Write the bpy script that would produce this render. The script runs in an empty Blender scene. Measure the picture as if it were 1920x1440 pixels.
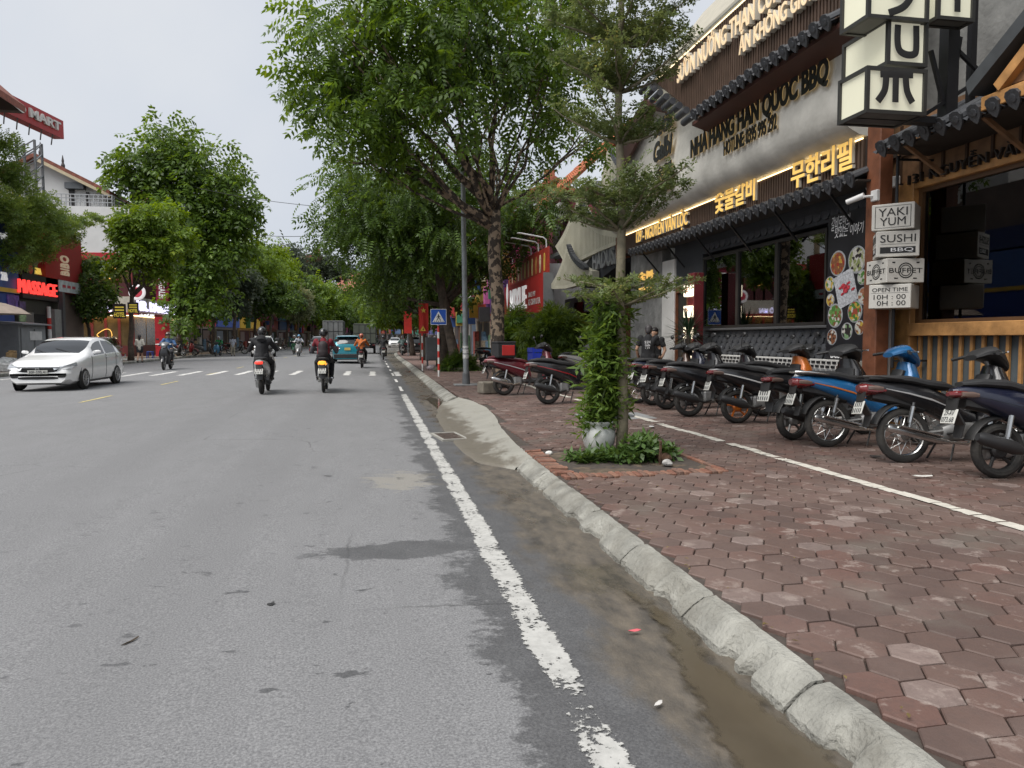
import bpy, math, random
import numpy as np
from mathutils import Vector, Matrix, noise as mnoise
R = math.radians
rnd = random.Random(7)
sc = bpy.context.scene
COL = sc.collection
# ------------------------------------------------------------------ camera
FPX, CX, CY = 1380.0, 960.0, 720.0            # focal length and centre in photo pixels (1920 wide)
VPX, VPY, HSL = 698.0, 635.0, -0.004          # where the street vanishes; slope of the horizon
_v = np.array([(VPX-CX)/FPX, (VPY-CY)/FPX, 1.0]); _h = np.array([1, HSL, 0.0])
_Y = _v/np.linalg.norm(_v); _Z = np.cross(_h, _v); _Z /= np.linalg.norm(_Z)
if _Z[1] > 0: _Z = -_Z
_X = np.cross(_Y, _Z)
RW = np.array([_X, _Y, _Z])                    # camera (right, down, forward) -> world
EYE = np.array([0, 0, 1.5])
cam = bpy.data.cameras.new('camera'); camo = bpy.data.objects.new('camera', cam); COL.objects.link(camo)
_m = np.stack([RW[:, 0], -RW[:, 1], -RW[:, 2]], axis=1)
camo.matrix_world = Matrix([[*_m[0], 0], [*_m[1], 0], [*_m[2], 1.5], [0, 0, 0, 1]])
cam.sensor_width = 36; cam.lens = FPX/1920*36; cam.clip_start = .05; cam.clip_end = 3000
sc.camera = camo
# ------------------------------------------------------------------ sky, sun, exposure
SUN_EL, SUN_AZ = 58, 238                       # degrees; azimuth clockwise from +Y
W = bpy.data.worlds.new('World'); sc.world = W; W.use_nodes = True
nt = W.node_tree; bg = nt.nodes['Background']
sky = nt.nodes.new('ShaderNodeTexSky'); sky.sky_type = 'NISHITA'; sky.sun_disc = False
sky.sun_elevation = R(SUN_EL); sky.sun_rotation = R(SUN_AZ); sky.air_density = 1.0; sky.dust_density = 5.0; sky.ozone_density = 1.0
tc = nt.nodes.new('ShaderNodeTexCoord'); nz = nt.nodes.new('ShaderNodeTexNoise'); nz.inputs['Scale'].default_value = 2.2; nz.inputs['Detail'].default_value = 5
rp = nt.nodes.new('ShaderNodeValToRGB'); rp.color_ramp.elements[0].position = .3; rp.color_ramp.elements[1].position = .72
rp.color_ramp.elements[0].color = (5.0, 5.4, 6.1, 1); rp.color_ramp.elements[1].color = (6.2, 6.35, 6.6, 1)
mx = nt.nodes.new('ShaderNodeMix'); mx.data_type = 'RGBA'; mx.inputs[0].default_value = .9   # a closed cloud layer over the clear sky
nt.links.new(tc.outputs['Generated'], nz.inputs['Vector']); nt.links.new(nz.outputs[0], rp.inputs[0])
nt.links.new(sky.outputs[0], mx.inputs[6]); nt.links.new(rp.outputs[0], mx.inputs[7]); nt.links.new(mx.outputs[2], bg.inputs[0])
bg.inputs[1].default_value = .049
sl = bpy.data.lights.new('sun', 'SUN'); sl.energy = 1.5; sl.angle = R(50); sl.color = (1, .97, .93)
so = bpy.data.objects.new('sun', sl); COL.objects.link(so)
_d = Vector((math.sin(R(SUN_AZ))*math.cos(R(SUN_EL)), math.cos(R(SUN_AZ))*math.cos(R(SUN_EL)), math.sin(R(SUN_EL))))
so.rotation_euler = _d.to_track_quat('Z', 'Y').to_euler(); so.location = (0, -10, 40)
vs = sc.view_settings; vs.view_transform = 'Standard'; vs.look = 'None'; vs.exposure = 1.42; vs.gamma = 1; vs.use_curve_mapping = False
cy = sc.cycles; cy.use_denoising = True; cy.max_bounces = 6; cy.diffuse_bounces = 3; cy.glossy_bounces = 3; cy.transmission_bounces = 4; cy.transparent_max_bounces = 8
cy.caustics_reflective = False; cy.caustics_refractive = False; cy.sample_clamp_indirect = 6
try: cy.denoiser = 'OPENIMAGEDENOISE'
except Exception: pass

# ------------------------------------------------------------------ helpers
def at(px, py, X=None, Y=None, Z=None):
    """the point of the place seen at a photo pixel, on the plane X, Y or Z = given"""
    d = RW @ np.array([(px-CX)/FPX, (py-CY)/FPX, 1.0])
    t = X/d[0] if X is not None else Y/d[1] if Y is not None else (Z-1.5)/d[2]
    p = EYE + d*t
    return Vector((float(p[0]), float(p[1]), float(p[2])))
def road_z(x): return .13*max(0, 1-((x+7)/7.8)**2) if -14.8 < x < .8 else 0.0

def bend(y): return max(0.0, y-55)**2/1150      # beyond the crossing the street swings to the right
def bend_a(y): return -math.atan(max(0.0, y-55)/575)
MATS = {}
def mat(name, col, rough=.6, metal=0., var=.12, scale=4., bump=0., bscale=None, emit=0., ecol=None, spec=.5, coat=0., dirt=0., dirtcol=(.08, .07, .055), rv=.15, detail=4, trans=0.):
    """procedural material: base colour broken up by noise, roughness variation, fine relief, dirt"""
    if name in MATS: return MATS[name]
    m = bpy.data.materials.new(name); m.use_nodes = True; N = m.node_tree.nodes; L = m.node_tree.links; b = N['Principled BSDF']
    tc = N.new('ShaderNodeTexCoord'); nz = N.new('ShaderNodeTexNoise'); nz.inputs['Scale'].default_value = scale; nz.inputs['Detail'].default_value = detail
    L.new(tc.outputs['Object'], nz.inputs['Vector'])
    r = N.new('ShaderNodeValToRGB'); r.color_ramp.elements[0].position = .3; r.color_ramp.elements[1].position = .7
    c0 = tuple(max(0, c*(1-var)) for c in col); c1 = tuple(min(1, c*(1+var)) for c in col)
    r.color_ramp.elements[0].color = (*c0, 1); r.color_ramp.elements[1].color = (*c1, 1)
    L.new(nz.outputs[0], r.inputs[0]); out = r.outputs[0]
    if dirt:
        n2 = N.new('ShaderNodeTexNoise'); n2.inputs['Scale'].default_value = scale*.37; n2.inputs['Detail'].default_value = 8; n2.inputs['Roughness'].default_value = .7
        L.new(tc.outputs['Object'], n2.inputs['Vector'])
        r2 = N.new('ShaderNodeValToRGB'); r2.color_ramp.elements[0].position = .45; r2.color_ramp.elements[1].position = .75
        r2.color_ramp.elements[0].color = (0, 0, 0, 1); r2.color_ramp.elements[1].color = (dirt, dirt, dirt, 1); L.new(n2.outputs[0], r2.inputs[0])
        mx = N.new('ShaderNodeMix'); mx.data_type = 'RGBA'; L.new(r2.outputs[0], mx.inputs[0]); L.new(out, mx.inputs[6]); mx.inputs[7].default_value = (*dirtcol, 1); out = mx.outputs[2]
    L.new(out, b.inputs['Base Color'])
    mr = N.new('ShaderNodeMapRange'); L.new(nz.outputs[0], mr.inputs[0]); mr.inputs[3].default_value = max(.02, rough-rv*rough); mr.inputs[4].default_value = min(1, rough+rv*rough); L.new(mr.outputs[0], b.inputs['Roughness'])
    b.inputs['Metallic'].default_value = metal; b.inputs['Specular IOR Level'].default_value = spec; b.inputs['Coat Weight'].default_value = coat; b.inputs['Coat Roughness'].default_value = .06
    if emit:
        b.inputs['Emission Color'].default_value = (*(ecol or col), 1); b.inputs['Emission Strength'].default_value = emit
    if bump:
        n3 = N.new('ShaderNodeTexNoise'); n3.inputs['Scale'].default_value = bscale or scale*6; n3.inputs['Detail'].default_value = 6; L.new(tc.outputs['Object'], n3.inputs['Vector'])
        bp = N.new('ShaderNodeBump'); bp.inputs['Strength'].default_value = bump; bp.inputs['Distance'].default_value = .02; L.new(n3.outputs[0], bp.inputs['Height']); L.new(bp.outputs[0], b.inputs['Normal'])
    MATS[name] = m; return m
def glass_mat(name, tint=(.35, .38, .38), refl=.16, base=None):
    if name in MATS: return MATS[name]
    m = bpy.data.materials.new(name); m.use_nodes = True; N = m.node_tree.nodes; L = m.node_tree.links; N.remove(N['Principled BSDF'])
    t = N.new('ShaderNodeBsdfTransparent'); t.inputs[0].default_value = (*tint, 1); g = N.new('ShaderNodeBsdfGlossy'); g.inputs['Roughness'].default_value = .015
    fr = N.new('ShaderNodeFresnel'); fr.inputs[0].default_value = 1.5; ad = N.new('ShaderNodeMath'); ad.operation = 'ADD'; ad.inputs[1].default_value = refl-.04; ad.use_clamp = True
    nz = N.new('ShaderNodeTexNoise'); nz.inputs['Scale'].default_value = 1.5; bp = N.new('ShaderNodeBump'); bp.inputs['Strength'].default_value = .02; bp.inputs['Distance'].default_value = .02
    L.new(nz.outputs[0], bp.inputs['Height']); L.new(bp.outputs[0], g.inputs['Normal'])
    L.new(fr.outputs[0], ad.inputs[0]); mx = N.new('ShaderNodeMixShader'); L.new(ad.outputs[0], mx.inputs[0]); L.new(t.outputs[0], mx.inputs[1]); L.new(g.outputs[0], mx.inputs[2])
    L.new(mx.outputs[0], N['Material Output'].inputs[0]); MATS[name] = m; return m
def leaf_mat(name, col, col2, trans=.42, rough=.45):
    if name in MATS: return MATS[name]
    m = bpy.data.materials.new(name); m.use_nodes = True; N = m.node_tree.nodes; L = m.node_tree.links; b = N['Principled BSDF']
    g = N.new('ShaderNodeNewGeometry'); tc = N.new('ShaderNodeTexCoord'); nz = N.new('ShaderNodeTexNoise'); nz.inputs['Scale'].default_value = .55; nz.inputs['Detail'].default_value = 3
    L.new(tc.outputs['Object'], nz.inputs['Vector'])
    a = N.new('ShaderNodeMath'); a.operation = 'MULTIPLY_ADD'; a.inputs[1].default_value = .55; L.new(g.outputs['Random Per Island'], a.inputs[0])
    s = N.new('ShaderNodeMapRange'); s.inputs[1].default_value = .3; s.inputs[2].default_value = .7; s.inputs[3].default_value = 0; s.inputs[4].default_value = .45; L.new(nz.outputs[0], s.inputs[0]); L.new(s.outputs[0], a.inputs[2])
    r = N.new('ShaderNodeValToRGB'); e = r.color_ramp.elements; e[0].color = (*col, 1); e[0].position = .15; e[1].color = (*col2, 1); e[1].position = .85
    k = e.new(.97); k.color = (col2[0]*1.5, col2[1]*1.15, col2[2]*.9, 1); L.new(a.outputs[0], r.inputs[0])
    L.new(r.outputs[0], b.inputs['Base Color']); b.inputs['Roughness'].default_value = rough; b.inputs['Specular IOR Level'].default_value = .45
    t = N.new('ShaderNodeBsdfTranslucent'); hs = N.new('ShaderNodeHueSaturation'); hs.inputs['Hue'].default_value = .475; hs.inputs['Saturation'].default_value = 1.1; hs.inputs['Value'].default_value = 1.7
    L.new(r.outputs[0], hs.inputs['Color']); L.new(hs.outputs[0], t.inputs[0])
    mx = N.new('ShaderNodeMixShader'); mx.inputs[0].default_value = trans; L.new(b.outputs[0], mx.inputs[1]); L.new(t.outputs[0], mx.inputs[2]); L.new(mx.outputs[0], N['Material Output'].inputs[0])
    MATS[name] = m; return m

class MB:
    """collects geometry; build() links it as one mesh object"""
    def __init__(s): s.v = []; s.f = []
    def add(s, vs, fs, M=None):
        o = len(s.v)
        s.v += [tuple(M @ Vector(p)) for p in vs] if M is not None else [tuple(p) for p in vs]
        s.f += [tuple(i+o for i in f) for f in fs]; return s
    def box(s, a, b, ch=0., M=None):
        x0, y0, z0 = [min(a[i], b[i]) for i in range(3)]; x1, y1, z1 = [max(a[i], b[i]) for i in range(3)]
        if ch <= 0:
            vs = [(x0, y0, z0), (x1, y0, z0), (x1, y1, z0), (x0, y1, z0), (x0, y0, z1), (x1, y0, z1), (x1, y1, z1), (x0, y1, z1)]
            return s.add(vs, [(0, 3, 2, 1), (4, 5, 6, 7), (0, 1, 5, 4), (1, 2, 6, 5), (2, 3, 7, 6), (3, 0, 4, 7)], M)
        c = min(ch, (x1-x0)*.45, (y1-y0)*.45, (z1-z0)*.45); vs = []; fs = []
        def ring(z, i): return [(x0+i+ (c-i if i < c else 0)*0, y0, z)]
        def R8(z, k): # octagon ring inset k
            return [(x0+k+c, y0+k, z), (x1-k-c, y0+k, z), (x1-k, y0+k+c, z), (x1-k, y1-k-c, z), (x1-k-c, y1-k, z), (x0+k+c, y1-k, z), (x0+k, y1-k-c, z), (x0+k, y0+k+c, z)]
        def R8i(z):
            return [(x0+c, y0+c, z), (x1-c, y0+c, z), (x1-c, y0+c, z), (x1-c, y1-c, z), (x1-c, y1-c, z), (x0+c, y1-c, z), (x0+c, y1-c, z), (x0+c, y0+c, z)]
        vs = [(x0+c, y0+c, z0), (x1-c, y0+c, z0), (x1-c, y1-c, z0), (x0+c, y1-c, z0)] + R8(z0+c, 0) + R8(z1-c, 0) + [(x0+c, y0+c, z1), (x1-c, y0+c, z1), (x1-c, y1-c, z1), (x0+c, y1-c, z1)]
        fs = [(3, 2, 1, 0), (20, 21, 22, 23)]
        for i in range(8): j = (i+1) % 8; fs.append((4+i, 4+j, 12+j, 12+i))
        for q in range(4):
            i = 2*q; p = (i-1) % 8
            fs.append((q, (q+1) % 4, 4+i+1, 4+i)); fs.append((q, 4+i, 4+p))
            fs.append((20+(q+1) % 4, 20+q, 12+i, 12+i+1)); fs.append((20+q, 12+p, 12+i))
        return s.add(vs, fs, M)
    def bar(s, a, b, w, h=None, up=(0, 0, 1)):
        """square bar from a to b"""
        a, b = Vector(a), Vector(b); d = (b-a); ln = d.length; d.normalize(); u = Vector(up)
        if abs(d.dot(u)) > .99: u = Vector((1, 0, 0))
        x = d.cross(u).normalized(); y = x.cross(d); h = h or w
        q = [(-w/2, -h/2), (w/2, -h/2), (w/2, h/2), (-w/2, h/2)]
        return s.add([a+x*i+y*j for i, j in q]+[b+x*i+y*j for i, j in q], [(3, 2, 1, 0), (4, 5, 6, 7)]+[(i, (i+1) % 4, 4+(i+1) % 4, 4+i) for i in range(4)])
    def tube(s, pts, rad, n=8, cap=True, sq=None):
        """round tube through points; rad one number or one per point; sq = (sx, sy) flattening"""
        P = [Vector(p) for p in pts]; k = len(P); rr = [rad]*k if isinstance(rad, (int, float)) else list(rad)
        t0 = (P[1]-P[0]).normalized(); u = Vector((0, 0, 1)) if abs(t0.z) < .9 else Vector((0, 1, 0)); xax = t0.cross(u).normalized(); vs = []
        for i in range(k):
            t = (P[min(i+1, k-1)]-P[max(i-1, 0)]).normalized()
            xax = (xax - t*xax.dot(t)); xax = xax.normalized() if xax.length > 1e-6 else t.orthogonal().normalized()
            y = t.cross(xax); a, b = sq or (1, 1)
            vs += [P[i]+xax*(rr[i]*a*math.cos(2*math.pi*j/n))+y*(rr[i]*b*math.sin(2*math.pi*j/n)) for j in range(n)]
        fs = [(i*n+j, i*n+(j+1) % n, (i+1)*n+(j+1) % n, (i+1)*n+j) for i in range(k-1) for j in range(n)]
        if cap: fs += [tuple(range(n-1, -1, -1)), tuple((k-1)*n+j for j in range(n))]
        return s.add(vs, fs)
    def loft(s, secs, n=12, e=2.6, cap=True, M=None):
        """secs: (centre, half width along y, half height, tilt of the section about y in deg) rings joined along x"""
        vs = []
        for q in secs:
            c, w, h = Vector(q[0]), q[1], q[2]; ti = R(q[3]) if len(q) > 3 else 0
            for j in range(n):
                a = 2*math.pi*(j+.5)/n; ca, sa = math.cos(a), math.sin(a)
                y = w*math.copysign(abs(ca)**(2/e), ca); z = h*math.copysign(abs(sa)**(2/e), sa)
                vs.append(c+Vector((-z*math.sin(ti), y, z*math.cos(ti))))
        k = len(secs)
        fs = [(i*n+j, (i+1)*n+j, (i+1)*n+(j+1) % n, i*n+(j+1) % n) for i in range(k-1) for j in range(n)]
        if cap: fs += [tuple(range(n)), tuple((k-1)*n+j for j in range(n-1, -1, -1))]
        return s.add(vs, fs, M)
    def lathe(s, prof, n=16, M=None, cap=True):
        """prof: (radius, z) turned about z"""
        vs = [(r*math.cos(2*math.pi*j/n), r*math.sin(2*math.pi*j/n), z) for r, z in prof for j in range(n)]; k = len(prof)
        fs = [(i*n+j, i*n+(j+1) % n, (i+1)*n+(j+1) % n, (i+1)*n+j) for i in range(k-1) for j in range(n)]
        if cap: fs += [tuple(range(n-1, -1, -1)), tuple((k-1)*n+j for j in range(n))]
        return s.add(vs, fs, M)
    def prism(s, poly, ax, d0, d1):
        """polygon in the plane across axis ax (0 x: (y,z), 1 y: (x,z), 2 z: (x,y)) extruded from d0 to d1"""
        def P(p, d): return (d, p[0], p[1]) if ax == 0 else (p[0], d, p[1]) if ax == 1 else (p[0], p[1], d)
        n = len(poly); return s.add([P(p, d0) for p in poly]+[P(p, d1) for p in poly], [tuple(range(n-1, -1, -1)), tuple(range(n, 2*n))]+[(i, (i+1) % n, n+(i+1) % n, n+i) for i in range(n)])
    def ball(s, c, r, n=10, M=None):
        rx, ry, rz = (r, r, r) if isinstance(r, (int, float)) else r; vs = []; k = max(4, n//2+1)
        for i in range(1, k):
            a = math.pi*i/k
            vs += [(c[0]+rx*math.sin(a)*math.cos(2*math.pi*j/n), c[1]+ry*math.sin(a)*math.sin(2*math.pi*j/n), c[2]-rz*math.cos(a)) for j in range(n)]
        b = len(vs); vs += [(c[0], c[1], c[2]-rz), (c[0], c[1], c[2]+rz)]
        fs = [(i*n+j, i*n+(j+1) % n, (i+1)*n+(j+1) % n, (i+1)*n+j) for i in range(k-2) for j in range(n)]
        fs += [(b, (j+1) % n, j) for j in range(n)]+[(b+1, (k-2)*n+j, (k-2)*n+(j+1) % n) for j in range(n)]
        return s.add(vs, fs, M)
    def mesh(s, name, m=None, smooth=False):
        me = bpy.data.meshes.new(name); me.from_pydata([tuple(p) for p in s.v], [], s.f); me.update()
        if m is not None: me.materials.append(m)
        if smooth:
            me.polygons.foreach_set('use_smooth', [True]*len(me.polygons))
            if smooth != 'all': me.set_sharp_from_angle(angle=R(40 if smooth is True else smooth))
        return me
    def build(s, name, m, parent=None, smooth=False, loc=None, rot=None, kind=None):
        o = bpy.data.objects.new(name, s.mesh(name, m, smooth)); return link(o, parent, loc, rot, kind)
WORLDP = {}
def link(o, parent=None, loc=None, rot=None, kind=None):
    COL.objects.link(o); o.parent = parent
    if parent is not None and parent.name in WORLDP: o.matrix_parent_inverse = WORLDP[parent.name]
    if loc is not None: o.location = loc
    if rot is not None: o.rotation_euler = rot
    if kind: o['kind'] = kind
    return o
def tag(o, label, cat, group=None):
    o['label'] = label; o['category'] = cat
    if group: o['group'] = group
    return o
def thing(name, label, cat, loc=(0, 0, 0), rz=0, group=None):
    o = bpy.data.objects.new(name, None); link(o, None, loc, (0, 0, rz)); o.empty_display_size = .2
    return tag(o, label, cat, group)
def site(name, label, cat, loc, group=None):
    """a thing whose parts are written in street coordinates"""
    o = thing(name, label, cat, loc, 0, group); WORLDP[o.name] = Matrix.Translation(-Vector(loc)); return o
def inst(name, me, parent, loc, rot=None, scale=None, m=None):
    """another object on shared mesh data"""
    o = bpy.data.objects.new(name, me); link(o, parent, loc, rot)
    if scale is not None: o.scale = scale
    if m is not None: o.material_slots[0].link = 'OBJECT'; o.material_slots[0].material = m
    return o
def bxo(name, a, b, m, parent, ch=0., M=None, smooth=False): return MB().box(a, b, ch, M).build(name, m, parent, smooth)

_tx = {}
def text_geo(s, off=.02, ext=.05, spacing=1.0, shear=0.):
    k = (s, off, ext, spacing, shear)
    if k in _tx: return _tx[k]
    c = bpy.data.curves.new('t', 'FONT'); c.body = s; c.extrude = ext; c.offset = off; c.resolution_u = 3; c.space_character = spacing; c.shear = shear
    o = bpy.data.objects.new('t', c); COL.objects.link(o); d = bpy.context.evaluated_depsgraph_get(); d.update()
    me = bpy.data.meshes.new_from_object(o.evaluated_get(d)); vs = np.array([v.co[:] for v in me.vertices]); fs = [tuple(p.vertices) for p in me.polygons]
    bpy.data.objects.remove(o); bpy.data.curves.remove(c); bpy.data.meshes.remove(me); _tx[k] = (vs, fs); return vs, fs
def text_on(name, s, o, ux, uy, w, h, depth, m, parent, off=.02, gap=.003, spacing=1.0, shear=0.):
    """raised letters filling the rectangle from corner o, w along ux and h along uy, standing depth proud of the plane"""
    vs, fs = text_geo(s, off, .05, spacing, shear); ux, uy, o = Vector(ux).normalized(), Vector(uy).normalized(), Vector(o); n = ux.cross(uy)
    a, b = vs.min(0), vs.max(0); mb = MB()
    mb.add([o+ux*((p[0]-a[0])/(b[0]-a[0])*w)+uy*((p[1]-a[1])/(b[1]-a[1])*h)+n*(gap+(p[2]-a[2])/(b[2]-a[2])*depth) for p in vs], fs)
    return mb.build(name, m, parent)
# ------------------------------------------------------------------ ground, road, pavements
class NX:
    """tiny node-expression helper"""
    def __init__(s, m): s.N = m.node_tree.nodes; s.L = m.node_tree.links
    def put(s, i, a):
        if hasattr(a, 'is_output'): s.L.new(a, i)
        else: i.default_value = a
    def m(s, op, a, b=0., c=None, clamp=False):
        n = s.N.new('ShaderNodeMath'); n.operation = op; n.use_clamp = clamp; s.put(n.inputs[0], a); s.put(n.inputs[1], b)
        if c is not None: s.put(n.inputs[2], c)
        return n.outputs[0]
    def step(s, a, lo, hi):
        n = s.N.new('ShaderNodeMapRange'); n.interpolation_type = 'SMOOTHSTEP'; s.put(n.inputs[0], a); n.inputs[1].default_value = lo; n.inputs[2].default_value = hi; return n.outputs[0]
    def noise(s, vec, scale, detail=4, rough=.5, st=(1, 1, 1)):
        if st != (1, 1, 1):
            mp = s.N.new('ShaderNodeMapping'); mp.inputs['Scale'].default_value = st; s.L.new(vec, mp.inputs[0]); vec = mp.outputs[0]
        n = s.N.new('ShaderNodeTexNoise'); n.inputs['Scale'].default_value = scale; n.inputs['Detail'].default_value = detail; n.inputs['Roughness'].default_value = rough; s.L.new(vec, n.inputs['Vector']); return n.outputs[0]
    def mix(s, f, a, b):
        n = s.N.new('ShaderNodeMix'); n.data_type = 'RGBA'; s.put(n.inputs[0], f)
        for i, q in ((6, a), (7, b)):
            if hasattr(q, 'is_output'): s.L.new(q, n.inputs[i])
            else: n.inputs[i].default_value = (*q, 1)
        return n.outputs[2]
def new_mat(name):
    m = bpy.data.materials.new(name); m.use_nodes = True; MATS[name] = m; return m, NX(m), m.node_tree.nodes['Principled BSDF']

def road_material():
    m, e, b = new_mat('asphalt'); tc = e.N.new('ShaderNodeTexCoord'); P = tc.outputs['Object']; sp = e.N.new('ShaderNodeSeparateXYZ'); e.L.new(P, sp.inputs[0]); x, y = sp.outputs[0], sp.outputs[1]
    fine = e.noise(P, 95, 3, .7); mid = e.noise(P, 3.2, 6, .6, (1, .35, 1)); big = e.noise(P, .35, 3)
    vo = e.N.new('ShaderNodeTexVoronoi'); vo.inputs['Scale'].default_value = 120; e.L.new(P, vo.inputs['Vector'])
    r = e.N.new('ShaderNodeValToRGB'); el = r.color_ramp.elements; el[0].position = .3; el[0].color = (.098, .098, .101, 1); el[1].position = .72; el[1].color = (.265, .265, .265, 1)
    k = el.new(.5); k.color = (.172, .172, .175, 1); e.L.new(fine, r.inputs[0])
    tone = e.m('MULTIPLY_ADD', mid, .30, .80); tone = e.m('MULTIPLY_ADD', big, .16, tone)
    mul = e.N.new('ShaderNodeMix'); mul.data_type = 'RGBA'; mul.blend_type = 'MULTIPLY'; mul.inputs[0].default_value = 1; e.L.new(r.outputs[0], mul.inputs[6]); e.L.new(tone, mul.inputs[7]); dry = mul.outputs[2]
    # light stones
    wh_ = e.m('ADD', e.m('POWER', e.m('DIVIDE', e.m('SUBTRACT', e.m('ABSOLUTE', e.m('ADD', x, 2.0)), .8), .35), 2), 0.0); dry = e.mix(e.m('MULTIPLY', e.step(wh_, 1.5, .0), e.m('MULTIPLY', mid, .35)), dry, (.12, .12, .122))
    ck_ = e.N.new('ShaderNodeTexVoronoi'); ck_.feature = 'DISTANCE_TO_EDGE'; ck_.inputs['Scale'].default_value = .42; wv = e.N.new('ShaderNodeMixRGB'); wv.blend_type = 'ADD'; wv.inputs[0].default_value = .35; e.L.new(P, wv.inputs[1]); e.L.new(e.noise(P, 3, 6, .7), wv.inputs[2]); e.L.new(wv.outputs[0], ck_.inputs['Vector']); dry = e.mix(e.m('MULTIPLY', e.step(ck_.outputs['Distance'], .006, .0), e.m('MULTIPLY', e.step(big, .5, .6), .55)), dry, (.05, .05, .05))
    dry = e.mix(e.m('MULTIPLY', e.step(vo.outputs['Distance'], .16, .05), .18), dry, (.50, .49, .46))
    # pale cement stains beside the edge line
    d1 = e.m('POWER', e.m('DIVIDE', e.m('SUBTRACT', x, .30), .38), 2); d2 = e.m('POWER', e.m('DIVIDE', e.m('SUBTRACT', y, 7.75), .5), 2); cem = e.m('ADD', d1, d2)
    cem = e.step(e.m('SUBTRACT', e.m('ADD', 1.25, e.m('MULTIPLY', e.m('SUBTRACT', e.noise(P, 4.5, 10, .75, (.6, 1.4, 1)), .5), 7.5)), cem), .2, .6)
    dry = e.mix(e.m('MULTIPLY', cem, .42), dry, (.30, .275, .22))
    # wet band along the gutter, with ragged tongues
    n1 = e.noise(P, 1.7, 10, .66, (1, .75, 1)); n2 = e.noise(P, 13, 10, .76, (.8, 1.3, 1))
    g = e.m('ADD', e.m('SUBTRACT', x, .50), e.m('MULTIPLY', e.m('SUBTRACT', n1, .5), 1.15)); g = e.m('ADD', g, e.m('MULTIPLY', e.m('SUBTRACT', n2, .5), .75))
    t = e.m('POWER', e.m('DIVIDE', e.m('SUBTRACT', y, e.m('MULTIPLY_ADD', x, .12, 5.12)), .15), 2)          # one long tongue across the lane
    tong = e.m('SUBTRACT', e.m('SUBTRACT', .62, e.m('MULTIPLY', e.m('ABSOLUTE', e.m('SUBTRACT', x, .25)), .95)), e.m('MULTIPLY', t, .25))
    g = e.m('MAXIMUM', g, e.m('ADD', tong, e.m('ADD', e.m('MULTIPLY', e.m('SUBTRACT', n2, .5), 1.3), e.m('MULTIPLY', e.m('SUBTRACT', n1, .5), 1.2))))
    drop = e.step(e.noise(P, 6.5, 5, .62, (.8, 1.5, 1)), .645, .675); drop = e.m('MULTIPLY', drop, e.step(x, -4.5, .2))
    wet = e.m('MAXIMUM', e.m('MULTIPLY', e.step(g, -.05, .10), e.m('MULTIPLY_ADD', e.noise(P, 4, 6, .7), .8, .5, True)), drop); 
    dark = e.mix(.80, dry, (.022, .022, .024)); col = e.mix(e.m('MULTIPLY', wet, .8), dry, dark)
    # mud and silt in the gutter
    mud = e.step(e.m('ADD', e.m('SUBTRACT', x, 1.02), e.m('MULTIPLY', e.m('SUBTRACT', e.noise(P, 2.4, 8, .62, (1.2, .6, 1)), .5), .8)), -.05, .22)
    mudc = e.N.new('ShaderNodeValToRGB'); mudc.color_ramp.elements[0].color = (.050, .043, .034, 1); mudc.color_ramp.elements[1].color = (.165, .135, .098, 1); mudc.color_ramp.elements[0].position = .35; mudc.color_ramp.elements[1].position = .68
    e.L.new(e.noise(P, 7, 8, .7, (1, .45, 1)), mudc.inputs[0]); col = e.mix(e.m('MULTIPLY', mud, .8), col, mudc.outputs[0])
    e.L.new(col, b.inputs['Base Color'])
    film = e.m('MULTIPLY', e.step(e.noise(P, 2.1, 5, .5, (1, .5, 1)), .5, .62), mud)                         # standing film of water
    ro = e.m('MULTIPLY_ADD', wet, -.22, .82); ro = e.m('SUBTRACT', ro, e.m('MULTIPLY', film, .38)); e.L.new(ro, b.inputs['Roughness'])
    bp = e.N.new('ShaderNodeBump'); bp.inputs['Strength'].default_value = .55; bp.inputs['Distance'].default_value = .006; hgt = e.m('ADD', fine, e.m('MULTIPLY', e.noise(P, 18, 6, .6), e.m('MULTIPLY', mud, 2.2)))
    e.L.new(e.m('MULTIPLY', hgt, e.m('SUBTRACT', 1, e.m('MULTIPLY', film, .8))), bp.inputs['Height']); e.L.new(bp.outputs[0], b.inputs['Normal'])
    return m
def paint_material(name, col, wear, fade_near=False):
    """road paint worn through to nothing along its edges"""
    m, e, b = new_mat(name); tc = e.N.new('ShaderNodeTexCoord'); P = tc.outputs['Object']; sp = e.N.new('ShaderNodeSeparateXYZ'); e.L.new(P, sp.inputs[0])
    n1 = e.noise(P, 26, 8, .72); n2 = e.noise(P, 2.5, 4)
    at_ = e.N.new('ShaderNodeAttribute'); at_.attribute_name = 'edge'; ed = at_.outputs['Fac']
    a = e.m('ADD', e.m('MULTIPLY', e.m('SUBTRACT', n1, .5), 1.5), e.m('MULTIPLY', e.m('SUBTRACT', n2, .5), 1.1)); a = e.m('ADD', a, e.m('MULTIPLY_ADD', ed, 1.0, -wear))
    if fade_near: a = e.m('SUBTRACT', a, e.m('MULTIPLY', e.m('MULTIPLY', e.step(sp.outputs[1], 3.1, 2.8), e.step(sp.outputs[1], 2.5, 2.7)), .28))
    al = e.step(a, 0, .1)
    r = e.N.new('ShaderNodeValToRGB'); r.color_ramp.elements[0].color = (*[c*.72 for c in col], 1); r.color_ramp.elements[1].color = (*col, 1); r.color_ramp.elements[0].position = .3; r.color_ramp.elements[1].position = .6
    e.L.new(e.noise(P, 11, 8, .7), r.inputs[0]); e.L.new(r.outputs[0], b.inputs['Base Color']); b.inputs['Roughness'].default_value = .7; e.L.new(al, b.inputs['Alpha'])
    return m
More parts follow.
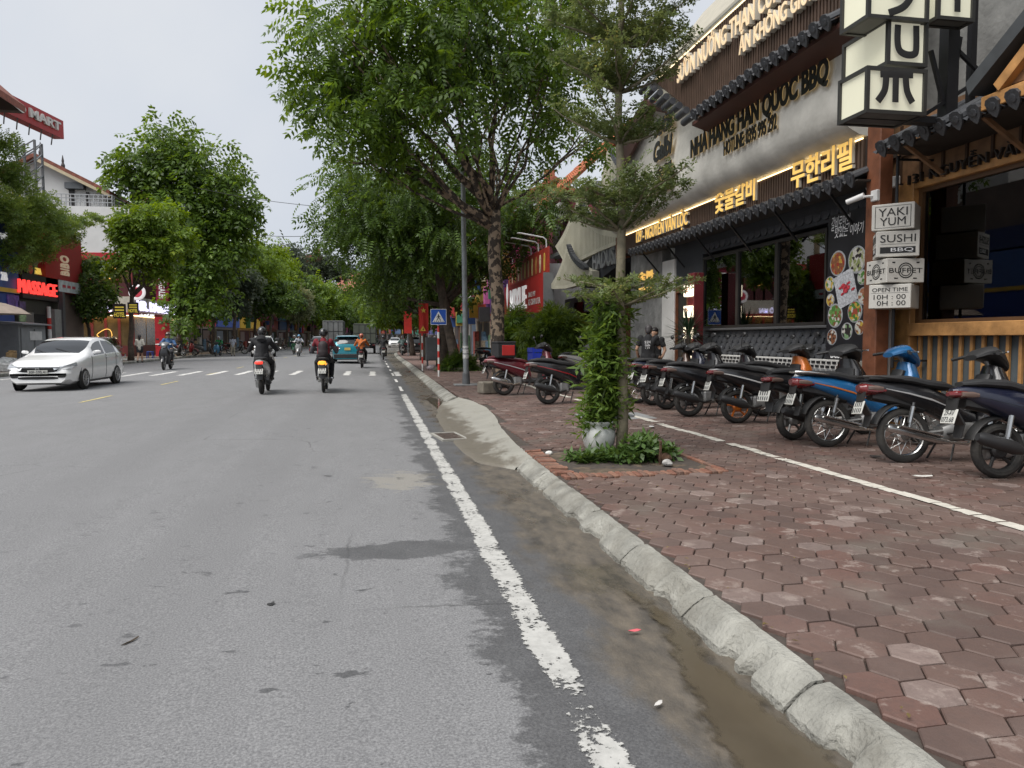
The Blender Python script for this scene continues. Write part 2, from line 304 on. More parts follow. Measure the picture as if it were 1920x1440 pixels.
def paint_strip(name, x0, x1, y0, y1, m, parent, z=.004, nx=8, step=.25):
    ys = np.linspace(y0, y1, max(2, int((y1-y0)/step)+1)); xs = np.linspace(x0, x1, nx+1); mb = MB()
    for yy in ys:
        for xx in xs: mb.v.append((xx+bend(yy), yy, road_z(xx)+z))
    for i in range(len(ys)-1):
        for j in range(nx): k = i*(nx+1)+j; mb.f.append((k, k+1, k+nx+2, k+nx+1))
    o = mb.build(name, m, parent); a = o.data.attributes.new('edge', 'FLOAT', 'POINT')
    v = []
    for i in range(len(ys)):
        for j in range(nx+1): v.append(min(1, min(j, nx-j)/2.5, ) * 1.0)
    a.data.foreach_set('value', v); return o

soil = mat('soil', (.10, .075, .052), .95, var=.4, scale=9, bump=.6)
g = MB(); g.box((-900, -60, -.7), (900, 1500, -.35)); o = g.build('ground', mat('ground_earth', (.12, .11, .09), .9, var=.3, scale=.2)); o['kind'] = 'structure'
# road sheet with a crown
mb = MB(); xs = list(np.linspace(-14.9, .8, 40))+[1.0, 1.2, 1.4, 1.55, 1.75, 2.2]; ys = list(np.linspace(-4, 30, 18))+[40, 50]+list(range(56, 300, 6))
def gut(x): return road_z(x) if x <= .8 else -.012*math.sin((min(x, 1.8)-.8)/1.0*math.pi/2)*1.6
for yy in ys:
    for xx in xs: mb.v.append((xx+bend(yy), yy, gut(xx)))
for i in range(len(ys)-1):
    for j in range(len(xs)-1): k = i*len(xs)+j; mb.f.append((k, k+1, k+len(xs)+1, k+len(xs)))
road = mb.build('road', road_material(), smooth='all'); road['kind'] = 'structure'
white = paint_material('worn_white_paint', (.46, .455, .43), .80, True); zeb = paint_material('zebra_paint', (.66, .65, .62), .55); yel = paint_material('yellow_paint', (.60, .50, .20), .5)
paint_strip('edge_line', .665, .935, -1, 20, white, road, .005, 10, .2)
for y0 in np.arange(21.2, 70, 4.4): paint_strip('edge_line', .73, .90, y0, y0+1.7+rnd.random(), zeb, road, .005, 6)
for i in range(15): 
    x0 = 1.02-1.03*i; paint_strip('zebra_stripe', x0-.24, x0+.24, 29.8, 33.5, zeb, road, .005, 6)
for i in range(13): y0 = 17.5+6.3*i; paint_strip('centre_dash', -6.37, -6.23, y0, y0+2.0, yel, road, .005, 5)

# gutter water: sheets lying in the low places, plus litter later
water, e, b = new_mat('muddy_water'); tc = e.N.new('ShaderNodeTexCoord'); P = tc.outputs['Object']
e.L.new(e.mix(e.noise(P, 1.6, 5, .6, (2, .6, 1)), (.060, .050, .036), (.110, .090, .062)), b.inputs['Base Color']); e.L.new(e.m('MULTIPLY_ADD', e.noise(P, 5, 5, .6), .3, -.05), b.inputs['Roughness']); b.inputs['Specular IOR Level'].default_value = .5
bp = e.N.new('ShaderNodeBump'); bp.inputs['Strength'].default_value = .03; bp.inputs['Distance'].default_value = .01; e.L.new(e.noise(P, 8, 2), bp.inputs['Height']); e.L.new(bp.outputs[0], b.inputs['Normal'])
ed_ = e.N.new('ShaderNodeAttribute'); ed_.attribute_name = 'edge'
e.L.new(e.step(e.m('ADD', ed_.outputs['Fac'], e.m('MULTIPLY', e.m('SUBTRACT', e.noise(P, 9, 7, .65, (1.3, .7, 1)), .5), .22)), -.02, .05), b.inputs['Alpha'])
def pool(px, z=-.006):
    """water sheet whose rim thins out into the mud: a fine grid with the distance to the outline stored on it"""
    pts = np.array([tuple(at(a, c, Z=z))[:2] for a, c in px]); st = .03; lo, hi = pts.min(0)-.1, pts.max(0)+.1; gx, gy = np.arange(lo[0], hi[0], st), np.arange(lo[1], hi[1], st); G = np.stack(np.meshgrid(gx, gy, indexing='ij'), -1).reshape(-1, 2)
    A, B_ = pts, np.roll(pts, -1, 0); ins = np.zeros(len(G), bool); dist = np.full(len(G), 9.)
    for a, c in zip(A, B_):
        d = c-a; t = np.clip(((G-a) @ d)/(d @ d), 0, 1); dist = np.minimum(dist, np.linalg.norm(G-(a+t[:, None]*d), axis=1)); cr_ = ((a[1] > G[:, 1]) != (c[1] > G[:, 1])) & (G[:, 0] < (c[0]-a[0])*(G[:, 1]-a[1])/(c[1]-a[1]+1e-9)+a[0]); ins ^= cr_
    sd = np.where(ins, dist, -dist); nx, ny = len(gx), len(gy); keep = {}; m_ = MB(); ev = []
    def vid(i, j):
        k = i*ny+j
        if k not in keep: keep[k] = len(m_.v); m_.v.append((G[k][0], G[k][1], z)); ev.append(float(sd[k]))
        return keep[k]
    for i in range(nx-1):
        for j in range(ny-1):
            if max(sd[i*ny+j], sd[(i+1)*ny+j], sd[i*ny+j+1], sd[(i+1)*ny+j+1]) > -.09 and G[i*ny+j][0] < 1.66: m_.f.append((vid(i, j), vid(i+1, j), vid(i+1, j+1), vid(i, j+1)))
    o = m_.build('puddle', water); o['kind'] = 'structure'; a = o.data.attributes.new('edge', 'FLOAT', 'POINT'); a.data.foreach_set('value', ev); return o
pool([(1165, 1102), (1210, 1145), (1250, 1190), (1268, 1260), (1312, 1335), (1370, 1440), (1430, 1540), (1700, 1540), (1590, 1440), (1440, 1322), (1340, 1240), (1305, 1190), (1225, 1128)])
pool([(798, 748), (826, 771), (835, 768), (824, 748), (806, 744)], .0)
pool([(880, 828), (905, 858), (914, 856), (902, 832), (888, 824)], .0)

# ---- kerb: separate stones, chipped along the gutter side
conc = mat('kerb_concrete', (.27, .265, .235), .9, var=.4, scale=3.5, bump=1.0, bscale=40, dirt=.9, dirtcol=(.10, .088, .065), detail=8)
kerb = bpy.data.objects.new('kerb', None); link(kerb, kind='structure')
def kerb_stone(y0, y1, xi, xo, seed, rough=1.0, zt=.122, zo=.035):
    m_ = MB(); ny = max(4, int((y1-y0)/(.022 if rough > .9 else .08))); prof = [(0, -.12), (0, zt-.012), (.012, zt), (.33, zt-.006), (.66, (zt+zo)/2), (.93, zo), (1, zo-.015), (1.03, -.08)]
    for i in range(ny+1):
        yy = y0+(y1-y0)*i/ny; end = min(i, ny-i)
        q_ = mnoise.noise((seed*3.1, yy*2.6, 0))+.5*mnoise.noise((seed*1.7, yy*9, 4)); chip = ((.75*min(1, max(0, q_-.08)*9)*(.55+.6*q_) if q_ > .08 else 0)+.22*max(0, mnoise.noise((seed, yy*24, 8)))+(.10 if end == 0 else 0))*rough
        for t, z in prof:
            xo2 = xi+(xo-xi)*(1-.5*chip if t > .5 else 1); xx = xi+(xo2-xi)*t + mnoise.noise((xi*7+t*5, yy*13, seed))*.007
            m_.v.append((xx, yy, z+mnoise.noise((t*6, yy*7, seed*2.2))*.004-(.012 if end == 0 and z > 0 else 0)+mnoise.noise((1, y0*5, seed))*.012))
    k = len(prof)
    for i in range(ny):
        for j in range(k-1): m_.f.append((i*k+j, i*k+j+1, (i+1)*k+j+1, (i+1)*k+j))
    m_.f += [tuple(range(k-1, -1, -1)), tuple(ny*k+j for j in range(k))]
    return m_.build('kerb_stone', conc, kerb, smooth=20)
for i, (a, c) in enumerate(((-1.6, -.6), (-.6, .45), (.45, 1.5), (1.5, 2.62), (2.62, 3.62), (3.62, 4.63), (4.63, 5.62), (5.62, 6.5), (6.5, 7.35), (7.35, 8.25))): kerb_stone(a+.008, c-.008, 1.79, 1.60, i+1)
for i in range(26): kerb_stone(17.2+i*1.0+.01, 18.2+i*1.0-.01, 1.93+.006*i, 1.66+.006*i, 30+i, .4)
for i in range(30):
    y_ = 43.3+i*4.0; o = kerb_stone(-2, 1.95, 2.08, 1.80, 70+i, .2); o.location = (bend(y_+2), y_+2, 0); o.rotation_euler.z = bend_a(y_+2)
for i in range(40): # far side of the street
    m_ = MB(); m_.box((-15.1, -2, -.1), (-14.75, 1.97, .15), .03); o = m_.build('kerb_stone', conc, kerb); o.location = (bend(i*4), i*4, 0); o.rotation_euler.z = bend_a(i*4)
# drive-over apron of poured concrete
apc, e, b = new_mat('apron_concrete'); tc = e.N.new('ShaderNodeTexCoord'); P = tc.outputs['Object']; sp = e.N.new('ShaderNodeSeparateXYZ'); e.L.new(P, sp.inputs[0])
n1 = e.noise(P, 2.2, 8, .65); base_ = e.mix(n1, (.19, .185, .16), (.34, .33, .29)); silt = e.step(e.m('ADD', e.m('SUBTRACT', 1.62, sp.outputs[0]), e.m('MULTIPLY', e.m('SUBTRACT', e.noise(P, 3.1, 9, .68, (1, .6, 1)), .5), 1.3)), -.10, .22)
col = e.mix(e.m('MULTIPLY', silt, .85), base_, e.mix(e.noise(P, 7, 7, .7), (.055, .047, .036), (.15, .125, .09))); e.L.new(col, b.inputs['Base Color']); e.L.new(e.m('MULTIPLY_ADD', silt, -.3, .85), b.inputs['Roughness'])
bp = e.N.new('ShaderNodeBump'); bp.inputs['Strength'].default_value = .4; bp.inputs['Distance'].default_value = .006; e.L.new(e.noise(P, 40, 7, .7), bp.inputs['Height']); e.L.new(bp.outputs[0], b.inputs['Normal'])
m_ = MB(); ys = np.linspace(8.27, 17.2, 60); inn = lambda y: np.interp(y, [8.2, 9.5, 11, 12.8, 14.5, 16, 17.3], [1.80, 1.83, 1.92, 2.12, 2.22, 2.15, 1.95]); out = lambda y: np.interp(y, [8.2, 8.8, 10, 12, 14, 16, 17.3], [1.62, 1.2, 1.12, 1.1, 1.15, 1.35, 1.62])
T = [0, .12, .28, .45, .62, .8, .93, 1]
for yy in ys:
    a, c = inn(yy)+.015*mnoise.noise((yy*2, 0, 0)), out(yy)+.05*mnoise.noise((yy*1.5, 3, 0))
    for t in T: m_.v.append((a+(c-a)*t, yy, .118*(1-t)**1.15-.012*math.sin(math.pi*t)+.004+.0025*mnoise.noise((a+(c-a)*t*2, yy*1.2, 7))-(.03 if t == 1 else 0)))
for i in range(len(ys)-1):
    for j in range(len(T)-1): k = i*len(T)+j; m_.f.append((k, k+len(T), k+len(T)+1, k+1))
ap = m_.build('driveway_apron', apc, smooth='all'); ap['kind'] = 'structure'

# ---- right pavement of hexagonal pavers
HEX = .121
def paver_material():
    m, e, b = new_mat('paver_clay'); tc = e.N.new('ShaderNodeTexCoord'); P = tc.outputs['Object']; ge = e.N.new('ShaderNodeNewGeometry'); oi = e.N.new('ShaderNodeObjectInfo')
    pos = ge.outputs['Position']; rd = e.m('FRACT', e.m('ADD', ge.outputs['Random Per Island'], e.m('MULTIPLY', oi.outputs['Random'], 3.7)))
    r = e.N.new('ShaderNodeValToRGB'); r.color_ramp.interpolation = 'LINEAR'; el = r.color_ramp.elements; el[0].position = 0; el[0].color = (.088, .058, .049, 1); el[1].position = 1; el[1].color = (.215, .16, .14, 1)
    for p, c in ((.35, (.104, .067, .055)), (.66, (.118, .074, .060)), (.86, (.128, .070, .056)), (.93, (.125, .085, .073)), (.97, (.18, .135, .12))):
        k = el.new(p); k.color = (*c, 1)
    e.L.new(rd, r.inputs[0]); col = r.outputs[0]
    n = e.noise(pos, 16, 8, .68); col = e.mix(e.m('MULTIPLY', e.step(n, .46, .64), .35), col, (.075, .052, .045))
    rub = e.m('MULTIPLY', e.step(e.m('ADD', e.noise(pos, 6.5, 7, .7), e.m('MULTIPLY', rd, .12)), .64, .74), .65); col = e.mix(rub, col, (.30, .245, .215))     # pale worn faces
    col = e.mix(e.m('MULTIPLY', e.step(e.noise(pos, 1.3, 6, .6), .54, .70), .55), col, (.135, .12, .10)); col = e.mix(e.m('MULTIPLY', e.step(e.noise(pos, .8, 7, .65), .44, .66), .42), col, (.19, .135, .115)); e.L.new(col, b.inputs['Base Color'])
    e.L.new(e.m('MULTIPLY_ADD', n, .3, .5), b.inputs['Roughness'])
    bp = e.N.new('ShaderNodeBump'); bp.inputs['Strength'].default_value = .4; bp.inputs['Distance'].default_value = .008; e.L.new(e.noise(pos, 55, 6, .65), bp.inputs['Height']); e.L.new(bp.outputs[0], b.inputs['Normal'])
    return m
pm = paver_material(); PZ = .13
pave = MB().prism([(1.78, -2), (7.75, -2)]+[(8.6+bend(y), y) for y in range(40, 200, 6)]+[(2.08+bend(y), y) for y in range(196, 40, -6)]+[(2.0, 17.3)]+[(float(inn(y))+.01, float(y)) for y in np.linspace(17.2, 8.3, 20)]+[(1.78, 8.2)], 2, -.2, PZ-.022).build('pavement', mat('joint_sand', (.06, .048, .04), .95, var=.3, scale=20)); pave['kind'] = 'structure'
def hexv(s, z): return [(s*math.cos(R(60*k)), s*math.sin(R(60*k)), z) for k in range(6)]
def hex_geo(s=HEX-.004):
    v = hexv(s, -.035)+hexv(s, -.006)+hexv(s-.006, 0); f = [tuple(range(12, 18))]
    for r0 in (0, 6): f += [(r0+i, r0+(i+1) % 6, r0+6+(i+1) % 6, r0+6+i) for i in range(6)]
    return v, f
hv, hf = hex_geo(); hm = MB(); hm.add(hv, hf); hexme = hm.mesh('paver', pm)
PIT = (1.84, 3.62, 6.96, 8.72)
tiles = []
for i in range(60):
    x = 1.92+i*1.5*HEX
    if x > 7.7: break
    for j in range(-4, 190):
        y = j*HEX*math.sqrt(3)+(HEX*math.sqrt(3)/2 if i % 2 else 0)
        if PIT[0]-.05 < x < PIT[1]+.07 and PIT[2]-.05 < y < PIT[3]+.08: continue
        if y > 8 and y < 17.3 and x < inn(y)+.10: continue
        if y >= 17.3 and x < 2.06: continue
        if 3.55 < x < 4.75 and 11.75 < y < 12.75: continue                # concrete access slab
        sag = .010*mnoise.noise((x*.9, y*.9, 0))+.006*mnoise.noise((x*3, y*3, 9))
        ang = math.degrees(math.atan2(x, y)); d = math.hypot(x, y)
        vis = y > 1.5 and -25 < ang-10.8 < 35.8
        tiles.append((not vis, d, x, y, sag))
tiles.sort(); bulk = MB()
for n_, (hid, d, x, y, sag) in enumerate(tiles):
    tx, ty = rnd.gauss(0, .011), rnd.gauss(0, .011); z = PZ+sag+rnd.gauss(0, .0022)
    if n_ < 300 and not hid: inst('paver', hexme, pave, (x, y, z), (tx, ty, rnd.gauss(0, .012)))
    elif y < 30: bulk.v += [(a+x, b_+y, c+z+tx*b_-ty*a) for a, b_, c in hv]; k = len(bulk.v)-18; bulk.f += [tuple(q+k for q in f) for f in hf]
bulk.build('paver_field', pm, pave, kind='stuff')
def sheet(name, x0, x1, y0, y1, z, m, parent=None, kind=None): 
    q = MB(); q.add([(x0, y0, z), (x1, y0, z), (x1, y1, z), (x0, y1, z)], [(0, 1, 2, 3)]); return q.build(name, m, parent, kind=kind)
farpav = mat('far_paving', (.16, .105, .09), .8, var=.35, scale=3, bump=.2, detail=8)
m_ = MB(); ys = [30, 40, 50]+list(range(56, 200, 6))
for y in ys: m_.v += [(2.1+bend(y), y, PZ-.002), (8.5+bend(y), y, PZ-.002)]
m_.f = [(2*i, 2*i+1, 2*i+3, 2*i+2) for i in range(len(ys)-1)]; m_.build('far_paving', farpav, pave)
# painted line across the tiles, one piece a tile
pl = paint_material('tile_paint', (.60, .57, .50), .28); m_ = MB(); ev = []; y = 3.0
while y < 24:
    l = .19+rnd.random()*.05; x0 = 4.53-.008*(y-4)+rnd.gauss(0, .006); z = PZ+.012*mnoise.noise((4.5*.9, y*.9, 0))+.006; w = .058+rnd.random()*.012
    if rnd.random() > .05:
        k = len(m_.v); m_.v += [(x0-w, y, z), (x0, y+.006, z), (x0+w, y, z), (x0-w+rnd.gauss(0, .006), y+l-.012, z), (x0, y+l-.006, z), (x0+w+rnd.gauss(0, .006), y+l-.012, z)]; m_.f += [(k, k+1, k+4, k+3), (k+1, k+2, k+5, k+4)]; ev += [.4, 1, .4, .4, 1, .4]
    y += l
o = m_.build('parking_line', pl, pave); a = o.data.attributes.new('edge', 'FLOAT', 'POINT'); a.data.foreach_set('value', ev)
# left pavement, side lane, ground behind the houses
lp = mat('left_paving', (.21, .18, .155), .85, var=.3, scale=2, bump=.3, dirt=.5, detail=8)
o = bxo('pavement', (-21, -2, -.2), (-15.1, 52, .145), lp, None); o['kind'] = 'structure'
o = MB().prism([(-15.1+bend(y), y) for y in range(62, 300, 6)]+[(-22+bend(y), y) for y in range(296, 61, -6)], 2, -.2, .145).build('pavement', lp); o['kind'] = 'structure'
o = bxo('side_lane', (-60, 52.02, -.2), (-14.76, 61.98, .03), mat('lane_asphalt', (.16, .16, .16), .9, var=.25, scale=3), None); o['kind'] = 'structure'

# ---- access slab with a round cover, gutter grate
slab = thing('manhole_cover', 'grey concrete slab with a round cover set among the red pavers', 'manhole', (4.15, 12.25, PZ))
cg = mat('slab_concrete', (.23, .235, .235), .85, var=.2, scale=6, bump=.5, dirt=.4)
MB().box((-.6, -.5, -.05), (.6, .5, .006), .01).build('surround', cg, slab); MB().lathe([(.34, .004), (.34, .014), (.30, .018), (.30, .010), (.0001, .012)], 28).build('cover', mat('cast_iron', (.13, .135, .14), .6, .4, var=.25, scale=14, bump=.4), slab)
gr = thing('drain_grate', 'rusty gutter grate beside the white edge line', 'drain', at(842, 818, Z=.012), R(8))
gm = mat('grate_iron', (.13, .10, .085), .75, .3, var=.4, scale=20, bump=.3)
f_ = MB(); f_.box((-.2, -.42, -.02), (.2, -.37, .012)); f_.box((-.2, .37, -.02), (.2, .42, .012)); f_.box((-.2, -.37, -.02), (-.16, .37, .012)); f_.box((.16, -.37, -.02), (.2, .37, .012)); f_.build('frame', mat('grate_cement', (.30, .29, .26), .8), gr)
for i in range(9): bxo('bar', (-.16, -.33+i*.08, -.02), (.16, -.30+i*.08, .006), gm, gr)
bxo('sump', (-.16, -.37, -.06), (.16, .37, -.03), mat('sump_dark', (.02, .02, .018), .4), gr)
# ------------------------------------------------------------------ right-hand buildings
def YZ(px, py, X): p = at(px, py, X=X); return p.y, p.z
def sign_text(name, s, X, pl, pr, yt, yb, m, parent, depth=.06, off=.02, spacing=1., shear=0., proud=.0):
    """letters on a wall facing the street at X, between photo columns pl and pr; yt, yb their top and foot at the left end"""
    Yl, z1 = YZ(pl, yt, X); _, z0 = YZ(pl, yb, X); Yr, _ = YZ(pr, yb, X)
    sgn = -1 if X > 0 else 1
    return text_on(name, s, (X+sgn*proud, Yl, z0), (0, sgn, 0), (0, 0, 1), abs(Yl-Yr), z1-z0, depth, m, parent, off, .003, spacing, shear)
wood_slat = mat('brown_slat_wood', (.085, .052, .036), .6, var=.25, scale=3, bump=.15)
wood_dk = mat('dark_red_soffit', (.075, .030, .022), .55, var=.2, scale=3)
wood_post = mat('post_wood', (.17, .062, .030), .5, var=.3, scale=6, bump=.15)
tile_blk = mat('charcoal_tile', (.045, .048, .055), .5, var=.25, scale=9, bump=.3, dirt=.3, dirtcol=(.13, .13, .13))
concr = mat('mottled_concrete', (.58, .565, .515), .85, var=.22, scale=1.6, bump=.35, bscale=14, dirt=.35, dirtcol=(.26, .25, .22), detail=9)
gold = mat('gold_letter_added_glow', (.85, .55, .16), .4, var=.05, emit=.22, ecol=(1, .62, .16)); gold_side = mat('letter_return', (.62, .58, .50), .5)  # dull gold, unlit letters; a faint glow is added to the colour
dark_l = mat('black_letter', (.012, .011, .010), .35, var=.1); rimm = mat('gold_rim', (.55, .40, .18), .4, .5, emit=.07, ecol=(1, .7, .3))  # the gold rims carry an added glow too, no lamp behind them
ledm = mat('led_strip', (1, .8, .4), .4, emit=1.5, ecol=(1, .72, .36)); blk = mat('black_metal', (.018, .018, .020), .45, .3, var=.2)
nightwall = mat('dark_slate_paint', (.028, .031, .036), .7, var=.25, scale=3, bump=.3)
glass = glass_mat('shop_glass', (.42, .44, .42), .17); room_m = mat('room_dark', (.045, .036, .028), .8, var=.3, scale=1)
white_p = mat('white_plaster', (.62, .61, .58), .8, var=.1, scale=2, bump=.2, dirt=.25, dirtcol=(.35, .33, .29))
steel_g = mat('grey_flashing', (.25, .27, .275), .5, .3, var=.12, scale=3)
# ===== Korean restaurant
F = 7.6
YL, _ = YZ(1180, 450, F); YR, _ = YZ(1648, 450, F)
kr = site('restaurant_building', 'grey concrete restaurant with brown slat fascia, charcoal tile awnings and gold Korean letters', 'building', (F, (YL+YR)/2, PZ))
_, zled = YZ(1440, 329, 7.3); za = at(1457, 386, X=7.0).z+.05
Yp = YZ(1618, 450, 7.3)[0]                                             # left side of the corner post
MB().box((9.5, YR, PZ), (16, YL, 8.6)).build('rear_block', concr, kr)
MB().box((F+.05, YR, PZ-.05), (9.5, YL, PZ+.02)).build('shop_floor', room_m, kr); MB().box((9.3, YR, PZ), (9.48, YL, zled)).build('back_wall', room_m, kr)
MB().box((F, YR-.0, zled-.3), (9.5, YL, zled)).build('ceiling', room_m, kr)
# openings: stone pier, white column, door, window wall
def wall(name, pl, pr, X, z0, z1, m, th=.25, pa=kr, ch=.01): return bxo(name, (X, YZ(pl, 500, X)[0], z0), (X+th, YZ(pr, 500, X)[0], z1), m, pa, ch)
rough = mat('chipped_grey_stone', (.22, .22, .21), .9, var=.3, scale=4, bump=1.0, bscale=14, detail=9)
wall('stone_pier', 1183, 1241, F, PZ, zled-.05, rough); wall('white_column', 1241.5, 1264, F-.04, PZ, za-.35, white_p)
dj = MB(); Yd0, Yd1 = YZ(1265, 500, F)[0], YZ(1291, 500, F)[0]
for a, c in ((Yd0, Yd0-.10), (Yd1+.10, Yd1)): dj.box((F, a, PZ), (F+.14, c, 2.75))
dj.box((F, Yd0-.10, 2.62), (F+.14, Yd1+.10, 2.75)); dj.build('door_frame', wood_post, kr)
d_ = bxo('door', (F+.06, Yd0-.11, PZ), (F+.10, Yd1+.11, 2.6), mat('door_black', (.03, .028, .026), .4), kr); MB().tube([(F+.03, Yd1+.25, .9), (F+.03, Yd1+.25, 1.7)], .018).build('handle', mat('steel', (.5, .5, .5), .3, .9), d_)
wall('wall_panel', 1265, 1317, F+.02, 2.76, zled-.06, nightwall, .2)
zs, zt = YZ(1430, 613, F)[1], YZ(1430, 456, F)[1]
wall('wall_panel', 1317, 1618, F+.02, zt+.08, zled-.06, nightwall, .2); wall('wall_panel', 1291.5, 1317, F+.02, PZ, 2.75, nightwall, .2); wall('wall_panel', 1550, 1620, F+.02, PZ, zt+.075, nightwall, .2)
wall('wall_panel', 1317.5, 1549.5, F+.05, PZ, zs-.05, nightwall, .2)
# windows
wf = mat('window_frame_bronze', (.035, .032, .030), .4, .4)
cols = [1318, 1382, 1455, 1549]
for i in range(3):
    a, c = YZ(cols[i], 540, F)[0], YZ(cols[i+1], 540, F)[0]; w = MB()
    for q in ((a, a-.05), (c+.05, c)): w.box((F-.01, q[0], zs), (F+.07, q[1], zt))
    w.box((F-.01, a-.05, zt-.06), (F+.07, c+.05, zt)); w.box((F-.01, a-.05, zs), (F+.07, c+.05, zs+.06))
    wn = w.build('window', wf, kr); bxo('pane', (F+.03, a-.05, zs+.06), (F+.036, c+.05, zt-.06), glass, wn)
wall('window_sill', 1314, 1553, F-.07, zs-.05, zs-.002, mat('sill_stone', (.07, .07, .072), .6), .2)
for i, (yy, zz) in enumerate(((12.2, 1.25), (13.4, 1.2), (14.6, 1.25))): # tables and a partition inside
    t = MB(); t.box((8.3, yy-.4, zz-.45), (9.0, yy+.4, zz-.40)); t.box((8.6, yy-.04, PZ), (8.68, yy+.04, zz-.45)); t.build('table', wood_post, kr)
bxo('partition', (8.9, 13.6, PZ), (9.0, 15.2, 2.6), mat('partition_wood', (.12, .06, .03), .6), kr)
# scale tiles under and above the window
def scale_mesh(w, h):
    n = 7; pts = [(-w/2, 0), (w/2, 0)]+[(w/2*math.cos(math.pi*k/n), -h*.45-h*.75*math.sin(math.pi*k/n)) for k in range(n+1)]
    m_ = MB(); k = len(pts); m_.v = [(-.028+ (0.016 if i < 2 else 0), p[0], p[1]) for i, p in enumerate(pts)]+[(0.0, p[0], p[1]) for p in pts]
    m_.f = [tuple(range(k)), tuple(range(2*k-1, k-1, -1))]+[((i+1) % k, i, k+i, k+(i+1) % k) for i in range(k)]; return m_.mesh('scale_tile', tile_blk)
sw, shh = .25, .13; sme = scale_mesh(sw-.008, shh)
y0, y1 = YZ(1550, 640, F)[0], YZ(1317, 640, F)[0]
for r_ in range(5):
    for c in range(int((y1-y0)/sw)):
        yy = y0+sw*(c+.5+(.5 if r_ % 2 else 0))
        if yy+sw/2 < y1+.05: inst('scale_tile', sme, kr, (F+.045-.002*r_*0, yy, zs-.06-r_*shh), (0, R(-3+rnd.gauss(0, 1.2)), rnd.gauss(0, .02)))
bulk = MB(); vv = [v.co[:] for v in sme.vertices]; ff = [tuple(p.vertices) for p in sme.polygons]
for r_ in range(8):
    for c in range(int((YZ(1320, 500, F)[0]-Yp)/sw)):
        yy = Yp+sw*(c+.6+(.5 if r_ % 2 else 0)); zz = za-.2-r_*shh
        if zz > zt+.28: bulk.add([(F+.016+p[0], yy+p[1], zz+p[2]) for p in vv], ff)
bulk.build('upper_scale_tiles', tile_blk, kr, kind='stuff')
# white block plinth: rim of small holes over square blocks
py0, py1 = YZ(1600, 690, 7.3)[0]+.02, YZ(1312, 690, 7.3)[0]; zpt = YZ(1440, 668, 7.3)[1]
wb = mat('white_block', (.58, .57, .54), .75, var=.1, scale=8, bump=.2, dirt=.25, dirtcol=(.3, .28, .25)); holeb = mat('block_stone', (.22, .225, .23), .85, var=.35, scale=30, bump=.5)
bxo('plinth', (7.34, py0, PZ), (7.58, py1, zpt-.02), wb, kr); 
n_ = int((py1-py0)/.145); bm_ = MB().box((-.0, -.055, -.055), (.03, .055, .055), .006).mesh('plinth_block', holeb); hm_ = MB().box((0, -.05, -.02), (.012, .05, .02)).mesh('plinth_slot', blk)
for c in range(n_):
    yy = py0+.08+c*.145
    for r_ in range(2): inst('plinth_slot', hm_, kr, (7.329, yy+(.07 if r_ else 0)*.5, zpt-.06-r_*.07))
    for r_ in range(4): inst('plinth_block', bm_, kr, (7.322, yy+(.05 if r_ % 2 else 0), zpt-.22-r_*.135))
# awning of charcoal tiles
def tile_row(Y0, Y1, Xe, Xb, z, zb, sp, parent, name='awning_tile'):
    """sloping row of round tiles from the wall Xb, zb down to the eave Xe, z, each with a pointed end plate"""
    n = int(abs(Y1-Y0)/sp); L = math.hypot(Xb-Xe, zb-z); ang = math.atan2(zb-z, Xb-Xe); m_ = MB(); r = sp*.30
    for k in range(5):
        a0, a1 = math.pi*k/5, math.pi*(k+1)/5
        m_.add([(0, -r*math.cos(a0), r*math.sin(a0)), (0, -r*math.cos(a1), r*math.sin(a1)), (L, -r*math.cos(a1), r*math.sin(a1)), (L, -r*math.cos(a0), r*math.sin(a0))], [(0, 1, 2, 3)])
    e_ = [(-r*1.15, r*.5), (-r*.8, r*1.05), (0, r*1.25), (r*.8, r*1.05), (r*1.15, r*.5), (r*.95, -r*.7), (r*.45, -r*1.35), (0, -r*1.75), (-r*.45, -r*1.35), (-r*.95, -r*.7)]
    k = len(e_); m_.add([(-.035, p[0], p[1]) for p in e_]+[(0, p[0], p[1]) for p in e_], [tuple(range(k-1, -1, -1)), tuple(range(k, 2*k))]+[(i, (i+1) % k, k+(i+1) % k, k+i) for i in range(k)])
    m_.add([(-.02, r*1.0, -r*.2), (L, r*1.0, -r*.2), (L, sp-r*1.0, -r*.2), (-.02, sp-r*1.0, -r*.2), (-.02, sp/2, -r*.75), (L, sp/2, -r*.75)], [(0, 1, 5, 4), (4, 5, 2, 3)])
    m_.lathe([(r*.62, 0), (r*.62, .012), (r*.4, .016)], 10, Matrix.Translation((-.034, 0, 0)) @ Matrix.Rotation(R(-90), 4, 'Y'))
    me = m_.mesh(name, tile_blk, 30)
    for i in range(n): inst(name, me, parent, (Xe, Y0+(i+.5)*sp*(1 if Y1 > Y0 else -1), z+rnd.gauss(0, .006)), (0, -ang+rnd.gauss(0, .02), rnd.gauss(0, .02)))
yaw0, yaw1 = YZ(1606, 335, 7.0)[0], YZ(1178, 485, 7.0)[0]
tile_row(yaw0, yaw1, 7.0, 7.42, za, za+.16, .27, kr)
bxo('awning_board', (7.02, yaw0, za-.06), (7.5, yaw1, za-.035), mat('board_dark', (.03, .024, .02), .7), kr)
for yy in np.linspace(yaw0+.8, yaw1-.8, 6): MB().bar((7.08, yy, za-.06), (7.58, yy, za-.62), .035).build('bracket', blk, kr)
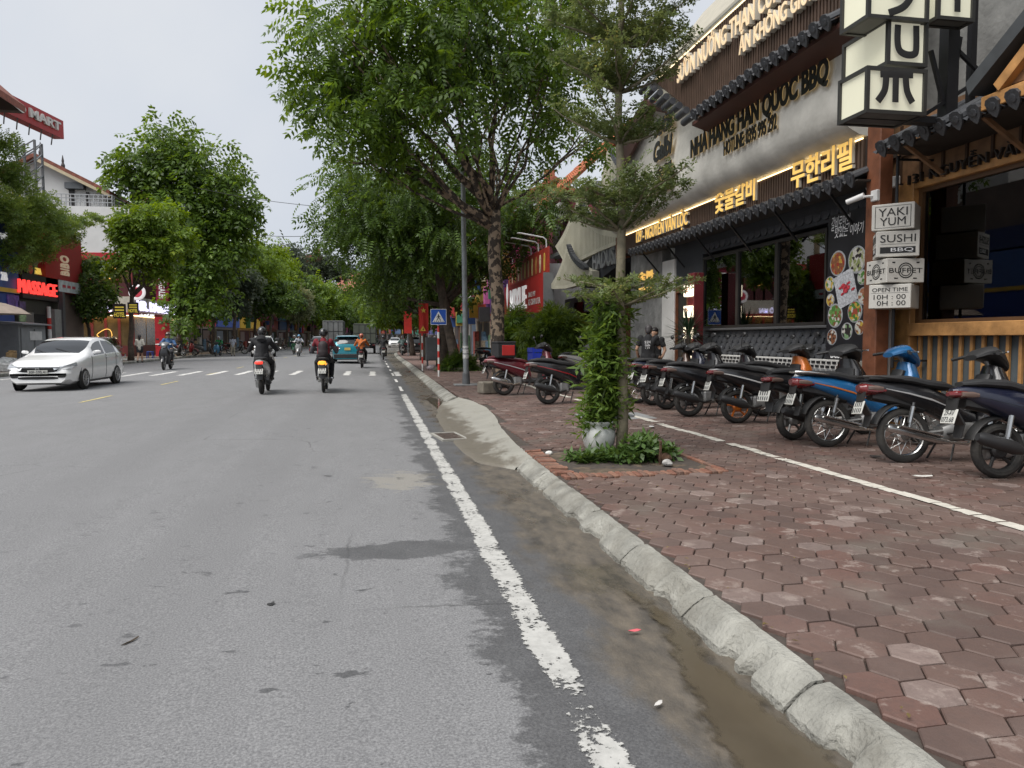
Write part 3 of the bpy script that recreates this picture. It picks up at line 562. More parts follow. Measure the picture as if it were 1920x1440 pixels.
# slat band and LED
bandb = bxo('slat_backing', (7.36, YR, za+.1), (7.6, YL, zled), mat('band_backing', (.03, .02, .015), .7), kr)
sb = MB(); y = YR+.04
while y < YL-.05: sb.box((7.325, y, za+.12), (7.362, y+.048, zled-.03)); y += .085
sb.build('fascia_slats', wood_slat, kr, kind='stuff'); bxo('led_strip', (7.31, YR+.05, zled-.028), (7.33, YL-.05, zled-.012), ledm, kr)
bxo('end_board', (7.28, YL-.03, za+.05), (7.62, YL+.30, zled+.0), wood_post, kr)
# swelling concrete fascia
zc1 = YZ(1440, 175, 7.05)[1]+.12
prof = [(7.42, zled+.005), (7.25, zled+.03), (7.05, zled+.13), (6.93, zled+.33), (6.90, zled+.6), (6.93, zled+1.1), (6.97, zled+1.6), (7.0, zc1), (7.5, zc1)]
m_ = MB(); n = len(prof); NY = 24
for i in range(NY+1):
    yy = YR+.02+(YL-YR-.04)*i/NY
    for x, z in prof: m_.v.append((x+.02*mnoise.noise((yy*.7, z, 0)), yy, z))
for i in range(NY):
    for j in range(n-1): m_.f.append((i*n+j, i*n+j+1, (i+1)*n+j+1, (i+1)*n+j))
m_.f += [tuple(range(n-1, -1, -1)), tuple(NY*n+j for j in range(n))]
cf = m_.build('concrete_fascia', concr, kr, smooth=60)
PC = lambda a, c: YZ(a, c, 7.0)
MB().prism([(YL-.03, zled+.6), PC(1172, 318), PC(1192, 262), PC(1216, 218), PC(1240, 180), (YR, PC(1440, 130)[1]), (YR, zled+.6)], 0, 7.0, 7.5).build('fascia_wall', concr, kr)
# upper fascia box with its tiled skirt
XP = 6.62
P = lambda a, c: YZ(a, c, XP)
zb, zu = P(1440, 137)[1], P(1440, -45)[1]-.02; Ybl, Ytl = P(1312, 232)[0], P(1226, 172)[0]; YUr = P(1592, 30)[0]
MB().prism([(Ybl, zb), (Ytl, zu), (YUr, zu), (YUr, zb)], 0, XP+.04, 7.6).build('upper_fascia', mat('band_backing', (.03, .02, .015), .7), kr)
sb = MB(); y = YUr+.03
while y < Ytl-.06:
    z0 = zb if y < Ybl else zb+(zu-zb)*(y-Ybl)/(Ytl-Ybl)
    if zu-.05-z0 > .05: sb.box((XP, y, z0+.02), (XP+.045, y+.048, zu-.04))
    y += .085
sb.build('fascia_slats', wood_slat, kr, kind='stuff')
bxo('led_strip', (XP-.01, YUr, zu-.035), (XP+.012, Ytl-.1, zu-.015), mat('led_dim', (1, .85, .6), .4, emit=.8, ecol=(1, .8, .5)), kr)
MB().prism([(XP-.06, zu), (XP-.06, zu+.02), (7.2, zu+.55), (7.6, zu+.55), (7.6, zu)], 1, YUr, Ytl+.5).build('parapet_flashing', steel_g, kr)
MB().prism([(XP-.10, zb-.03), (XP-.10, zb-.10), (7.06, zb-.27), (7.5, zb-.27), (7.5, zb-.03)], 1, YUr, Ybl+.15).build('soffit', wood_dk, kr)
tile_row(YUr, Ybl+.05, XP-.26, XP+.02, zb+.0, zb+.14, .27, kr, 'skirt_tile')
for i in range(8):                                                     # round tiles stepping up the hip at the far end
    t = i/7; yy = Ybl+(Ytl-Ybl)*t; zz = zb+.08+(zu-zb-.15)*t
    MB().tube([(XP-.12, yy+.02, zz), (XP-.12, yy+.52, zz-.02)], .075, 10).build('hip_tile', tile_blk, kr, smooth=True)
zl0 = at(1172, 315, X=7.02)
MB().prism([(YZ(1172, 318, 6.88)[0], YZ(1172, 318, 6.88)[1]), (YZ(1171, 255, 6.88)[0], YZ(1171, 255, 6.88)[1]), (YZ(1214, 184, 6.88)[0], YZ(1214, 184, 6.88)[1]), (YZ(1262, 214, 6.88)[0], YZ(1262, 214, 6.88)[1]), (YZ(1230, 208, 6.88)[0], YZ(1230, 208, 6.88)[1])], 0, 6.80, 6.88).build('soffit', wood_dk, kr)
# letters
pale_gold = mat('pale_gold_letter', (.80, .62, .40), .4, var=.05, emit=.12, ecol=(1, .74, .45))  # unlit pale gold, again with a little glow added
def lit(name, s, X, pl, pr, yt, yb, face, depth=.10, off=.03):  # gold face on a pale return; the face's glow is added, not a lamp
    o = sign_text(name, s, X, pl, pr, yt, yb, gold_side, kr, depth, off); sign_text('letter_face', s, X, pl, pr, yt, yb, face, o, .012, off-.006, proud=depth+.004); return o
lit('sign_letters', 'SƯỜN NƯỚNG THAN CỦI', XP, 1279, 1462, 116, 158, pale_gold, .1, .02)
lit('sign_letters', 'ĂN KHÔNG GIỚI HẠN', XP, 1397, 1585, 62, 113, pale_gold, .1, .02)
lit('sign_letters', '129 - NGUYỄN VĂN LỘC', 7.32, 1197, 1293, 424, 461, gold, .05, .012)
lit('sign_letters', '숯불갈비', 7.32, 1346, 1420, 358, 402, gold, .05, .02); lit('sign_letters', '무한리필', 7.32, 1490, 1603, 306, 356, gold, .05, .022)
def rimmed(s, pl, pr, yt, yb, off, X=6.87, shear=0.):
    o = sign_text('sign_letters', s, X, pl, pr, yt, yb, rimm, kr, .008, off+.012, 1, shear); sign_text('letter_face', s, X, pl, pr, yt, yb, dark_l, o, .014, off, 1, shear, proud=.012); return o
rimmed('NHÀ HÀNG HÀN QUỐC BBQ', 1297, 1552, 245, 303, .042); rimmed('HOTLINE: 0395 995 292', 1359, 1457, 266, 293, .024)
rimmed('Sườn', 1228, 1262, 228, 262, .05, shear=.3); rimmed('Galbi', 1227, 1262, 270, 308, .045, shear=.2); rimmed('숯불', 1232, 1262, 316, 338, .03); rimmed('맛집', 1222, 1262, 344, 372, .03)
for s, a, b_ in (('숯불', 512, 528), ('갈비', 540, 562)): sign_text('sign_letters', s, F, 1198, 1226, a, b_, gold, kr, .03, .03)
# roof behind
MB().prism([(8.2, zu+.4), (8.2, zu+1.6), (9.6, zu+3.4), (12, zu+1.2), (12, zu+.4)], 1, 15.2, 20.6).build('gable_house', mat('beige_wall', (.42, .39, .32), .8, var=.1), kr)
# red post with small lit boxes
rp_ = site('lantern_post', 'dark red post with a column of small lit sign boxes beside the restaurant door', 'post', (7.2, YZ(1302, 640, 7.2)[0], PZ))
yc = YZ(1302, 640, 7.2)[0]; redp = mat('maroon_paint', (.12, .014, .018), .45, var=.15); bxo('post_body', (7.1, yc-.16, PZ), (7.34, yc+.16, 2.95), redp, rp_, .01)
bxl = mat('lit_box_white', (.8, .74, .62), .5, emit=.7, ecol=(1, .86, .62), var=.1)
for zz, s in ((2.55, '무'), (2.08, '한'), (1.60, '리'), (1.14, '필'), (.66, '갈')):
    o = bxo('sign_box', (6.98, yc-.17, zz-.13), (7.099, yc+.13, zz+.13), bxl, rp_, .012); text_on('letter', s, (6.98, yc+.09, zz-.09), (0, -1, 0), (0, 0, 1), .22, .18, .006, mat('box_letter', (.35, .10, .04), .5), o, .02)
# corner post
cp = site('corner_post', 'tall red brown timber post between the two restaurants', 'post', (7.4, YZ(1640, 600, 7.4)[0], PZ))
bxo('post_body', (7.24, YZ(1645, 500, 7.24)[0], PZ), (7.46, YZ(1620, 500, 7.24)[0], zled+.12), wood_post, cp, .012)
# food poster
po = site('food_poster', 'tall black menu poster with round dishes and white brush lettering', 'poster', (7.5, YZ(1586, 600, 7.52)[0], PZ))
a, c = YZ(1551, 540, 7.52)[0], YZ(1624, 540, 7.52)[0]; zp0, zp1 = YZ(1590, 692, 7.52)[1], YZ(1590, 396, 7.52)[1]
bxo('board', (7.52, c, zp0), (7.56, a, zp1), mat('poster_black', (.014, .014, .017), .35, var=.2), po); wh = mat('poster_white', (.75, .75, .75), .5)
sign_text('lettering', '갈비로만의', 7.52, 1560, 1594, 408, 434, wh, po, .003, .0, 1, .25); sign_text('lettering', '맛있는 이야기', 7.52, 1566, 1620, 427, 447, wh, po, .003, .0, 1, .25); sign_text('lettering', 'Best Of', 7.52, 1558, 1598, 655, 671, wh, po, .003, .005)
def dish(px, py, r, cols_, seed):
    Y, Z = YZ(px, py, 7.52); nm = 'dish_%d' % seed; m, e, b = new_mat(nm); tcn = e.N.new('ShaderNodeTexCoord'); vo = e.N.new('ShaderNodeTexVoronoi'); vo.inputs['Scale'].default_value = 18+seed*.3; e.L.new(tcn.outputs['Object'], vo.inputs['Vector'])
    rr = e.N.new('ShaderNodeValToRGB'); rr.color_ramp.interpolation = 'CONSTANT'; sp = e.N.new('ShaderNodeSeparateXYZ'); e.L.new(vo.outputs['Color'], sp.inputs[0]); e.L.new(sp.outputs[0], rr.inputs[0]); el = rr.color_ramp.elements
    el[0].color = (*cols_[0], 1); el[1].color = (*cols_[1], 1); el[1].position = .4
    for q, cc in enumerate(cols_[2:]): k = el.new(.62+.16*q); k.color = (*cc, 1)
    mm = e.N.new('ShaderNodeMix'); mm.data_type = 'RGBA'; mm.blend_type = 'MULTIPLY'; mm.inputs[0].default_value = .8; e.L.new(rr.outputs[0], mm.inputs[6]); e.L.new(e.noise(tcn.outputs['Object'], 60, 4), mm.inputs[7]); e.L.new(mm.outputs[2], b.inputs['Base Color'])
    M_ = Matrix.Translation((7.519, 0, 0)) @ Matrix.Rotation(R(-90), 4, 'Y'); o = MB().lathe([(r, 0), (r*.98, .004), (r*.88, .005), (r*.86, .002)], 22, Matrix.Translation((7.5195, Y, Z)) @ Matrix.Rotation(R(-90), 4, 'Y')).build('dish_picture', mat('dish_rim', (.30, .31, .32), .4), po)
    MB().lathe([(r*.87, .003), (r*.86, .0075), (.001, .008)], 22, Matrix.Translation((7.5195, Y, Z)) @ Matrix.Rotation(R(-90), 4, 'Y')).build('food_picture', m, o)
gn, rd_, br, wt, bk, yl = (.10, .28, .05), (.45, .05, .03), (.32, .12, .05), (.8, .78, .7), (.04, .03, .03), (.75, .5, .08)
for i, (px, py, r, cc) in enumerate(((1571, 494, .21, (br, rd_, yl, (.5, .2, .08))), (1607, 487, .22, (wt, (.35, .4, .15), bk, (.6, .6, .4))), (1556, 533, .13, (wt, gn, yl)), (1617, 520, .12, (wt, (.6, .65, .5), gn)), (1557, 563, .11, (wt, br, yl)), (1619, 555, .14, ((.5, .2, .1), gn, wt)), (1566, 592, .20, (gn, wt, br, (.2, .4, .1))), (1603, 584, .18, (gn, yl, wt, (.5, .1, .05))), (1560, 632, .135, (br, wt, bk)), (1588, 621, .14, ((.3, .5, .25), wt, bk)), (1612, 614, .12, (br, yl, wt)))): dish(px, py, r, cc, i)
Y, Z = YZ(1586, 541, 7.52); M_ = Matrix.Translation((7.519, Y, Z)) @ Matrix.Rotation(R(-18), 4, 'X')
MB().box((-.006, -.25, -.27), (-.001, .25, .27), 0, M_).build('grill_picture', mat('grill_grey', (.42, .43, .45), .5, var=.4, scale=40), po)
mm_ = MB()
for k in range(16): mm_.ball((-.003-.0005*k, rnd.gauss(-.03, .07), rnd.gauss(-.01, .05)), (.003, .05, .022), 8, Matrix.Translation((-.006, 0, 0)) @ M_)
mm_.build('meat_picture', mat('meat', (.42, .035, .05), .5, var=.7, scale=26), po)
# wall camera
def camera_box(loc, label):
    o = site('security_camera', label, 'camera', loc); x, y, z = loc; wm = mat('camera_white', (.7, .7, .69), .4); bxo('junction_box', (x-.02, y-.07, z-.08), (x+.06, y+.07, z+.08), wm, o, .01)
    MB().tube([(x-.02, y+.02, z), (x-.14, y+.06, z-.01)], .018).build('arm', wm, o); MB().tube([(x-.10, y+.10, z+.02), (x-.24, y+.30, z-.05)], [.045, .04], 12).build('camera_head', wm, o, smooth=True)
camera_box(tuple(at(1640, 367, X=7.22)), 'white security camera on the red brown timber post'); 
room_w = mat('room_brown', (.13, .10, .075), .8, var=.3, scale=1)
# ===== sushi and grill house beside the timber post
G = 7.9
ya = site('restaurant_building', 'timber fronted restaurant with a large dark window and slatted base', 'building', (G, 7.5, PZ))
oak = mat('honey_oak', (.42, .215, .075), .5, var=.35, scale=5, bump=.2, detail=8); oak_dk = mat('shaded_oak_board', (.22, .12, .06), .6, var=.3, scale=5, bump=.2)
YA0, YA1 = 2.2, YZ(1668, 500, G)[0]; zsl, zwt = YZ(1800, 617, G)[1], YZ(1740, 352, G)[1]; zbm = YZ(1800, 604, G)[1]
yw = YZ(1724, 500, G)[0]
MB().box((11.2, YA0, PZ), (16, YA1-.02, 9)).build('rear_block', concr, ya); MB().box((G+.3, YA0, PZ-.04), (11.2, YA1-.3, PZ+.02)).build('shop_floor', room_w, ya); MB().box((11.0, YA0, PZ), (11.18, YA1-.3, zwt+.5)).build('back_wall', room_w, ya)
MB().box((G+.1, YA0, zwt+.2), (11.2, YA1-.02, zwt+.45)).build('ceiling', room_w, ya); MB().box((G+.3, YA1-.3, PZ), (11.2, YA1-.02, zwt+.2)).build('side_wall', room_w, ya)
bxo('corner_board', (G-.10, YZ(1690, 500, G)[0], PZ), (G+.25, YA1, zwt+.12), mat('walnut_board', (.11, .055, .028), .55, var=.3, scale=5), ya); bxo('corner_board', (G-.14, yw, PZ), (G+.2, YZ(1690, 500, G)[0]-.003, zwt+.12), oak, ya, .01)
bxo('window_head', (G-.13, YA0, zwt), (G+.15, yw-.002, zwt+.12), oak, ya, .008); bxo('window_ledge', (G-.18, YA0, zsl-.09), (G+.15, yw-.002, zbm), oak, ya, .008)
w = MB(); w.box((G-.05, yw-.08, zbm), (G+.05, yw-.004, zwt)); w.box((G-.05, YA0, zwt-.06), (G+.05, yw-.08, zwt)); w.box((G-.05, YA0, zbm), (G+.05, yw-.08, zbm+.05)); wn = w.build('window', mat('dark_oak', (.10, .05, .02), .5), ya)
bxo('pane', (G, YA0, zbm+.05), (G+.008, yw-.08, zwt-.06), glass_mat('dim_shop_glass', (.6, .58, .54), .085), wn)
bxo('base_glass', (G, YA0, .68), (G+.02, yw, zsl-.09), mat('frosted_panel', (.085, .105, .115), .35, var=.25, scale=2), ya)
sm = MB().box((-.05, -.024, .68), (-.004, .024, zsl-.09), .004).mesh('base_slat', oak); y = yw-.10
while y > YA0+.1: inst('base_slat', sm, ya, (G, y, 0)); y -= .19
bxo('base_ledge', (G-.35, YA0, .55), (G+.1, yw, .675), mat('ledge_stone', (.30, .25, .19), .7, var=.2, scale=5), ya, .01); bxo('base_plinth', (G-.25, YA0, PZ), (G+.1, yw, .548), mat('plinth_grey', (.16, .16, .155), .8, var=.2), ya)
# boarded strip over the window, with lettering, under a tile eave
zev = at(1760, 255, X=7.05).z+.13
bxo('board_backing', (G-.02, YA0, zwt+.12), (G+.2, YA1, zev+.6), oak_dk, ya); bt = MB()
for yy in np.arange(YA0+.2, YA1, .42): bt.box((G-.05, yy, zwt+.13), (G-.022, yy+.04, zev+.5))
bt.box((G-.05, YA0, zwt+.55), (G-.023, YA1, zwt+.59)); bt.build('board_battens', mat('batten_dark', (.06, .032, .018), .6), ya, kind='stuff')
tl = mat('charred_letter', (.020, .014, .010), .6); sign_text('sign_letters', '- 131 NGUYỄN VĂN LỘC', G-.14, 1690, 2010, 325, 357, tl, ya, .05, -.004, 1.08)
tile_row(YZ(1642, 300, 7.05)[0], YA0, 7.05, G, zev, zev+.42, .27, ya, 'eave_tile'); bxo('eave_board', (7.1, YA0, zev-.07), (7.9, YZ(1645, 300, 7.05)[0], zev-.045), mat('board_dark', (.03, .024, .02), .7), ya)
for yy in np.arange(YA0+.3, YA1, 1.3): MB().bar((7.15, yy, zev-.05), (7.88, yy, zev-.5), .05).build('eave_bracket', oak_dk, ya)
led = bxo('led_strip', (9.4, YZ(1735, 370, 9.4)[0]-.2, YZ(1800, 357, 9.4)[1]), (9.43, YZ(1735, 370, 9.4)[0]-3.2, YZ(1800, 357, 9.4)[1]+.03), mat('led_amber', (1, .6, .2), .4, emit=1.6, ecol=(1, .55, .16)), ya)
for px, py in ((1900, 475), (1990, 440)):
    p = at(px, py, X=8.9); MB().lathe([(.10, .22), (.33, -.20), (.34, -.22), (.30, -.20), (.08, .21)], 16, Matrix.Translation(p)).build('paper_lamp', mat('lamp_paper', (.35, .26, .15), .8, emit=.10, ecol=(1, .7, .4)), ya); MB().tube([p+Vector((0, 0, .2)), (p.x, p.y, zwt+.2)], .008, 6).build('lamp_cord', blk, ya)
for px, w_, h_ in ((1790, .5, .9), (1850, .9, .55)):
    p = at(px, 540, X=10.6); bxo('counter', (10.4, p.y-w_, PZ), (10.9, p.y+w_, PZ+h_+.6), mat('counter_grey', (.12, .115, .11), .6), ya)
# upper storey: rough grey wall, steel terrace frame, little gable, planting
gw = mat('weathered_render', (.21, .21, .20), .9, var=.3, scale=2.2, bump=.5, dirt=.5, dirtcol=(.10, .10, .09), detail=9)
bxo('upper_wall', (8.35, YA0, zev+.3), (8.6, YA1+.35, zev+2.35), gw, ya)
st = MB(); zr = zev+2.4
for yy in (3.0, 5.2, 7.4, 9.6): st.box((8.3, yy-.05, zev+.5), (8.4, yy+.05, zr+3.4))
for k in range(9): st.box((8.32, YA0, zr+.1+k*.38), (8.37, YA1-.2, zr+.15+k*.38))
st.build('terrace_rails', blk, ya)
bxo('terrace_screen', (9.6, YA0, zr), (9.7, YA1, zr+4.2), mat('terrace_screen', (.07, .075, .075), .4, var=.5, scale=2), ya)
gx = 7.1; ga, gb, gc = YZ(1832, 180, gx), YZ(1925, 88, gx), YZ(1850, 197, gx)
gb2 = (ga[0]-1.7, ga[1]+1.15)
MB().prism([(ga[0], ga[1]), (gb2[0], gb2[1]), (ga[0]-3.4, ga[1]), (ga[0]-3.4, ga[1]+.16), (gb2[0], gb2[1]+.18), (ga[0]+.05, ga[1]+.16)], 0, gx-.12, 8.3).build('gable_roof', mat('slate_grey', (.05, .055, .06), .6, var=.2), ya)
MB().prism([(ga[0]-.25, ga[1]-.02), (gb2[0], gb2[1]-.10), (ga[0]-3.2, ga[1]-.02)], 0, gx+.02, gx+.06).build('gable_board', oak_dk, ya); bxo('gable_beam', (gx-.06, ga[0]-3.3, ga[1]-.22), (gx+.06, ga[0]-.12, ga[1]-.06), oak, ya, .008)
MB().bar((gx-.02, ga[0]-.35, ga[1]-.02), (gx-.02, gb2[0], gb2[1]-.12), .12, .12).build('gable_rafter', oak, ya)
# green conduit strip at the corner and wall camera
gs = site('conduit_panel', 'lime green strip panel with a pale pipe beside the timber post', 'panel', (7.62, YZ(1657, 640, 7.62)[0], PZ))
a, c = YZ(1650, 640, 7.62)[0], YZ(1665, 640, 7.62)[0]; bxo('strip', (7.6, c, PZ), (7.66, a, 2.1), mat('lime_paint', (.22, .48, .06), .5, var=.25, scale=4, dirt=.3), gs); MB().tube([(7.6, c-.05, PZ), (7.6, c-.05, 2.3)], .025).build('pipe', mat('pipe_grey', (.45, .45, .44), .5), gs)
camera_box(tuple(at(1676, 341, X=7.75)), 'grey security camera under the tile eave of the timber restaurant')
# ===== stack of four small sign boxes
sb_ = site('sign_stack', 'stack of four white cube signs with black lettering on a thin pole', 'sign', (7.3, YZ(1672, 600, 7.3)[0], PZ))
cw = mat('cube_white', (.62, .60, .55), .6, var=.06, dirt=.2, dirtcol=(.4, .36, .28)); ck = mat('print_black', (.015, .015, .015), .6)
yc = YZ(1672, 500, 7.3)[0]
MB().tube([(7.35, yc, 1.05), (7.35, yc, 4.05)], .022).build('pole', blk, sb_)
for zz in (4.0, 1.15): MB().bar((7.35, yc, zz), (7.9, yc-.05, zz), .03).build('wall_arm', blk, sb_)
def cube_sign(pl, pr, yt, yb, rot, lines, both=None):
    """cube turned on the pole; lines: (text, y0, y1, x0, x1) in face fractions"""
    Y, z1 = YZ((pl+pr)/2, yt, 7.3); z0 = YZ((pl+pr)/2, yb, 7.3)[1]; h = z1-z0; s_ = .27
    o = MB().box((-s_, -s_, 0), (s_, s_, h), .008, Matrix.Translation((7.35, yc, z0)) @ Matrix.Rotation(R(rot), 4, 'Z')).build('sign_box', cw, sb_)
    Q = Matrix.Rotation(R(rot), 3, 'Z')
    for face in range(2):
        ux = Q @ Vector((1, 0, 0)) if face == 0 else Q @ Vector((0, -1, 0)); n = ux.cross(Vector((0, 0, 1))); o0 = Vector((7.35, yc, z0))+n*s_-ux*s_
        for t in (lines if face == 0 else (both or lines)):
            if t[0] == '#': 
                mb_ = MB(); p = o0+ux*(t[3]*2*s_)+Vector((0, 0, t[1]*h))+n*.002; wv = ux*((t[4]-t[3])*2*s_); hv_ = Vector((0, 0, (t[2]-t[1])*h)); mb_.add([p, p+wv, p+wv+hv_, p+hv_], [(0, 1, 2, 3)]); mb_.build('print', ck if len(t) < 6 else t[5], o)
            elif t[0] == 'O':
                mb_ = MB(); c_ = o0+ux*(t[3]*2*s_)+Vector((0, 0, t[1]*h))+n*.003; k = 20; r0, r1 = t[2]*h, t[2]*h*.86
                mb_.v = [tuple(c_+ux*(r*math.cos(2*math.pi*i/k))+Vector((0, 0, r*math.sin(2*math.pi*i/k)))) for r in (r0, r1) for i in range(k)]; mb_.f = [(i, (i+1) % k, k+(i+1) % k, k+i) for i in range(k)]; mb_.build('print', ck, o)
            else: text_on('lettering', t[0], o0+ux*(t[3]*2*s_)+Vector((0, 0, t[1]*h)), ux, (0, 0, 1), (t[4]-t[3])*2*s_, (t[2]-t[1])*h, .002, ck if len(t) < 6 else t[5], o, t[6] if len(t) > 6 else .0)
fr_ = [('#', .08, .095, .08, .92), ('#', .90, .915, .08, .92), ('#', .08, .915, .08, .095), ('#', .08, .915, .905, .92)]
cube_sign(1651, 1701, 386, 434, -47, [('YAKI', .53, .83, .16, .84), ('YUM', .17, .47, .20, .80)]+fr_)
cube_sign(1643, 1706, 437, 484, -32, [('SUSHI', .56, .86, .09, .91), ('#', .48, .492, .1, .9), ('#', .13, .38, .09, .91), ('BBQ', .17, .34, .34, .86, wh)])
bt_ = [('BUFFET', .40, .60, .06, .94), ('O', .5, .33, .5), ('O', .5, .24, .5), ('#', .15, .2, .2, .3), ('#', .15, .2, .7, .8), ('#', .8, .86, .14, .22), ('#', .8, .86, .78, .86)]
cube_sign(1638, 1707, 488, 532, -8, bt_)
cube_sign(1643, 1699, 535, 579, -50, [('OPEN TIME', .70, .86, .08, .92), ('10H : 00', .38, .58, .12, .88), ('0H : 00', .12, .32, .2, .88), ('#', .64, .65, .05, .95)])
# ===== large projecting light-box sign
ls = site('light_box_sign', 'stacked cream light boxes with bold black characters on a black steel frame', 'sign', (6.4, 8.2, zev+.6))
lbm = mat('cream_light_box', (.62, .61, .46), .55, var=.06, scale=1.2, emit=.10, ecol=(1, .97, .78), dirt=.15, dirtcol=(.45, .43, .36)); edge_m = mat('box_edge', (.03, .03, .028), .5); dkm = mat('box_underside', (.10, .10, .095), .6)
def light_box(pl, pr, yt, yb, pside, Yf, strokes):
    a = at(pl, yb, Y=Yf); b_ = at(pr, yb, Y=Yf); z1 = at(pl, yt, Y=Yf).z; yb_ = at(pside, yb-8, X=a.x).y
    o = bxo('light_box', (a.x+.01, Yf+.01, a.z+.01), (b_.x-.01, yb_-.01, z1-.01), lbm, ls); e_ = MB(); X0, X1, Z0, Z1 = a.x, b_.x, a.z, z1; t = .022
    for x in (X0, X1):
        for y in (Yf, yb_): e_.box((x-t, y-t, Z0-t), (x+t, y+t, Z1+t))
        for z in (Z0, Z1): e_.box((x-t*.98, Yf+t, z-t), (x+t*.98, yb_-t, z+t))
    for y in (Yf, yb_):
        for z in (Z0, Z1): e_.box((X0+t, y-t*.96, z-t*.97), (X1-t, y+t*.96, z+t*.97))
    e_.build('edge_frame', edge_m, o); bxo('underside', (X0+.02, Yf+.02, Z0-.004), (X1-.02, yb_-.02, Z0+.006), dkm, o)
    for st_ in strokes:
        pts = [at(x, y, Y=Yf-.002) for x, y in st_]; q_ = MB().tube(pts, .043, 10); q_.v = [(v[0], Yf-.028+(v[1]-Yf)*.08, v[2]) for v in q_.v]; q_.build('character_stroke', ck, o)
    return o
def smoothpts(pts, n=6):
    out = []; P_ = [pts[0]]+pts+[pts[-1]]
    for i in range(1, len(P_)-2):
        for k in range(n):
            t = k/n; q = [.5*((2*P_[i][d])+(-P_[i-1][d]+P_[i+1][d])*t+(2*P_[i-1][d]-5*P_[i][d]+4*P_[i+1][d]-P_[i+2][d])*t*t+(-P_[i-1][d]+3*P_[i][d]-3*P_[i+1][d]+P_[i+2][d])*t**3) for d in (0, 1)]; out.append(tuple(q))
    return out+[pts[-1]]
light_box(1625, 1732, 127, 208, 1575, 8.0, [[(1648, 140), (1709, 142)], smoothpts([(1659, 142), (1656, 170), (1643, 191)]), [(1677, 142), (1676, 193)], smoothpts([(1695, 143), (1698, 172), (1708, 194)])])
light_box(1664, 1734, 36, 118, 1583, 8.06, [smoothpts([(1681, 48), (1680, 78), (1684, 96), (1697, 104), (1711, 103), (1715, 92), (1715, 50)])])
light_box(1628, 1737, -62, 30, 1580, 8.0, [smoothpts([(1668, -50), (1672, -20), (1690, -8), (1705, -22)]), smoothpts([(1712, -52), (1708, -12), (1692, 14), (1664, 26)])])
light_box(1758, 1823, -60, 33, 1735, 8.0, [[(1793, -50), (1792, 24)]])
fr2 = MB(); zb_ = at(1600, 226, Y=8.4).z
fr2.box((5.85, 8.25, zb_-.02), (8.4, 8.4, zb_+.06)); p1 = at(1772, 230, Y=8.4)
fr2.box((p1.x-.07, 8.3, zb_), (p1.x+.09, 8.46, zb_+3.2)); p2 = at(1812, 225, Y=8.5); fr2.box((p2.x-.03, 8.42, zb_-.1), (p2.x+.05, 8.5, zb_+2.6))
for (a, c) in (((1722, 222), (1835, 150)), ((1745, 95), (1768, 190)), ((1800, 70), (1785, 165)), ((1785, 85), (1850, 148))): fr2.bar(at(*a, Y=8.35), at(*c, Y=8.35), .045)
fr2.build('support_frame', blk, ls)
# ===== cafe with curved cream gables
BX = 7.55
cb = site('cafe_building', 'low cafe with sweeping curved cream gables and black tile ridges', 'building', (BX, 23.5, PZ))
crm = mat('cream_panel', (.44, .42, .33), .7, var=.12, scale=2, dirt=.3, dirtcol=(.25, .23, .17)); crm2 = mat('cream_groove', (.20, .19, .14), .8); YB0, YB1 = YL+.35, YZ(1040, 600, BX)[0]
bxo('wall', (8.6, YB0, PZ), (14, YB1, 6.2), mat('cafe_grey', (.20, .205, .20), .8, var=.15), cb); MB().box((7.5, YB0, PZ), (7.9, YB0+1.5, 3.2)).build('pier', mat('cafe_brown', (.10, .045, .02), .6), cb)
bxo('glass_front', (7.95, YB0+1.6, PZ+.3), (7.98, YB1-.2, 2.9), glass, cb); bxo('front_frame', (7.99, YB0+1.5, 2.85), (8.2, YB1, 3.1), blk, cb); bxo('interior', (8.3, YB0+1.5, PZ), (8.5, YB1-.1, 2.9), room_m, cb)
def gable(pts_px, X, name, ridge, th=.25):
    pts = [YZ(a, c, X) for a, c in pts_px]; MB().prism(pts, 0, X, X+th).build(name, crm, cb)
    ys = [p[0] for p in pts]; zs_ = [p[1] for p in pts]; y = min(ys)+.1; gr_ = MB()
    while y < max(ys)-.1:                                   # vertical grooves, clipped to the outline
        hit = []
        for i in range(len(pts)):
            p, q = pts[i], pts[(i+1) % len(pts)]
            if (p[0]-y)*(q[0]-y) < 0: hit.append(p[1]+(q[1]-p[1])*(y-p[0])/(q[0]-p[0]))
        hit.sort()
        for k in range(0, len(hit)-1, 2):
            if hit[k+1]-hit[k] > .5: gr_.box((X-.006, y-.012, hit[k]+.12), (X+.004, y+.012, hit[k+1]-.28))
        y += .16
    if gr_.f: gr_.build('panel_grooves', crm2, cb, kind='stuff')
    rp = [YZ(a, c, X-.12) for a, c in smoothpts(ridge, 5)]
    for i in range(len(rp)-1):                              # ridge tiles along the curved edge
        p, q = rp[i], rp[i+1]; MB().tube([(X+.0, (p[0]+q[0])/2, (p[1]+q[1])/2+.02), (X-.16, (p[0]+q[0])/2, (p[1]+q[1])/2+.02)], max(.05, math.hypot(p[0]-q[0], p[1]-q[1])*.52), 10).build('ridge_tile', tile_blk, cb, smooth=True)
gable(smoothpts([(1041, 462), (1056, 438), (1072, 402), (1084, 372)], 4)+smoothpts([(1086, 374), (1096, 398), (1112, 416), (1132, 425), (1172, 430)], 4)+[(1172, 452), (1120, 473), (1080, 492), (1062, 500)], 7.35, 'curved_gable', [(1086, 374), (1094, 394), (1108, 412), (1124, 422)])
gable(smoothpts([(1030, 538), (1042, 518), (1054, 490), (1062, 460)], 4)+smoothpts([(1064, 460), (1072, 480), (1084, 496), (1100, 505)], 4)+[(1110, 508), (1110, 528), (1060, 541), (1036, 542)], 7.2, 'curved_gable', [(1064, 460), (1072, 480), (1084, 495), (1098, 504)])
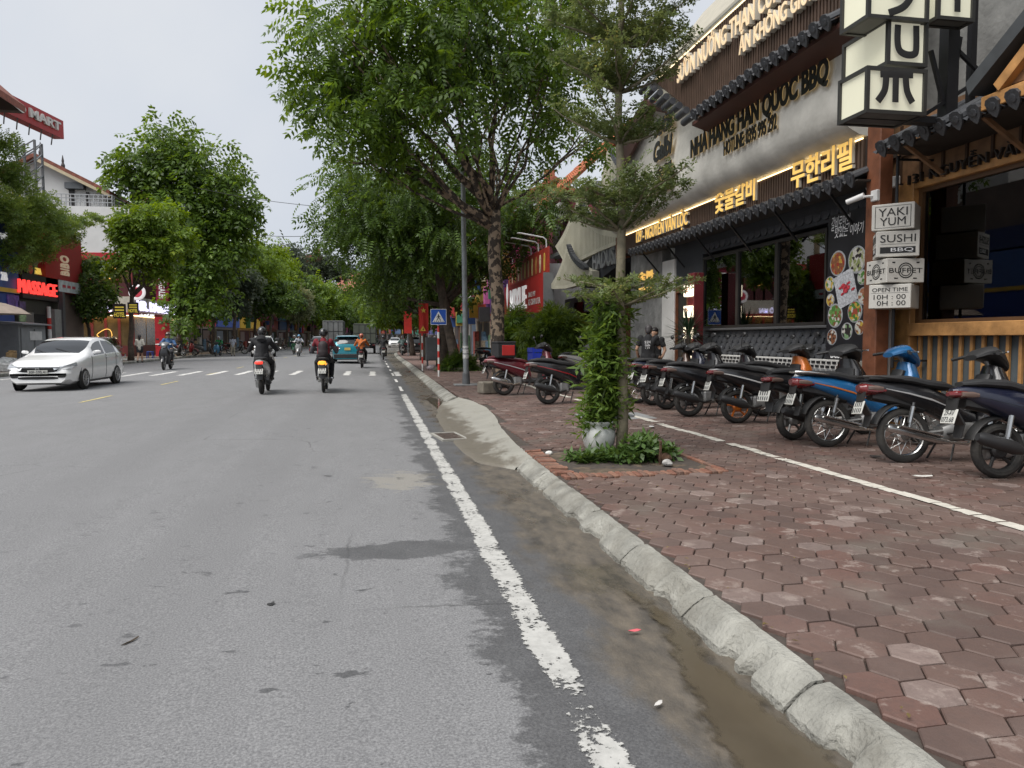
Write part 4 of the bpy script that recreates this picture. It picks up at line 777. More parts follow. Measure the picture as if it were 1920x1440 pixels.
gable(smoothpts([(1128, 330), (1134, 300), (1140, 276)], 4)+smoothpts([(1143, 277), (1152, 300), (1168, 318)], 4)+[(1172, 420), (1128, 415)], 8.4, 'curved_gable', [(1142, 278), (1152, 300), (1164, 314)])
hull = [YZ(1100, 506, 7.7), YZ(1122, 478, 7.7), YZ(1178, 448, 7.7), YZ(1178, 492, 7.7), YZ(1120, 535, 7.7), YZ(1100, 540, 7.7)]
MB().prism(hull, 0, 7.5, 8.5).build('dark_fascia', nightwall, cb); sg = mat('steel_letter', (.48, .49, .50), .35, .6); sign_text('sign_letters', 'HADUSA', 7.48, 1115, 1166, 474, 508, sg, cb, .08, .02)
# ===== maroon house and ice-cream shop
mh = site('house_building', 'maroon house with an orange tile roof behind the cream gables', 'building', (9.5, 28.5, PZ))
mar = mat('maroon_wall', (.16, .028, .045), .7, var=.15, scale=2); ort = mat('orange_roof_tile', (.42, .13, .055), .75, var=.3, scale=6, bump=.6, bscale=12)
yh0, yh1 = YB1+.2, YZ(1020, 500, 8.6)[0]+3
bxo('wall', (8.7, yh0, PZ), (16, yh1, 7.8), mar, mh); zr0 = YZ(1040, 372, 8.6)[1]; zr1 = YZ(1010, 318, 8.6)[1]
bxo('upper_wall', (9.2, yh0+.3, 7.8), (15.8, yh1-.2, zr0+.1), mat('pale_grey_wall', (.42, .43, .43), .8, var=.1), mh)
rf = MB().prism([(8.3, zr0-.15), (12.5, zr1+1.6), (16.6, zr0-.15), (16.6, zr0), (12.5, zr1+1.8), (8.3, zr0)], 1, yh0-.2, yh1+.3).build('roof', ort, mh)
tr_ = MB()
for k in range(9):
    t = k/9; x = 8.3+4.2*t; z = zr0+(zr1+1.8-zr0)*t; 
    for yy in np.arange(yh0-.2, yh1+.3, .3): tr_.tube([(x-.03, yy, z+.03), (x+.5, yy, z+.03+.46*(zr1+1.8-zr0)/4.2)], .07, 5, False)
tr_.build('roof_tiles', ort, rf, kind='stuff')
bxo('lean_to', (8.0, yh0, 5.1), (8.75, yh0+2.5, 5.25), steel_g, mh); bxo('window', (8.66, yh0+3.2, 5.5), (8.72, yh0+4.6, 6.8), wf, mh)
pa_ = at(1052, 397, X=8.5); o = bxo('condenser_unit', (8.3, pa_.y-.45, pa_.z-.35), (8.69, pa_.y+.45, pa_.z+.35), mat('condenser_white', (.62, .62, .60), .5), mh, .02)
MB().lathe([(.27, 0), (.27, .012), (.22, .016), (.03, .016)], 20, Matrix.Translation((8.3, pa_.y+.05, pa_.z)) @ Matrix.Rotation(R(-90), 4, 'Y')).build('fan_grille', mat('fan_dark', (.06, .06, .06), .5), o)
IX = 6.9
ic = site('ice_cream_shop', 'grey shop with a red sign board and a drinks banner above it', 'building', (IX, 32, PZ))
yi0, yi1 = YZ(1030, 560, 7.4)[0], YZ(946, 560, IX)[0]; zi = [YZ(1018, c, IX)[1] for c in (584, 512, 462)]
bxo('wall', (7.4, yi0, PZ), (14, yi1, zi[1]+.5), mat('shop_grey', (.27, .27, .275), .8, var=.15), ic); red = mat('sign_red', (.40, .016, .012), .7, var=.08)
ysr = YZ(1018, 560, IX)[0]; o = bxo('sign_board', (IX, ysr, zi[0]), (IX+.35, yi1, zi[1]), red, ic); bxo('sign_side', (IX+.01, ysr-.22, zi[0]), (IX+.4, ysr-.003, zi[1]+.02), mat('sign_side_grey', (.16, .165, .17), .6), ic)
wl = mat('white_letter', (.74, .73, .72), .5, emit=.12, ecol=(1, 1, 1)); wlm = mat('dim_white_letter', (.66, .62, .60), .5)
sign_text('sign_letters', 'MIXUE', IX, 958, 988, 545, 584, wl, ic, .06, .01); sign_text('sign_letters', 'SINCE 1997', IX, 991, 1004, 549, 558, wlm, ic, .01, .01); sign_text('sign_letters', 'ICE CREAM & TEA', IX, 991, 1013, 562, 573, wlm, ic, .01, .01)
p = at(953, 585, X=IX); MB().lathe([(.02, -.75), (.22, -.1), (.24, 0), (.17, .25), (.07, .5), (.01, .55)], 12, Matrix.Translation((IX-.05, p.y, p.z+.9)) @ Matrix.Diagonal((.2, 1, 1, 1))).build('cone_emblem', wl, ic)
bn = bxo('drinks_banner', (IX+.2, ysr-.1, zi[1]+.02), (IX+.26, yi1, zi[2]), mat('banner_red', (.36, .04, .025), .5, var=.2), ic); cups = [(.62, .42, .08), (.70, .62, .40), (.5, .25, .08), (.72, .66, .30), (.55, .40, .22), (.66, .50, .15), (.30, .25, .10), (.70, .60, .45)]
for k in range(11):
    t = (k+.6)/11; yy = ysr+.1+(yi1-ysr-.2)*t; hh = zi[2]-zi[1]; w_ = .16+.02*(k % 3)
    MB().prism([(yy-w_*.7, zi[1]+.15), (yy+w_*.7, zi[1]+.15), (yy+w_, zi[1]+hh*.62), (yy+w_*.6, zi[1]+hh*.82), (yy-w_*.6, zi[1]+hh*.82), (yy-w_, zi[1]+hh*.62)], 0, IX+.19, IX+.199).build('cup_picture', mat('cup_%d' % (k % 8), cups[k % 8], .5, var=.35, scale=5), bn)
for k in range(6):
    yy = ysr+.6+k*(yi1-ysr-1)/5.3; MB().tube([(IX+.3, yy, zi[2]-.1), (IX+.28, yy, zi[2]+.35), (IX+.15, yy, zi[2]+.45), (IX-.8, yy, zi[2]+.60)], .03, 7).build('lamp_arm', mat('arm_white', (.6, .6, .6), .5), ic); bxo('lamp_head', (IX-.95, yy-.08, zi[2]+.57), (IX-.78, yy+.08, zi[2]+.62), mat('arm_white', (.6, .6, .6), .5), ic, .02)
bxo('shop_front', (7.33, yi0+.5, PZ), (7.39, yi1-.5, zi[0]-.2), mat('front_dark', (.05, .035, .03), .4, var=.5, scale=1), ic)
# ===== further shops on the right, each with its own front, sign and upper floor
def shop(name, label, y0, y1, X, depth, h, wallc, signs, roofc=None, side=1, front=(.06, .05, .05), rows=2):
    s_ = site(name, label, 'building', (X, (y0+y1)/2, PZ)); sg_ = side
    wm = mat('wall_%.2f_%.2f_%.2f' % wallc, wallc, .8, var=.14, scale=1.5, dirt=.3); o = bxo('wall', (X, y0, PZ-.1), (X+sg_*depth, y1, h), wm, s_)
    fm = mat('front_%.2f_%.2f_%.2f' % front, front, .85, var=.5, scale=1.2); w_ = y1-y0
    bxo('shop_front', (X-sg_*.05, y0+.3, PZ), (X-sg_*.004, y1-.3, 2.7), fm, s_)
    for k in range(3): bxo('front_post', (X-sg_*.10, y0+.28+k*(w_-.62)/2, PZ), (X-sg_*.052, y0+.34+k*(w_-.62)/2, 2.7), wm, s_)
    yc0 = (y0+y1)/2
    for (z0, z1, c, txt, tcol, em) in signs:
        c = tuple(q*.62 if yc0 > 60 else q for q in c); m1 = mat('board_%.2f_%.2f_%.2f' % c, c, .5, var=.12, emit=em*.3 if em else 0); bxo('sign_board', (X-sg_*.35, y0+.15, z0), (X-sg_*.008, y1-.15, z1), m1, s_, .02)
        if txt: text_on('sign_letters', txt, (X-sg_*.35, y1-.5 if sg_ > 0 else y0+.5, z0+(z1-z0)*.25), (0, -sg_, 0), (0, 0, 1), w_-1.0, (z1-z0)*.5, .06, mat('tl_%.2f_%.2f_%.2f_%.1f' % (*tcol, em), tcol, .5, emit=em, ecol=tcol), s_, .03)
    rs = random.Random(int(y0*7)); top = max([q[1] for q in signs]+[3.0])
    for k in range(4):                                       # odd hanging signs, awnings and shutters
        c = rs.choice([(.40, .05, .05), (.05, .12, .34), (.5, .5, .48), (.5, .36, .06), (.06, .22, .12), (.03, .03, .03), (.42, .10, .26)]); yy = y0+.8+rs.random()*(w_-2); h0 = rs.uniform(2.4, 4.6); bxo('hanging_sign', (X-sg_*rs.uniform(.5, 1.1), yy, h0), (X-sg_*.36, yy+.12+rs.random()*.8, h0+rs.uniform(.6, 1.6)), mat('board_%.2f_%.2f_%.2f' % c, c, .5, var=.15), s_)
    for k in range(7): yy = y0+.5+rs.random()*(w_-1.6); c = rs.choice([(.30, .25, .18), (.10, .08, .06), (.35, .08, .06), (.12, .2, .28), (.4, .38, .35), (.06, .12, .06)]); bxo('goods_display', (X-sg_*rs.uniform(.2, .5), yy, PZ), (X-sg_*.09, yy+rs.uniform(.3, 1.1), rs.uniform(.6, 2.1)), mat('goods_%.2f_%.2f' % c[:2], c, .8, var=.5, scale=6), s_)
    for k in range(2): yy = y0+.6+k*w_/2; c = rs.choice([(.02, .02, .02), (.30, .28, .25), (.12, .05, .03), (.10, .14, .2)]); bxo('door', (X-sg_*.08, yy, PZ), (X-sg_*.054, yy+1.2+rs.random()*1.6, 2.5), mat('door_%.2f' % c[0], c, .4, var=.3), s_)
    for r_ in range(rows):
        zz = top+.5+r_*2.9
        if zz+1.5 > h: break
        for k in range(max(2, int(w_/2.2))):
            yy = y0+w_*(k+.5)/max(2, int(w_/2.2)); wn = bxo('window', (X-sg_*.06, yy-.55, zz), (X-sg_*.003, yy+.55, zz+1.5), mat('frame_pale', (.5, .5, .48), .6), s_); bxo('pane', (X-sg_*.075, yy-.48, zz+.07), (X-sg_*.061, yy+.48, zz+1.43), mat('far_glass', (.06, .075, .085), .12, var=.3, scale=.8), wn)
        bxo('ledge', (X-sg_*.5, y0+.1, zz-.35), (X-sg_*.004, y1-.1, zz-.2), wm, s_)
    if roofc:
        rm = mat('roof_%.2f_%.2f_%.2f' % roofc, roofc, .75, var=.3, scale=4, bump=.6, bscale=9); xm = X+sg_*depth/2
        MB().prism([(X-sg_*.5, h-.1), (xm, h+depth*.30), (X+sg_*(depth+.5), h-.1), (X+sg_*(depth+.5), h+.1), (xm, h+depth*.30+.25), (X-sg_*.5, h+.1)], 1, y0-.2, y1+.2).build('roof', rm, s_)
        MB().box((xm-.3, y0+1, h+depth*.2), (xm+.3, y0+1.6, h+depth*.30+.9)).build('chimney', rm, s_)
    yc_ = (y0+y1)/2; s_.location.x += bend(yc_); s_.rotation_euler.z = bend_a(yc_); return s_
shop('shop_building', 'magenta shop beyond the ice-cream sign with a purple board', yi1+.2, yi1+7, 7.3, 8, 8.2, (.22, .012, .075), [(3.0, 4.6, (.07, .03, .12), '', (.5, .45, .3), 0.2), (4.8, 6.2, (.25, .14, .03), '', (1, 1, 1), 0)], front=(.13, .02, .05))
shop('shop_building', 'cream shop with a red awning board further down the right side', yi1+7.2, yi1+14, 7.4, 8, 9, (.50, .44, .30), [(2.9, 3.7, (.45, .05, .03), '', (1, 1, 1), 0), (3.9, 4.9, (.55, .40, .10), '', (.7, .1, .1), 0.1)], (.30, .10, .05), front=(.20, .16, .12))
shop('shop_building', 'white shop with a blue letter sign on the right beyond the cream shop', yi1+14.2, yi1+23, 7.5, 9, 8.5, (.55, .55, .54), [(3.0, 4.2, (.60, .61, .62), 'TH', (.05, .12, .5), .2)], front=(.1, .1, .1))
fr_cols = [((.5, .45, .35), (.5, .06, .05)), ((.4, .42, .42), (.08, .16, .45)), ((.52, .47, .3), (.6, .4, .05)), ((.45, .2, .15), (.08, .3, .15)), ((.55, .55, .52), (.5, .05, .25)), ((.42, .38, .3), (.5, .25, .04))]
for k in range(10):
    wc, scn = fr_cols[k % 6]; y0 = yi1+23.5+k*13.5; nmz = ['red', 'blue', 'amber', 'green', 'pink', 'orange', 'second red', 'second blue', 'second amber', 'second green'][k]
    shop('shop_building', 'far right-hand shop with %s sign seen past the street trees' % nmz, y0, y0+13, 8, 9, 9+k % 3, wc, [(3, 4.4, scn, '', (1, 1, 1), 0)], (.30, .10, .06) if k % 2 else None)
# ------------------------------------------------------------------ left-hand buildings
LX = -19.0
def YL_(px, X=LX): return at(px, 560, X=X).y
def ZL_(px, py, X=LX): return at(px, py, X=X).z
bw = site('massage_building', 'black fronted massage parlour under a thick green creeper', 'building', (LX, 45, .15))
dkb = mat('parlour_black', (.022, .021, .022), .5, var=.2); brn = mat('brown_render', (.16, .12, .10), .8, var=.2, scale=1.5)
ye = YL_(155)
bxo('wall', (LX, 42.2, 0), (-30, ye, ZL_(150, 455)), brn, bw); bxo('shop_front', (LX+.06, 42.5, .15), (LX+.004, YL_(106), ZL_(60, 563)), mat('front_shade', (.03, .026, .024), .4, var=.3), bw)
z0, z1 = ZL_(70, 563), ZL_(70, 519); yb0, yb1 = YL_(28), YL_(108)
bxo('sign_board', (LX+.4, yb0, z0), (LX+.01, yb1, z1), dkb, bw); rl = mat('red_neon_letter', (.75, .03, .02), .4, emit=.5, ecol=(1, .06, .05)); yl_ = mat('yellow_letter', (.72, .50, .10), .5, emit=.25)
sign_text('sign_letters', 'MASSAGE', LX+.4, 32, 104, 522, 548, rl, bw, .12, .0, 1.1); sign_text('sign_letters', 'GIA BẢO', LX+.1, 62, 91, 497, 513, yl_, bw, .1, .01)
p = at(54, 504, X=LX+.1); o = MB().lathe([(.55, 0), (.55, .08), (.44, .09)], 24, Matrix.Translation((LX+.1, p.y, p.z)) @ Matrix.Rotation(R(90), 4, 'Y')).build('round_emblem', dkb, bw); MB().lathe([(.3, .09), (.26, .11), (.05, .11)], 16, Matrix.Translation((LX+.1, p.y, p.z)) @ Matrix.Rotation(R(90), 4, 'Y')).build('emblem_mark', mat('emblem_red', (.5, .08, .05), .5), o)
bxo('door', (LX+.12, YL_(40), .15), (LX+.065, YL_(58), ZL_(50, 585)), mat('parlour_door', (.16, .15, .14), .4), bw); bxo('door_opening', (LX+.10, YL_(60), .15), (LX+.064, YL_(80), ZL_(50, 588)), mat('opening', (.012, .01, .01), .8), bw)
bxo('side_panel', (LX+.5, YL_(84), .15), (LX+.1, YL_(104), ZL_(90, 580)), mat('grey_board', (.26, .26, .25), .7, var=.15), bw)
# red corner pier with vertical lettering, banner
redb = mat('mart_red', (.36, .022, .022), .55, var=.1); zz0, zz1 = ZL_(130, 550, -18.6), ZL_(130, 446, -18.6)
bp_ = bxo('red_pier', (-18.6, YL_(88, -18.6), zz0), (-19.4, YL_(156, -18.6), zz1), redb, bw); gl_ = mat('tan_letter', (.62, .48, .34), .5, emit=.1)
ty0, ty1 = YL_(115, -18.6), YL_(130, -18.6); text_on('sign_letters', 'BIBO', (-18.6, ty1, ZL_(122, 517, -18.6)), (0, 0, 1), (0, -1, 0), ZL_(122, 480, -18.6)-ZL_(122, 517, -18.6), ty1-ty0, .08, gl_, bw, .02)
o = bxo('banner', (-18.5, YL_(112, -18.5), ZL_(130, 549, -18.5)), (-18.55, YL_(152, -18.5), ZL_(130, 528, -18.5)), mat('banner_pale', (.55, .60, .62), .6, var=.25, scale=3), bw); [bxo('print_bar', (-18.485, YL_(118+9*k, -18.5), ZL_(130, 541, -18.5)), (-18.495, YL_(124+9*k, -18.5), ZL_(130, 536, -18.5)), mat('banner_red_print', (.5, .06, .08), .6), o) for k in range(3)]
bxo('steel_column', (-18.4, YL_(120, -18.4)-.2, 0), (-18.65, YL_(120, -18.4)+.15, zz0), mat('column_grey', (.10, .10, .105), .5, .3), bw)
# roof corner high at the left edge
rz = ZL_(40, 212, -17.8); rr_ = mat('old_red_tile', (.22, .075, .05), .8, var=.35, scale=5, bump=.6, bscale=8)
ty = at(40, 208, X=-17.8).y
MB().prism([(-17.6, rz), (-17.6, rz+.35), (-24, rz+6.2), (-30, rz+.3), (-30, rz), (-24, rz+5.6)], 1, 36, ty).build('roof', rr_, bw); bxo('upper_wall', (-19.4, 36, 8), (-29, ty-.9, rz+1.2), white_p, bw); 
MB().prism([(-17.7, rz-.02), (-24, rz+5.55), (-24, rz+5.2), (-19.4, rz-.02)], 1, ty-.5, ty-.02).build('barge_board', mat('soffit_brown', (.07, .05, .04), .7), bw)
# blue shop at the left edge
bs = site('shop_building', 'blue fronted pizza shop cut by the left edge beside the massage parlour', 'building', (LX, 39, .15)); blu = mat('shop_blue', (.045, .10, .27), .5, var=.12)
bxo('wall', (LX+.02, 30, 0), (-30, 42.15, 10), brn, bs); bxo('sign_board', (LX+.35, 32, ZL_(10, 550)), (LX+.03, YL_(23), ZL_(10, 470)), blu, bs); bxo('sign_stripe', (LX+.37, 32, ZL_(10, 549)), (LX+.355, YL_(23), ZL_(10, 541)), mat('stripe_amber', (.6, .38, .06), .5), bs)
bxo('upper_sign', (LX+.35, 32, ZL_(10, 466)), (LX+.03, YL_(22), ZL_(10, 424)), mat('shop_navy', (.02, .035, .12), .5), bs); sign_text('sign_letters', 'za', LX+.35, 0, 13, 509, 525, wl, bs, .05, .04); sign_text('sign_letters', 'vé', LX+.35, -2, 14, 432, 447, wl, bs, .05, .04)
bxo('front_wall', (LX+.3, 32, .15), (LX+.03, YL_(14), ZL_(10, 551)), mat('front_blue', (.02, .05, .22), .5), bs)
for (a, c, t, b_, col) in ((0, 22, 553, 580, (.12, .06, .25)), (20, 34, 563, 580, (.10, .06, .16)), (22, 34, 584, 602, (.30, .42, .22)), (12, 34, 606, 626, (.22, .07, .09))):
    bxo('menu_poster', (LX+.36, YL_(a), ZL_(10, b_)), (LX+.31, YL_(c), ZL_(10, t)), mat('menu_%.2f' % col[0], col, .5, var=.7, scale=4), bs)
# billboard on a lattice mast
bb = site('billboard', 'red roadside billboard on a lattice mast above the creeper', 'billboard', (-20.5, at(70, 300, X=-20.5).y, 10)); y0, y1 = YL_(5, -20), YL_(119, -20); zb0, zb1 = ZL_(119, 259, -20), ZL_(119, 227, -20)
pl_, pr_ = at(-40, 243, Y=42.5), at(120, 261, Y=50); pl_.z = pr_.z; ux_ = (pr_-pl_); wd = ux_.length; ux_.normalize(); nn_ = Vector((ux_.y, -ux_.x, 0)); hh_ = at(120, 227, Y=50).z-pr_.z
q_ = MB(); c4 = [pl_, pr_, pr_-nn_*.6, pl_-nn_*.6]; q_.add([tuple(v) for v in c4]+[(v.x, v.y, v.z+hh_) for v in c4], [(3, 2, 1, 0), (4, 5, 6, 7), (0, 1, 5, 4), (1, 2, 6, 5), (2, 3, 7, 6), (3, 0, 4, 7)]); q_.build('panel', redb, bb)
text_on('sign_letters', 'BIBO MART', pl_+ux_*(wd*.18)+Vector((0, 0, hh_*.3)), ux_, (0, 0, 1), wd*.76, hh_*.48, .12, mat('grey_white_letter', (.62, .60, .56), .5), bb, .03); zb0 = pr_.z
mb_ = MB(); ym = at(66, 300, X=-20.3).y
for dx in (-.5, .5):
    for dy in (-.5, .5): mb_.bar((-20.6+dx, ym+dy, 8), (-20.6+dx, ym+dy, zb0), .12)
for k in range(8):
    z = 8.5+k*(zb0-8.5)/8; h_ = (zb0-8.5)/8
    for s_ in (-.5, .5): mb_.bar((-20.6+s_, ym-.5, z), (-20.6+s_, ym+.5, z+h_), .06); mb_.bar((-21.1, ym+s_, z), (-20.1, ym+s_, z+h_), .06)
for k in range(7): p_ = pl_+ux_*(wd*k/7); mb_.bar(p_-nn_*.05, p_+ux_*.6-nn_*.5+Vector((0, 0, -.45)), .06)
mb_.build('lattice_mast', mat('galv_steel', (.16, .17, .18), .5, .5), bb)
# ===== corner restaurant with white upper floors
DY = 63.6
dk = site('restaurant_building', 'white and red corner restaurant with purple lit letters and a tile roof', 'building', (LX, DY, .15))
def SX(px, py=560): return at(px, py, Y=DY).x
def SZ(py, px=200): return at(px, py, Y=DY).z
xc = SX(247); xl = SX(66); zg, zsb, zst, zf2, zrd0, zrd1, zwh = SZ(660), SZ(586), SZ(556), SZ(492), SZ(488), SZ(474), SZ(388)
DYE = at(345, 560, X=xc).y
wht = mat('white_wall', (.66, .66, .65), .8, var=.07, scale=1, dirt=.2, dirtcol=(.45, .44, .42)); dred = mat('dark_red_band', (.30, .025, .03), .5); crw = mat('cream_band', (.55, .52, .44), .6); dgl = mat('amber_glass', (.13, .09, .045), .15, var=.5, scale=.7)
bxo('core', (xc-.6, DY+.5, 0), (xl-1, DYE-.4, zwh), mat('core_tan', (.20, .15, .09), .7, var=.3, scale=.8), dk)
bxo('base_wall', (xc, DY, .1), (xl, DYE, SZ(648)), mat('red_brown_base', (.14, .03, .03), .5), dk); bxo('sign_band', (xc+.25, DY-.25, zsb), (xl, DYE, zst), crw, dk)
bxo('canopy_edge', (xc+.55, DY-.55, zsb-.22), (xl, DYE, zsb-.003), mat('canopy_red', (.42, .05, .04), .5), dk); bxo('canopy_light', (xc+.5, DY-.52, zsb-.26), (xl, DYE, zsb-.224), mat('warm_tube', (1, .8, .5), .5, emit=1.6, ecol=(1, .75, .4)), dk)
bxo('upper_band', (xc+.02, DY-.02, zst+.003), (xl, DYE, SZ(530)), mat('oxblood', (.085, .02, .022), .5), dk); bxo('red_band', (xc+.1, DY-.1, zrd0), (xl, DYE, zrd1), mat('bright_red_band', (.45, .02, .03), .5), dk); bxo('lintel', (xc+.03, DY-.03, SZ(505)), (xl, DYE, zrd0-.003), mat('lintel_grey', (.35, .36, .37), .6), dk)
bxo('white_storey', (xc+.05, DY-.05, zrd1+.003), (xl, DYE, zwh), wht, dk)
for k in range(7):                                        # glazed bays of both shop floors
    a = xl+(xc-xl)*k/7; c = xl+(xc-xl)*(k+1)/7
    bxo('shop_window', (a+.1, DY+.02, SZ(648)), (c-.1, DY+.08, zsb-.25), dgl, dk); bxo('shop_window', (a+.1, DY+.02, SZ(530)+.02), (c-.1, DY+.08, SZ(505)-.02), dgl, dk)
    bxo('mullion', (c-.1, DY-.02, SZ(648)), (c+.1, DY+.1, SZ(505)-.02), mat('mullion_red', (.20, .03, .03), .5), dk)
for k in range(5):
    a = DY+.3+(DYE-DY-.4)*k/5; c = DY+.3+(DYE-DY-.4)*(k+1)/5
    bxo('shop_window', (xc-.06, a+.1, SZ(648)), (xc-.0, c-.1, zsb-.25), dgl, dk); bxo('shop_window', (xc-.06, a+.1, SZ(530)+.02), (xc, c-.1, SZ(505)-.02), dgl, dk)
vio = mat('violet_lit_letter', (.75, .74, 1), .4, emit=.65, ecol=(.72, .70, 1))
def south(s, pl, pr, yt, yb, m, d=.08): a, c = at(pl, yb, Y=DY-.25), at(pr, yt, Y=DY-.25); return text_on('sign_letters', s, (a.x, DY-.25, a.z), (1, 0, 0), (0, 0, 1), c.x-a.x, c.z-a.z, d, m, dk, .03)
south('GÀ ỚP CẢI PHÔ MAI', 84, 209, 570, 584, vio)
xs_ = xc+.25; za_, zb_ = at(258, 582, X=xs_).z, at(258, 563, X=xs_).z; yq0, yq1 = at(256, 570, X=xs_).y, at(330, 570, X=xs_).y
yq0 = max(yq0, DY+.3); text_on('sign_letters', 'MR. DAKGALBI', (xs_, yq0, za_), (0, 1, 0), (0, 0, 1), yq1-yq0, zb_-za_, .1, vio, dk, .04)
south('ỚP CẢI PHÔ MAI', 254, 289, 588, 593, mat('small_white', (.7, .7, .7), .5, emit=.6), .02)
for px, py in ((90, 508), (130, 508), (205, 512), (196, 628), (102, 636)):           # round neon rings in the windows
    p = at(px, py, Y=DY-.02); pts = [(p.x+.55*math.cos(t)*(1 if t < 5 else 1), DY-.03, p.z+.42*math.sin(t)+.12*math.sin(2*t)) for t in np.linspace(0, 2*math.pi, 18)]; MB().tube(pts, .022, 6).build('neon_ring', mat('neon_amber', (.6, .35, .1), .4, emit=.6, ecol=(1, .55, .12)), dk)
# round pig emblem kept as a plain red and white disc; vertical banner
p = at(257, 548, Y=DY-.5); o = MB().lathe([(.62, 0), (.62, .15), (.52, .17)], 28, Matrix.Translation((p.x, DY-.4, p.z)) @ Matrix.Rotation(R(90), 4, 'X')).build('round_emblem', mat('emblem_white', (.72, .68, .70), .5, emit=.2), dk); MB().lathe([(.40, .17), (.36, .19), (.1, .19)], 24, Matrix.Translation((p.x, DY-.4, p.z)) @ Matrix.Rotation(R(90), 4, 'X')).build('emblem_mark', mat('emblem_pinkred', (.50, .05, .08), .5, emit=.1), o)
a, c = at(293, 565, Y=DY-.8), at(315, 491, Y=DY-.8); o = bxo('vertical_banner', (a.x, DY-.8, a.z), (c.x, DY-.6, c.z), mat('banner_crimson', (.30, .015, .06), .5), dk); text_on('lettering', 'MR. DAKGALBI', (a.x+.22*(c.x-a.x), DY-.8, c.z-.25), (0, 0, -1), (1, 0, 0), (c.z-a.z)-.5, (c.x-a.x)*.5, .03, wl, o, .02)
for k, (px, py, w_, h_) in enumerate(((305, 640, 1.1, 3.2),)):
    p = at(px, py, Y=DY-.3); bxo('red_shutter', (p.x-w_/2, DY-.3, .15), (p.x+w_/2, DY-.26, 3.3), mat('bright_red_band', (.45, .02, .03), .5), dk)
# terrace and gable
tx0, tx1 = SX(88), SX(217); rl_ = MB(); zt0 = zwh
for x in np.linspace(tx0, tx1, 16): rl_.box((x-.03, DY-.03, zt0), (x+.03, DY+.03, SZ(366)))
for z in (SZ(366), SZ(373), SZ(380)): rl_.box((tx0, DY-.04, z-.03), (tx1, DY+.04, z+.03))
for y in np.linspace(DY+.5, DYE-.5, 8): rl_.box((tx1-.03, y-.03, zt0), (tx1+.03, y+.03, SZ(366)))
for z in (SZ(366), SZ(373), SZ(380)): rl_.box((tx1-.04, DY+.05, z-.03), (tx1+.04, DYE-.4, z+.03))
rl_.build('terrace_railing', mat('rail_grey', (.40, .41, .42), .5, .3), dk)
rg, re = at(66, 287, Y=DY+1.5), at(207, 358, Y=DY+1.5)
slope = (rg.z-re.z)/(re.x-rg.x); xr = rg.x; zrr = rg.z
MB().prism([(re.x-.6, zwh), (re.x-.6, re.z-.2), (xr, zrr-.25), (xr-(re.x-xr), re.z-.2), (xr-(re.x-xr), zwh)], 1, DY+2.2, DYE-.2).build('gable_wall', wht, dk)
MB().prism([(re.x, re.z), (re.x, re.z-.3), (xr, zrr-.3), (xr-(re.x-xr), re.z-.3), (xr-(re.x-xr), re.z), (xr, zrr)], 1, DY+1.3, DYE+.4).build('roof', rr_, dk)
MB().prism([(re.x, re.z-.31), (re.x, re.z-.55), (xr, zrr-.6), (xr, zrr-.31)], 1, DY+1.25, DY+1.6).build('barge_board', mat('barge_cream', (.50, .42, .28), .6), dk)
bxo('window_hood', (SX(114), DY+1.6, SZ(348)), (SX(150), DY+2.2, SZ(336)), mat('hood_grey', (.10, .11, .12), .6), dk); bxo('terrace_door', (SX(117), DY+2.12, zwh), (SX(128), DY+2.18, SZ(348)), wf, dk); bxo('terrace_door', (SX(150), DY+2.12, zwh), (SX(156), DY+2.18, SZ(352)), wf, dk)
MB().prism([(re.x+.3, re.z-1.2), (re.x+.3, re.z-.9), (xr+3, zrr+.4), (xr+3, zrr)], 1, DYE-2, DYE+9).build('rear_roof', rr_, dk)
for px, py in ((76, 285), (118, 310)):
    p = at(px, py, Y=DY+1.6); MB().lathe([(.14, -.3), (.16, 0), (.08, .2), (.10, .35), (.02, .8)], 8, Matrix.Translation(p)).build('finial', mat('finial_dark', (.06, .05, .05), .7), dk)
# ===== the rest of the left side and the far end of the street
L = [('white', (.58, .57, .54), (.42, .04, .04), 12), ('cream', (.50, .45, .34), (.05, .10, .35), 10.5), ('ochre', (.45, .30, .14), (.55, .36, .05), 11), ('brick', (.26, .10, .07), (.40, .05, .04), 12), ('grey', (.36, .37, .38), (.06, .14, .32), 10), ('pale green', (.38, .42, .34), (.50, .20, .04), 11), ('tan', (.42, .34, .24), (.45, .06, .18), 12), ('beige', (.50, .46, .40), (.10, .30, .42), 11), ('rose', (.48, .34, .32), (.60, .08, .28), 10), ('charcoal', (.16, .16, .17), (.03, .03, .03), 10), ('yellow', (.55, .42, .12), (.62, .42, .05), 9.5), ('sky blue', (.42, .50, .56), (.40, .50, .60), 10), ('ivory', (.55, .52, .45), (.5, .1, .05), 11), ('slate', (.25, .27, .3), (.1, .2, .4), 10), ('coral', (.5, .28, .2), (.5, .3, .05), 11), ('mint', (.4, .5, .44), (.05, .3, .2), 10), ('sand', (.5, .42, .3), (.4, .05, .2), 12), ('pearl', (.55, .55, .55), (.1, .1, .3), 12), ('umber', (.25, .17, .12), (.5, .4, .1), 11)]
y0 = DYE+1.0
for k, (nm_, wc, scn, hh) in enumerate(L):
    tt = ''
    shop('shop_building', '%s left-hand shop house half hidden behind the street trees' % nm_, y0, y0+10.5, -19.5, 9, hh, wc, [(3.0, 4.4, scn, tt, (.8, .75, .6), .5), (4.6, 5.6, L[(k+3) % 12][2], '', (1, 1, 1), 0)], (.26, .085, .055), side=-1, front=(.03+.03*(k % 3), .03+.015*(k % 2), .03), rows=2); y0 += 11
fb = site('house_building', 'far brick house with grey and red roofs rising over the left trees', 'building', (-3, 190, 0))
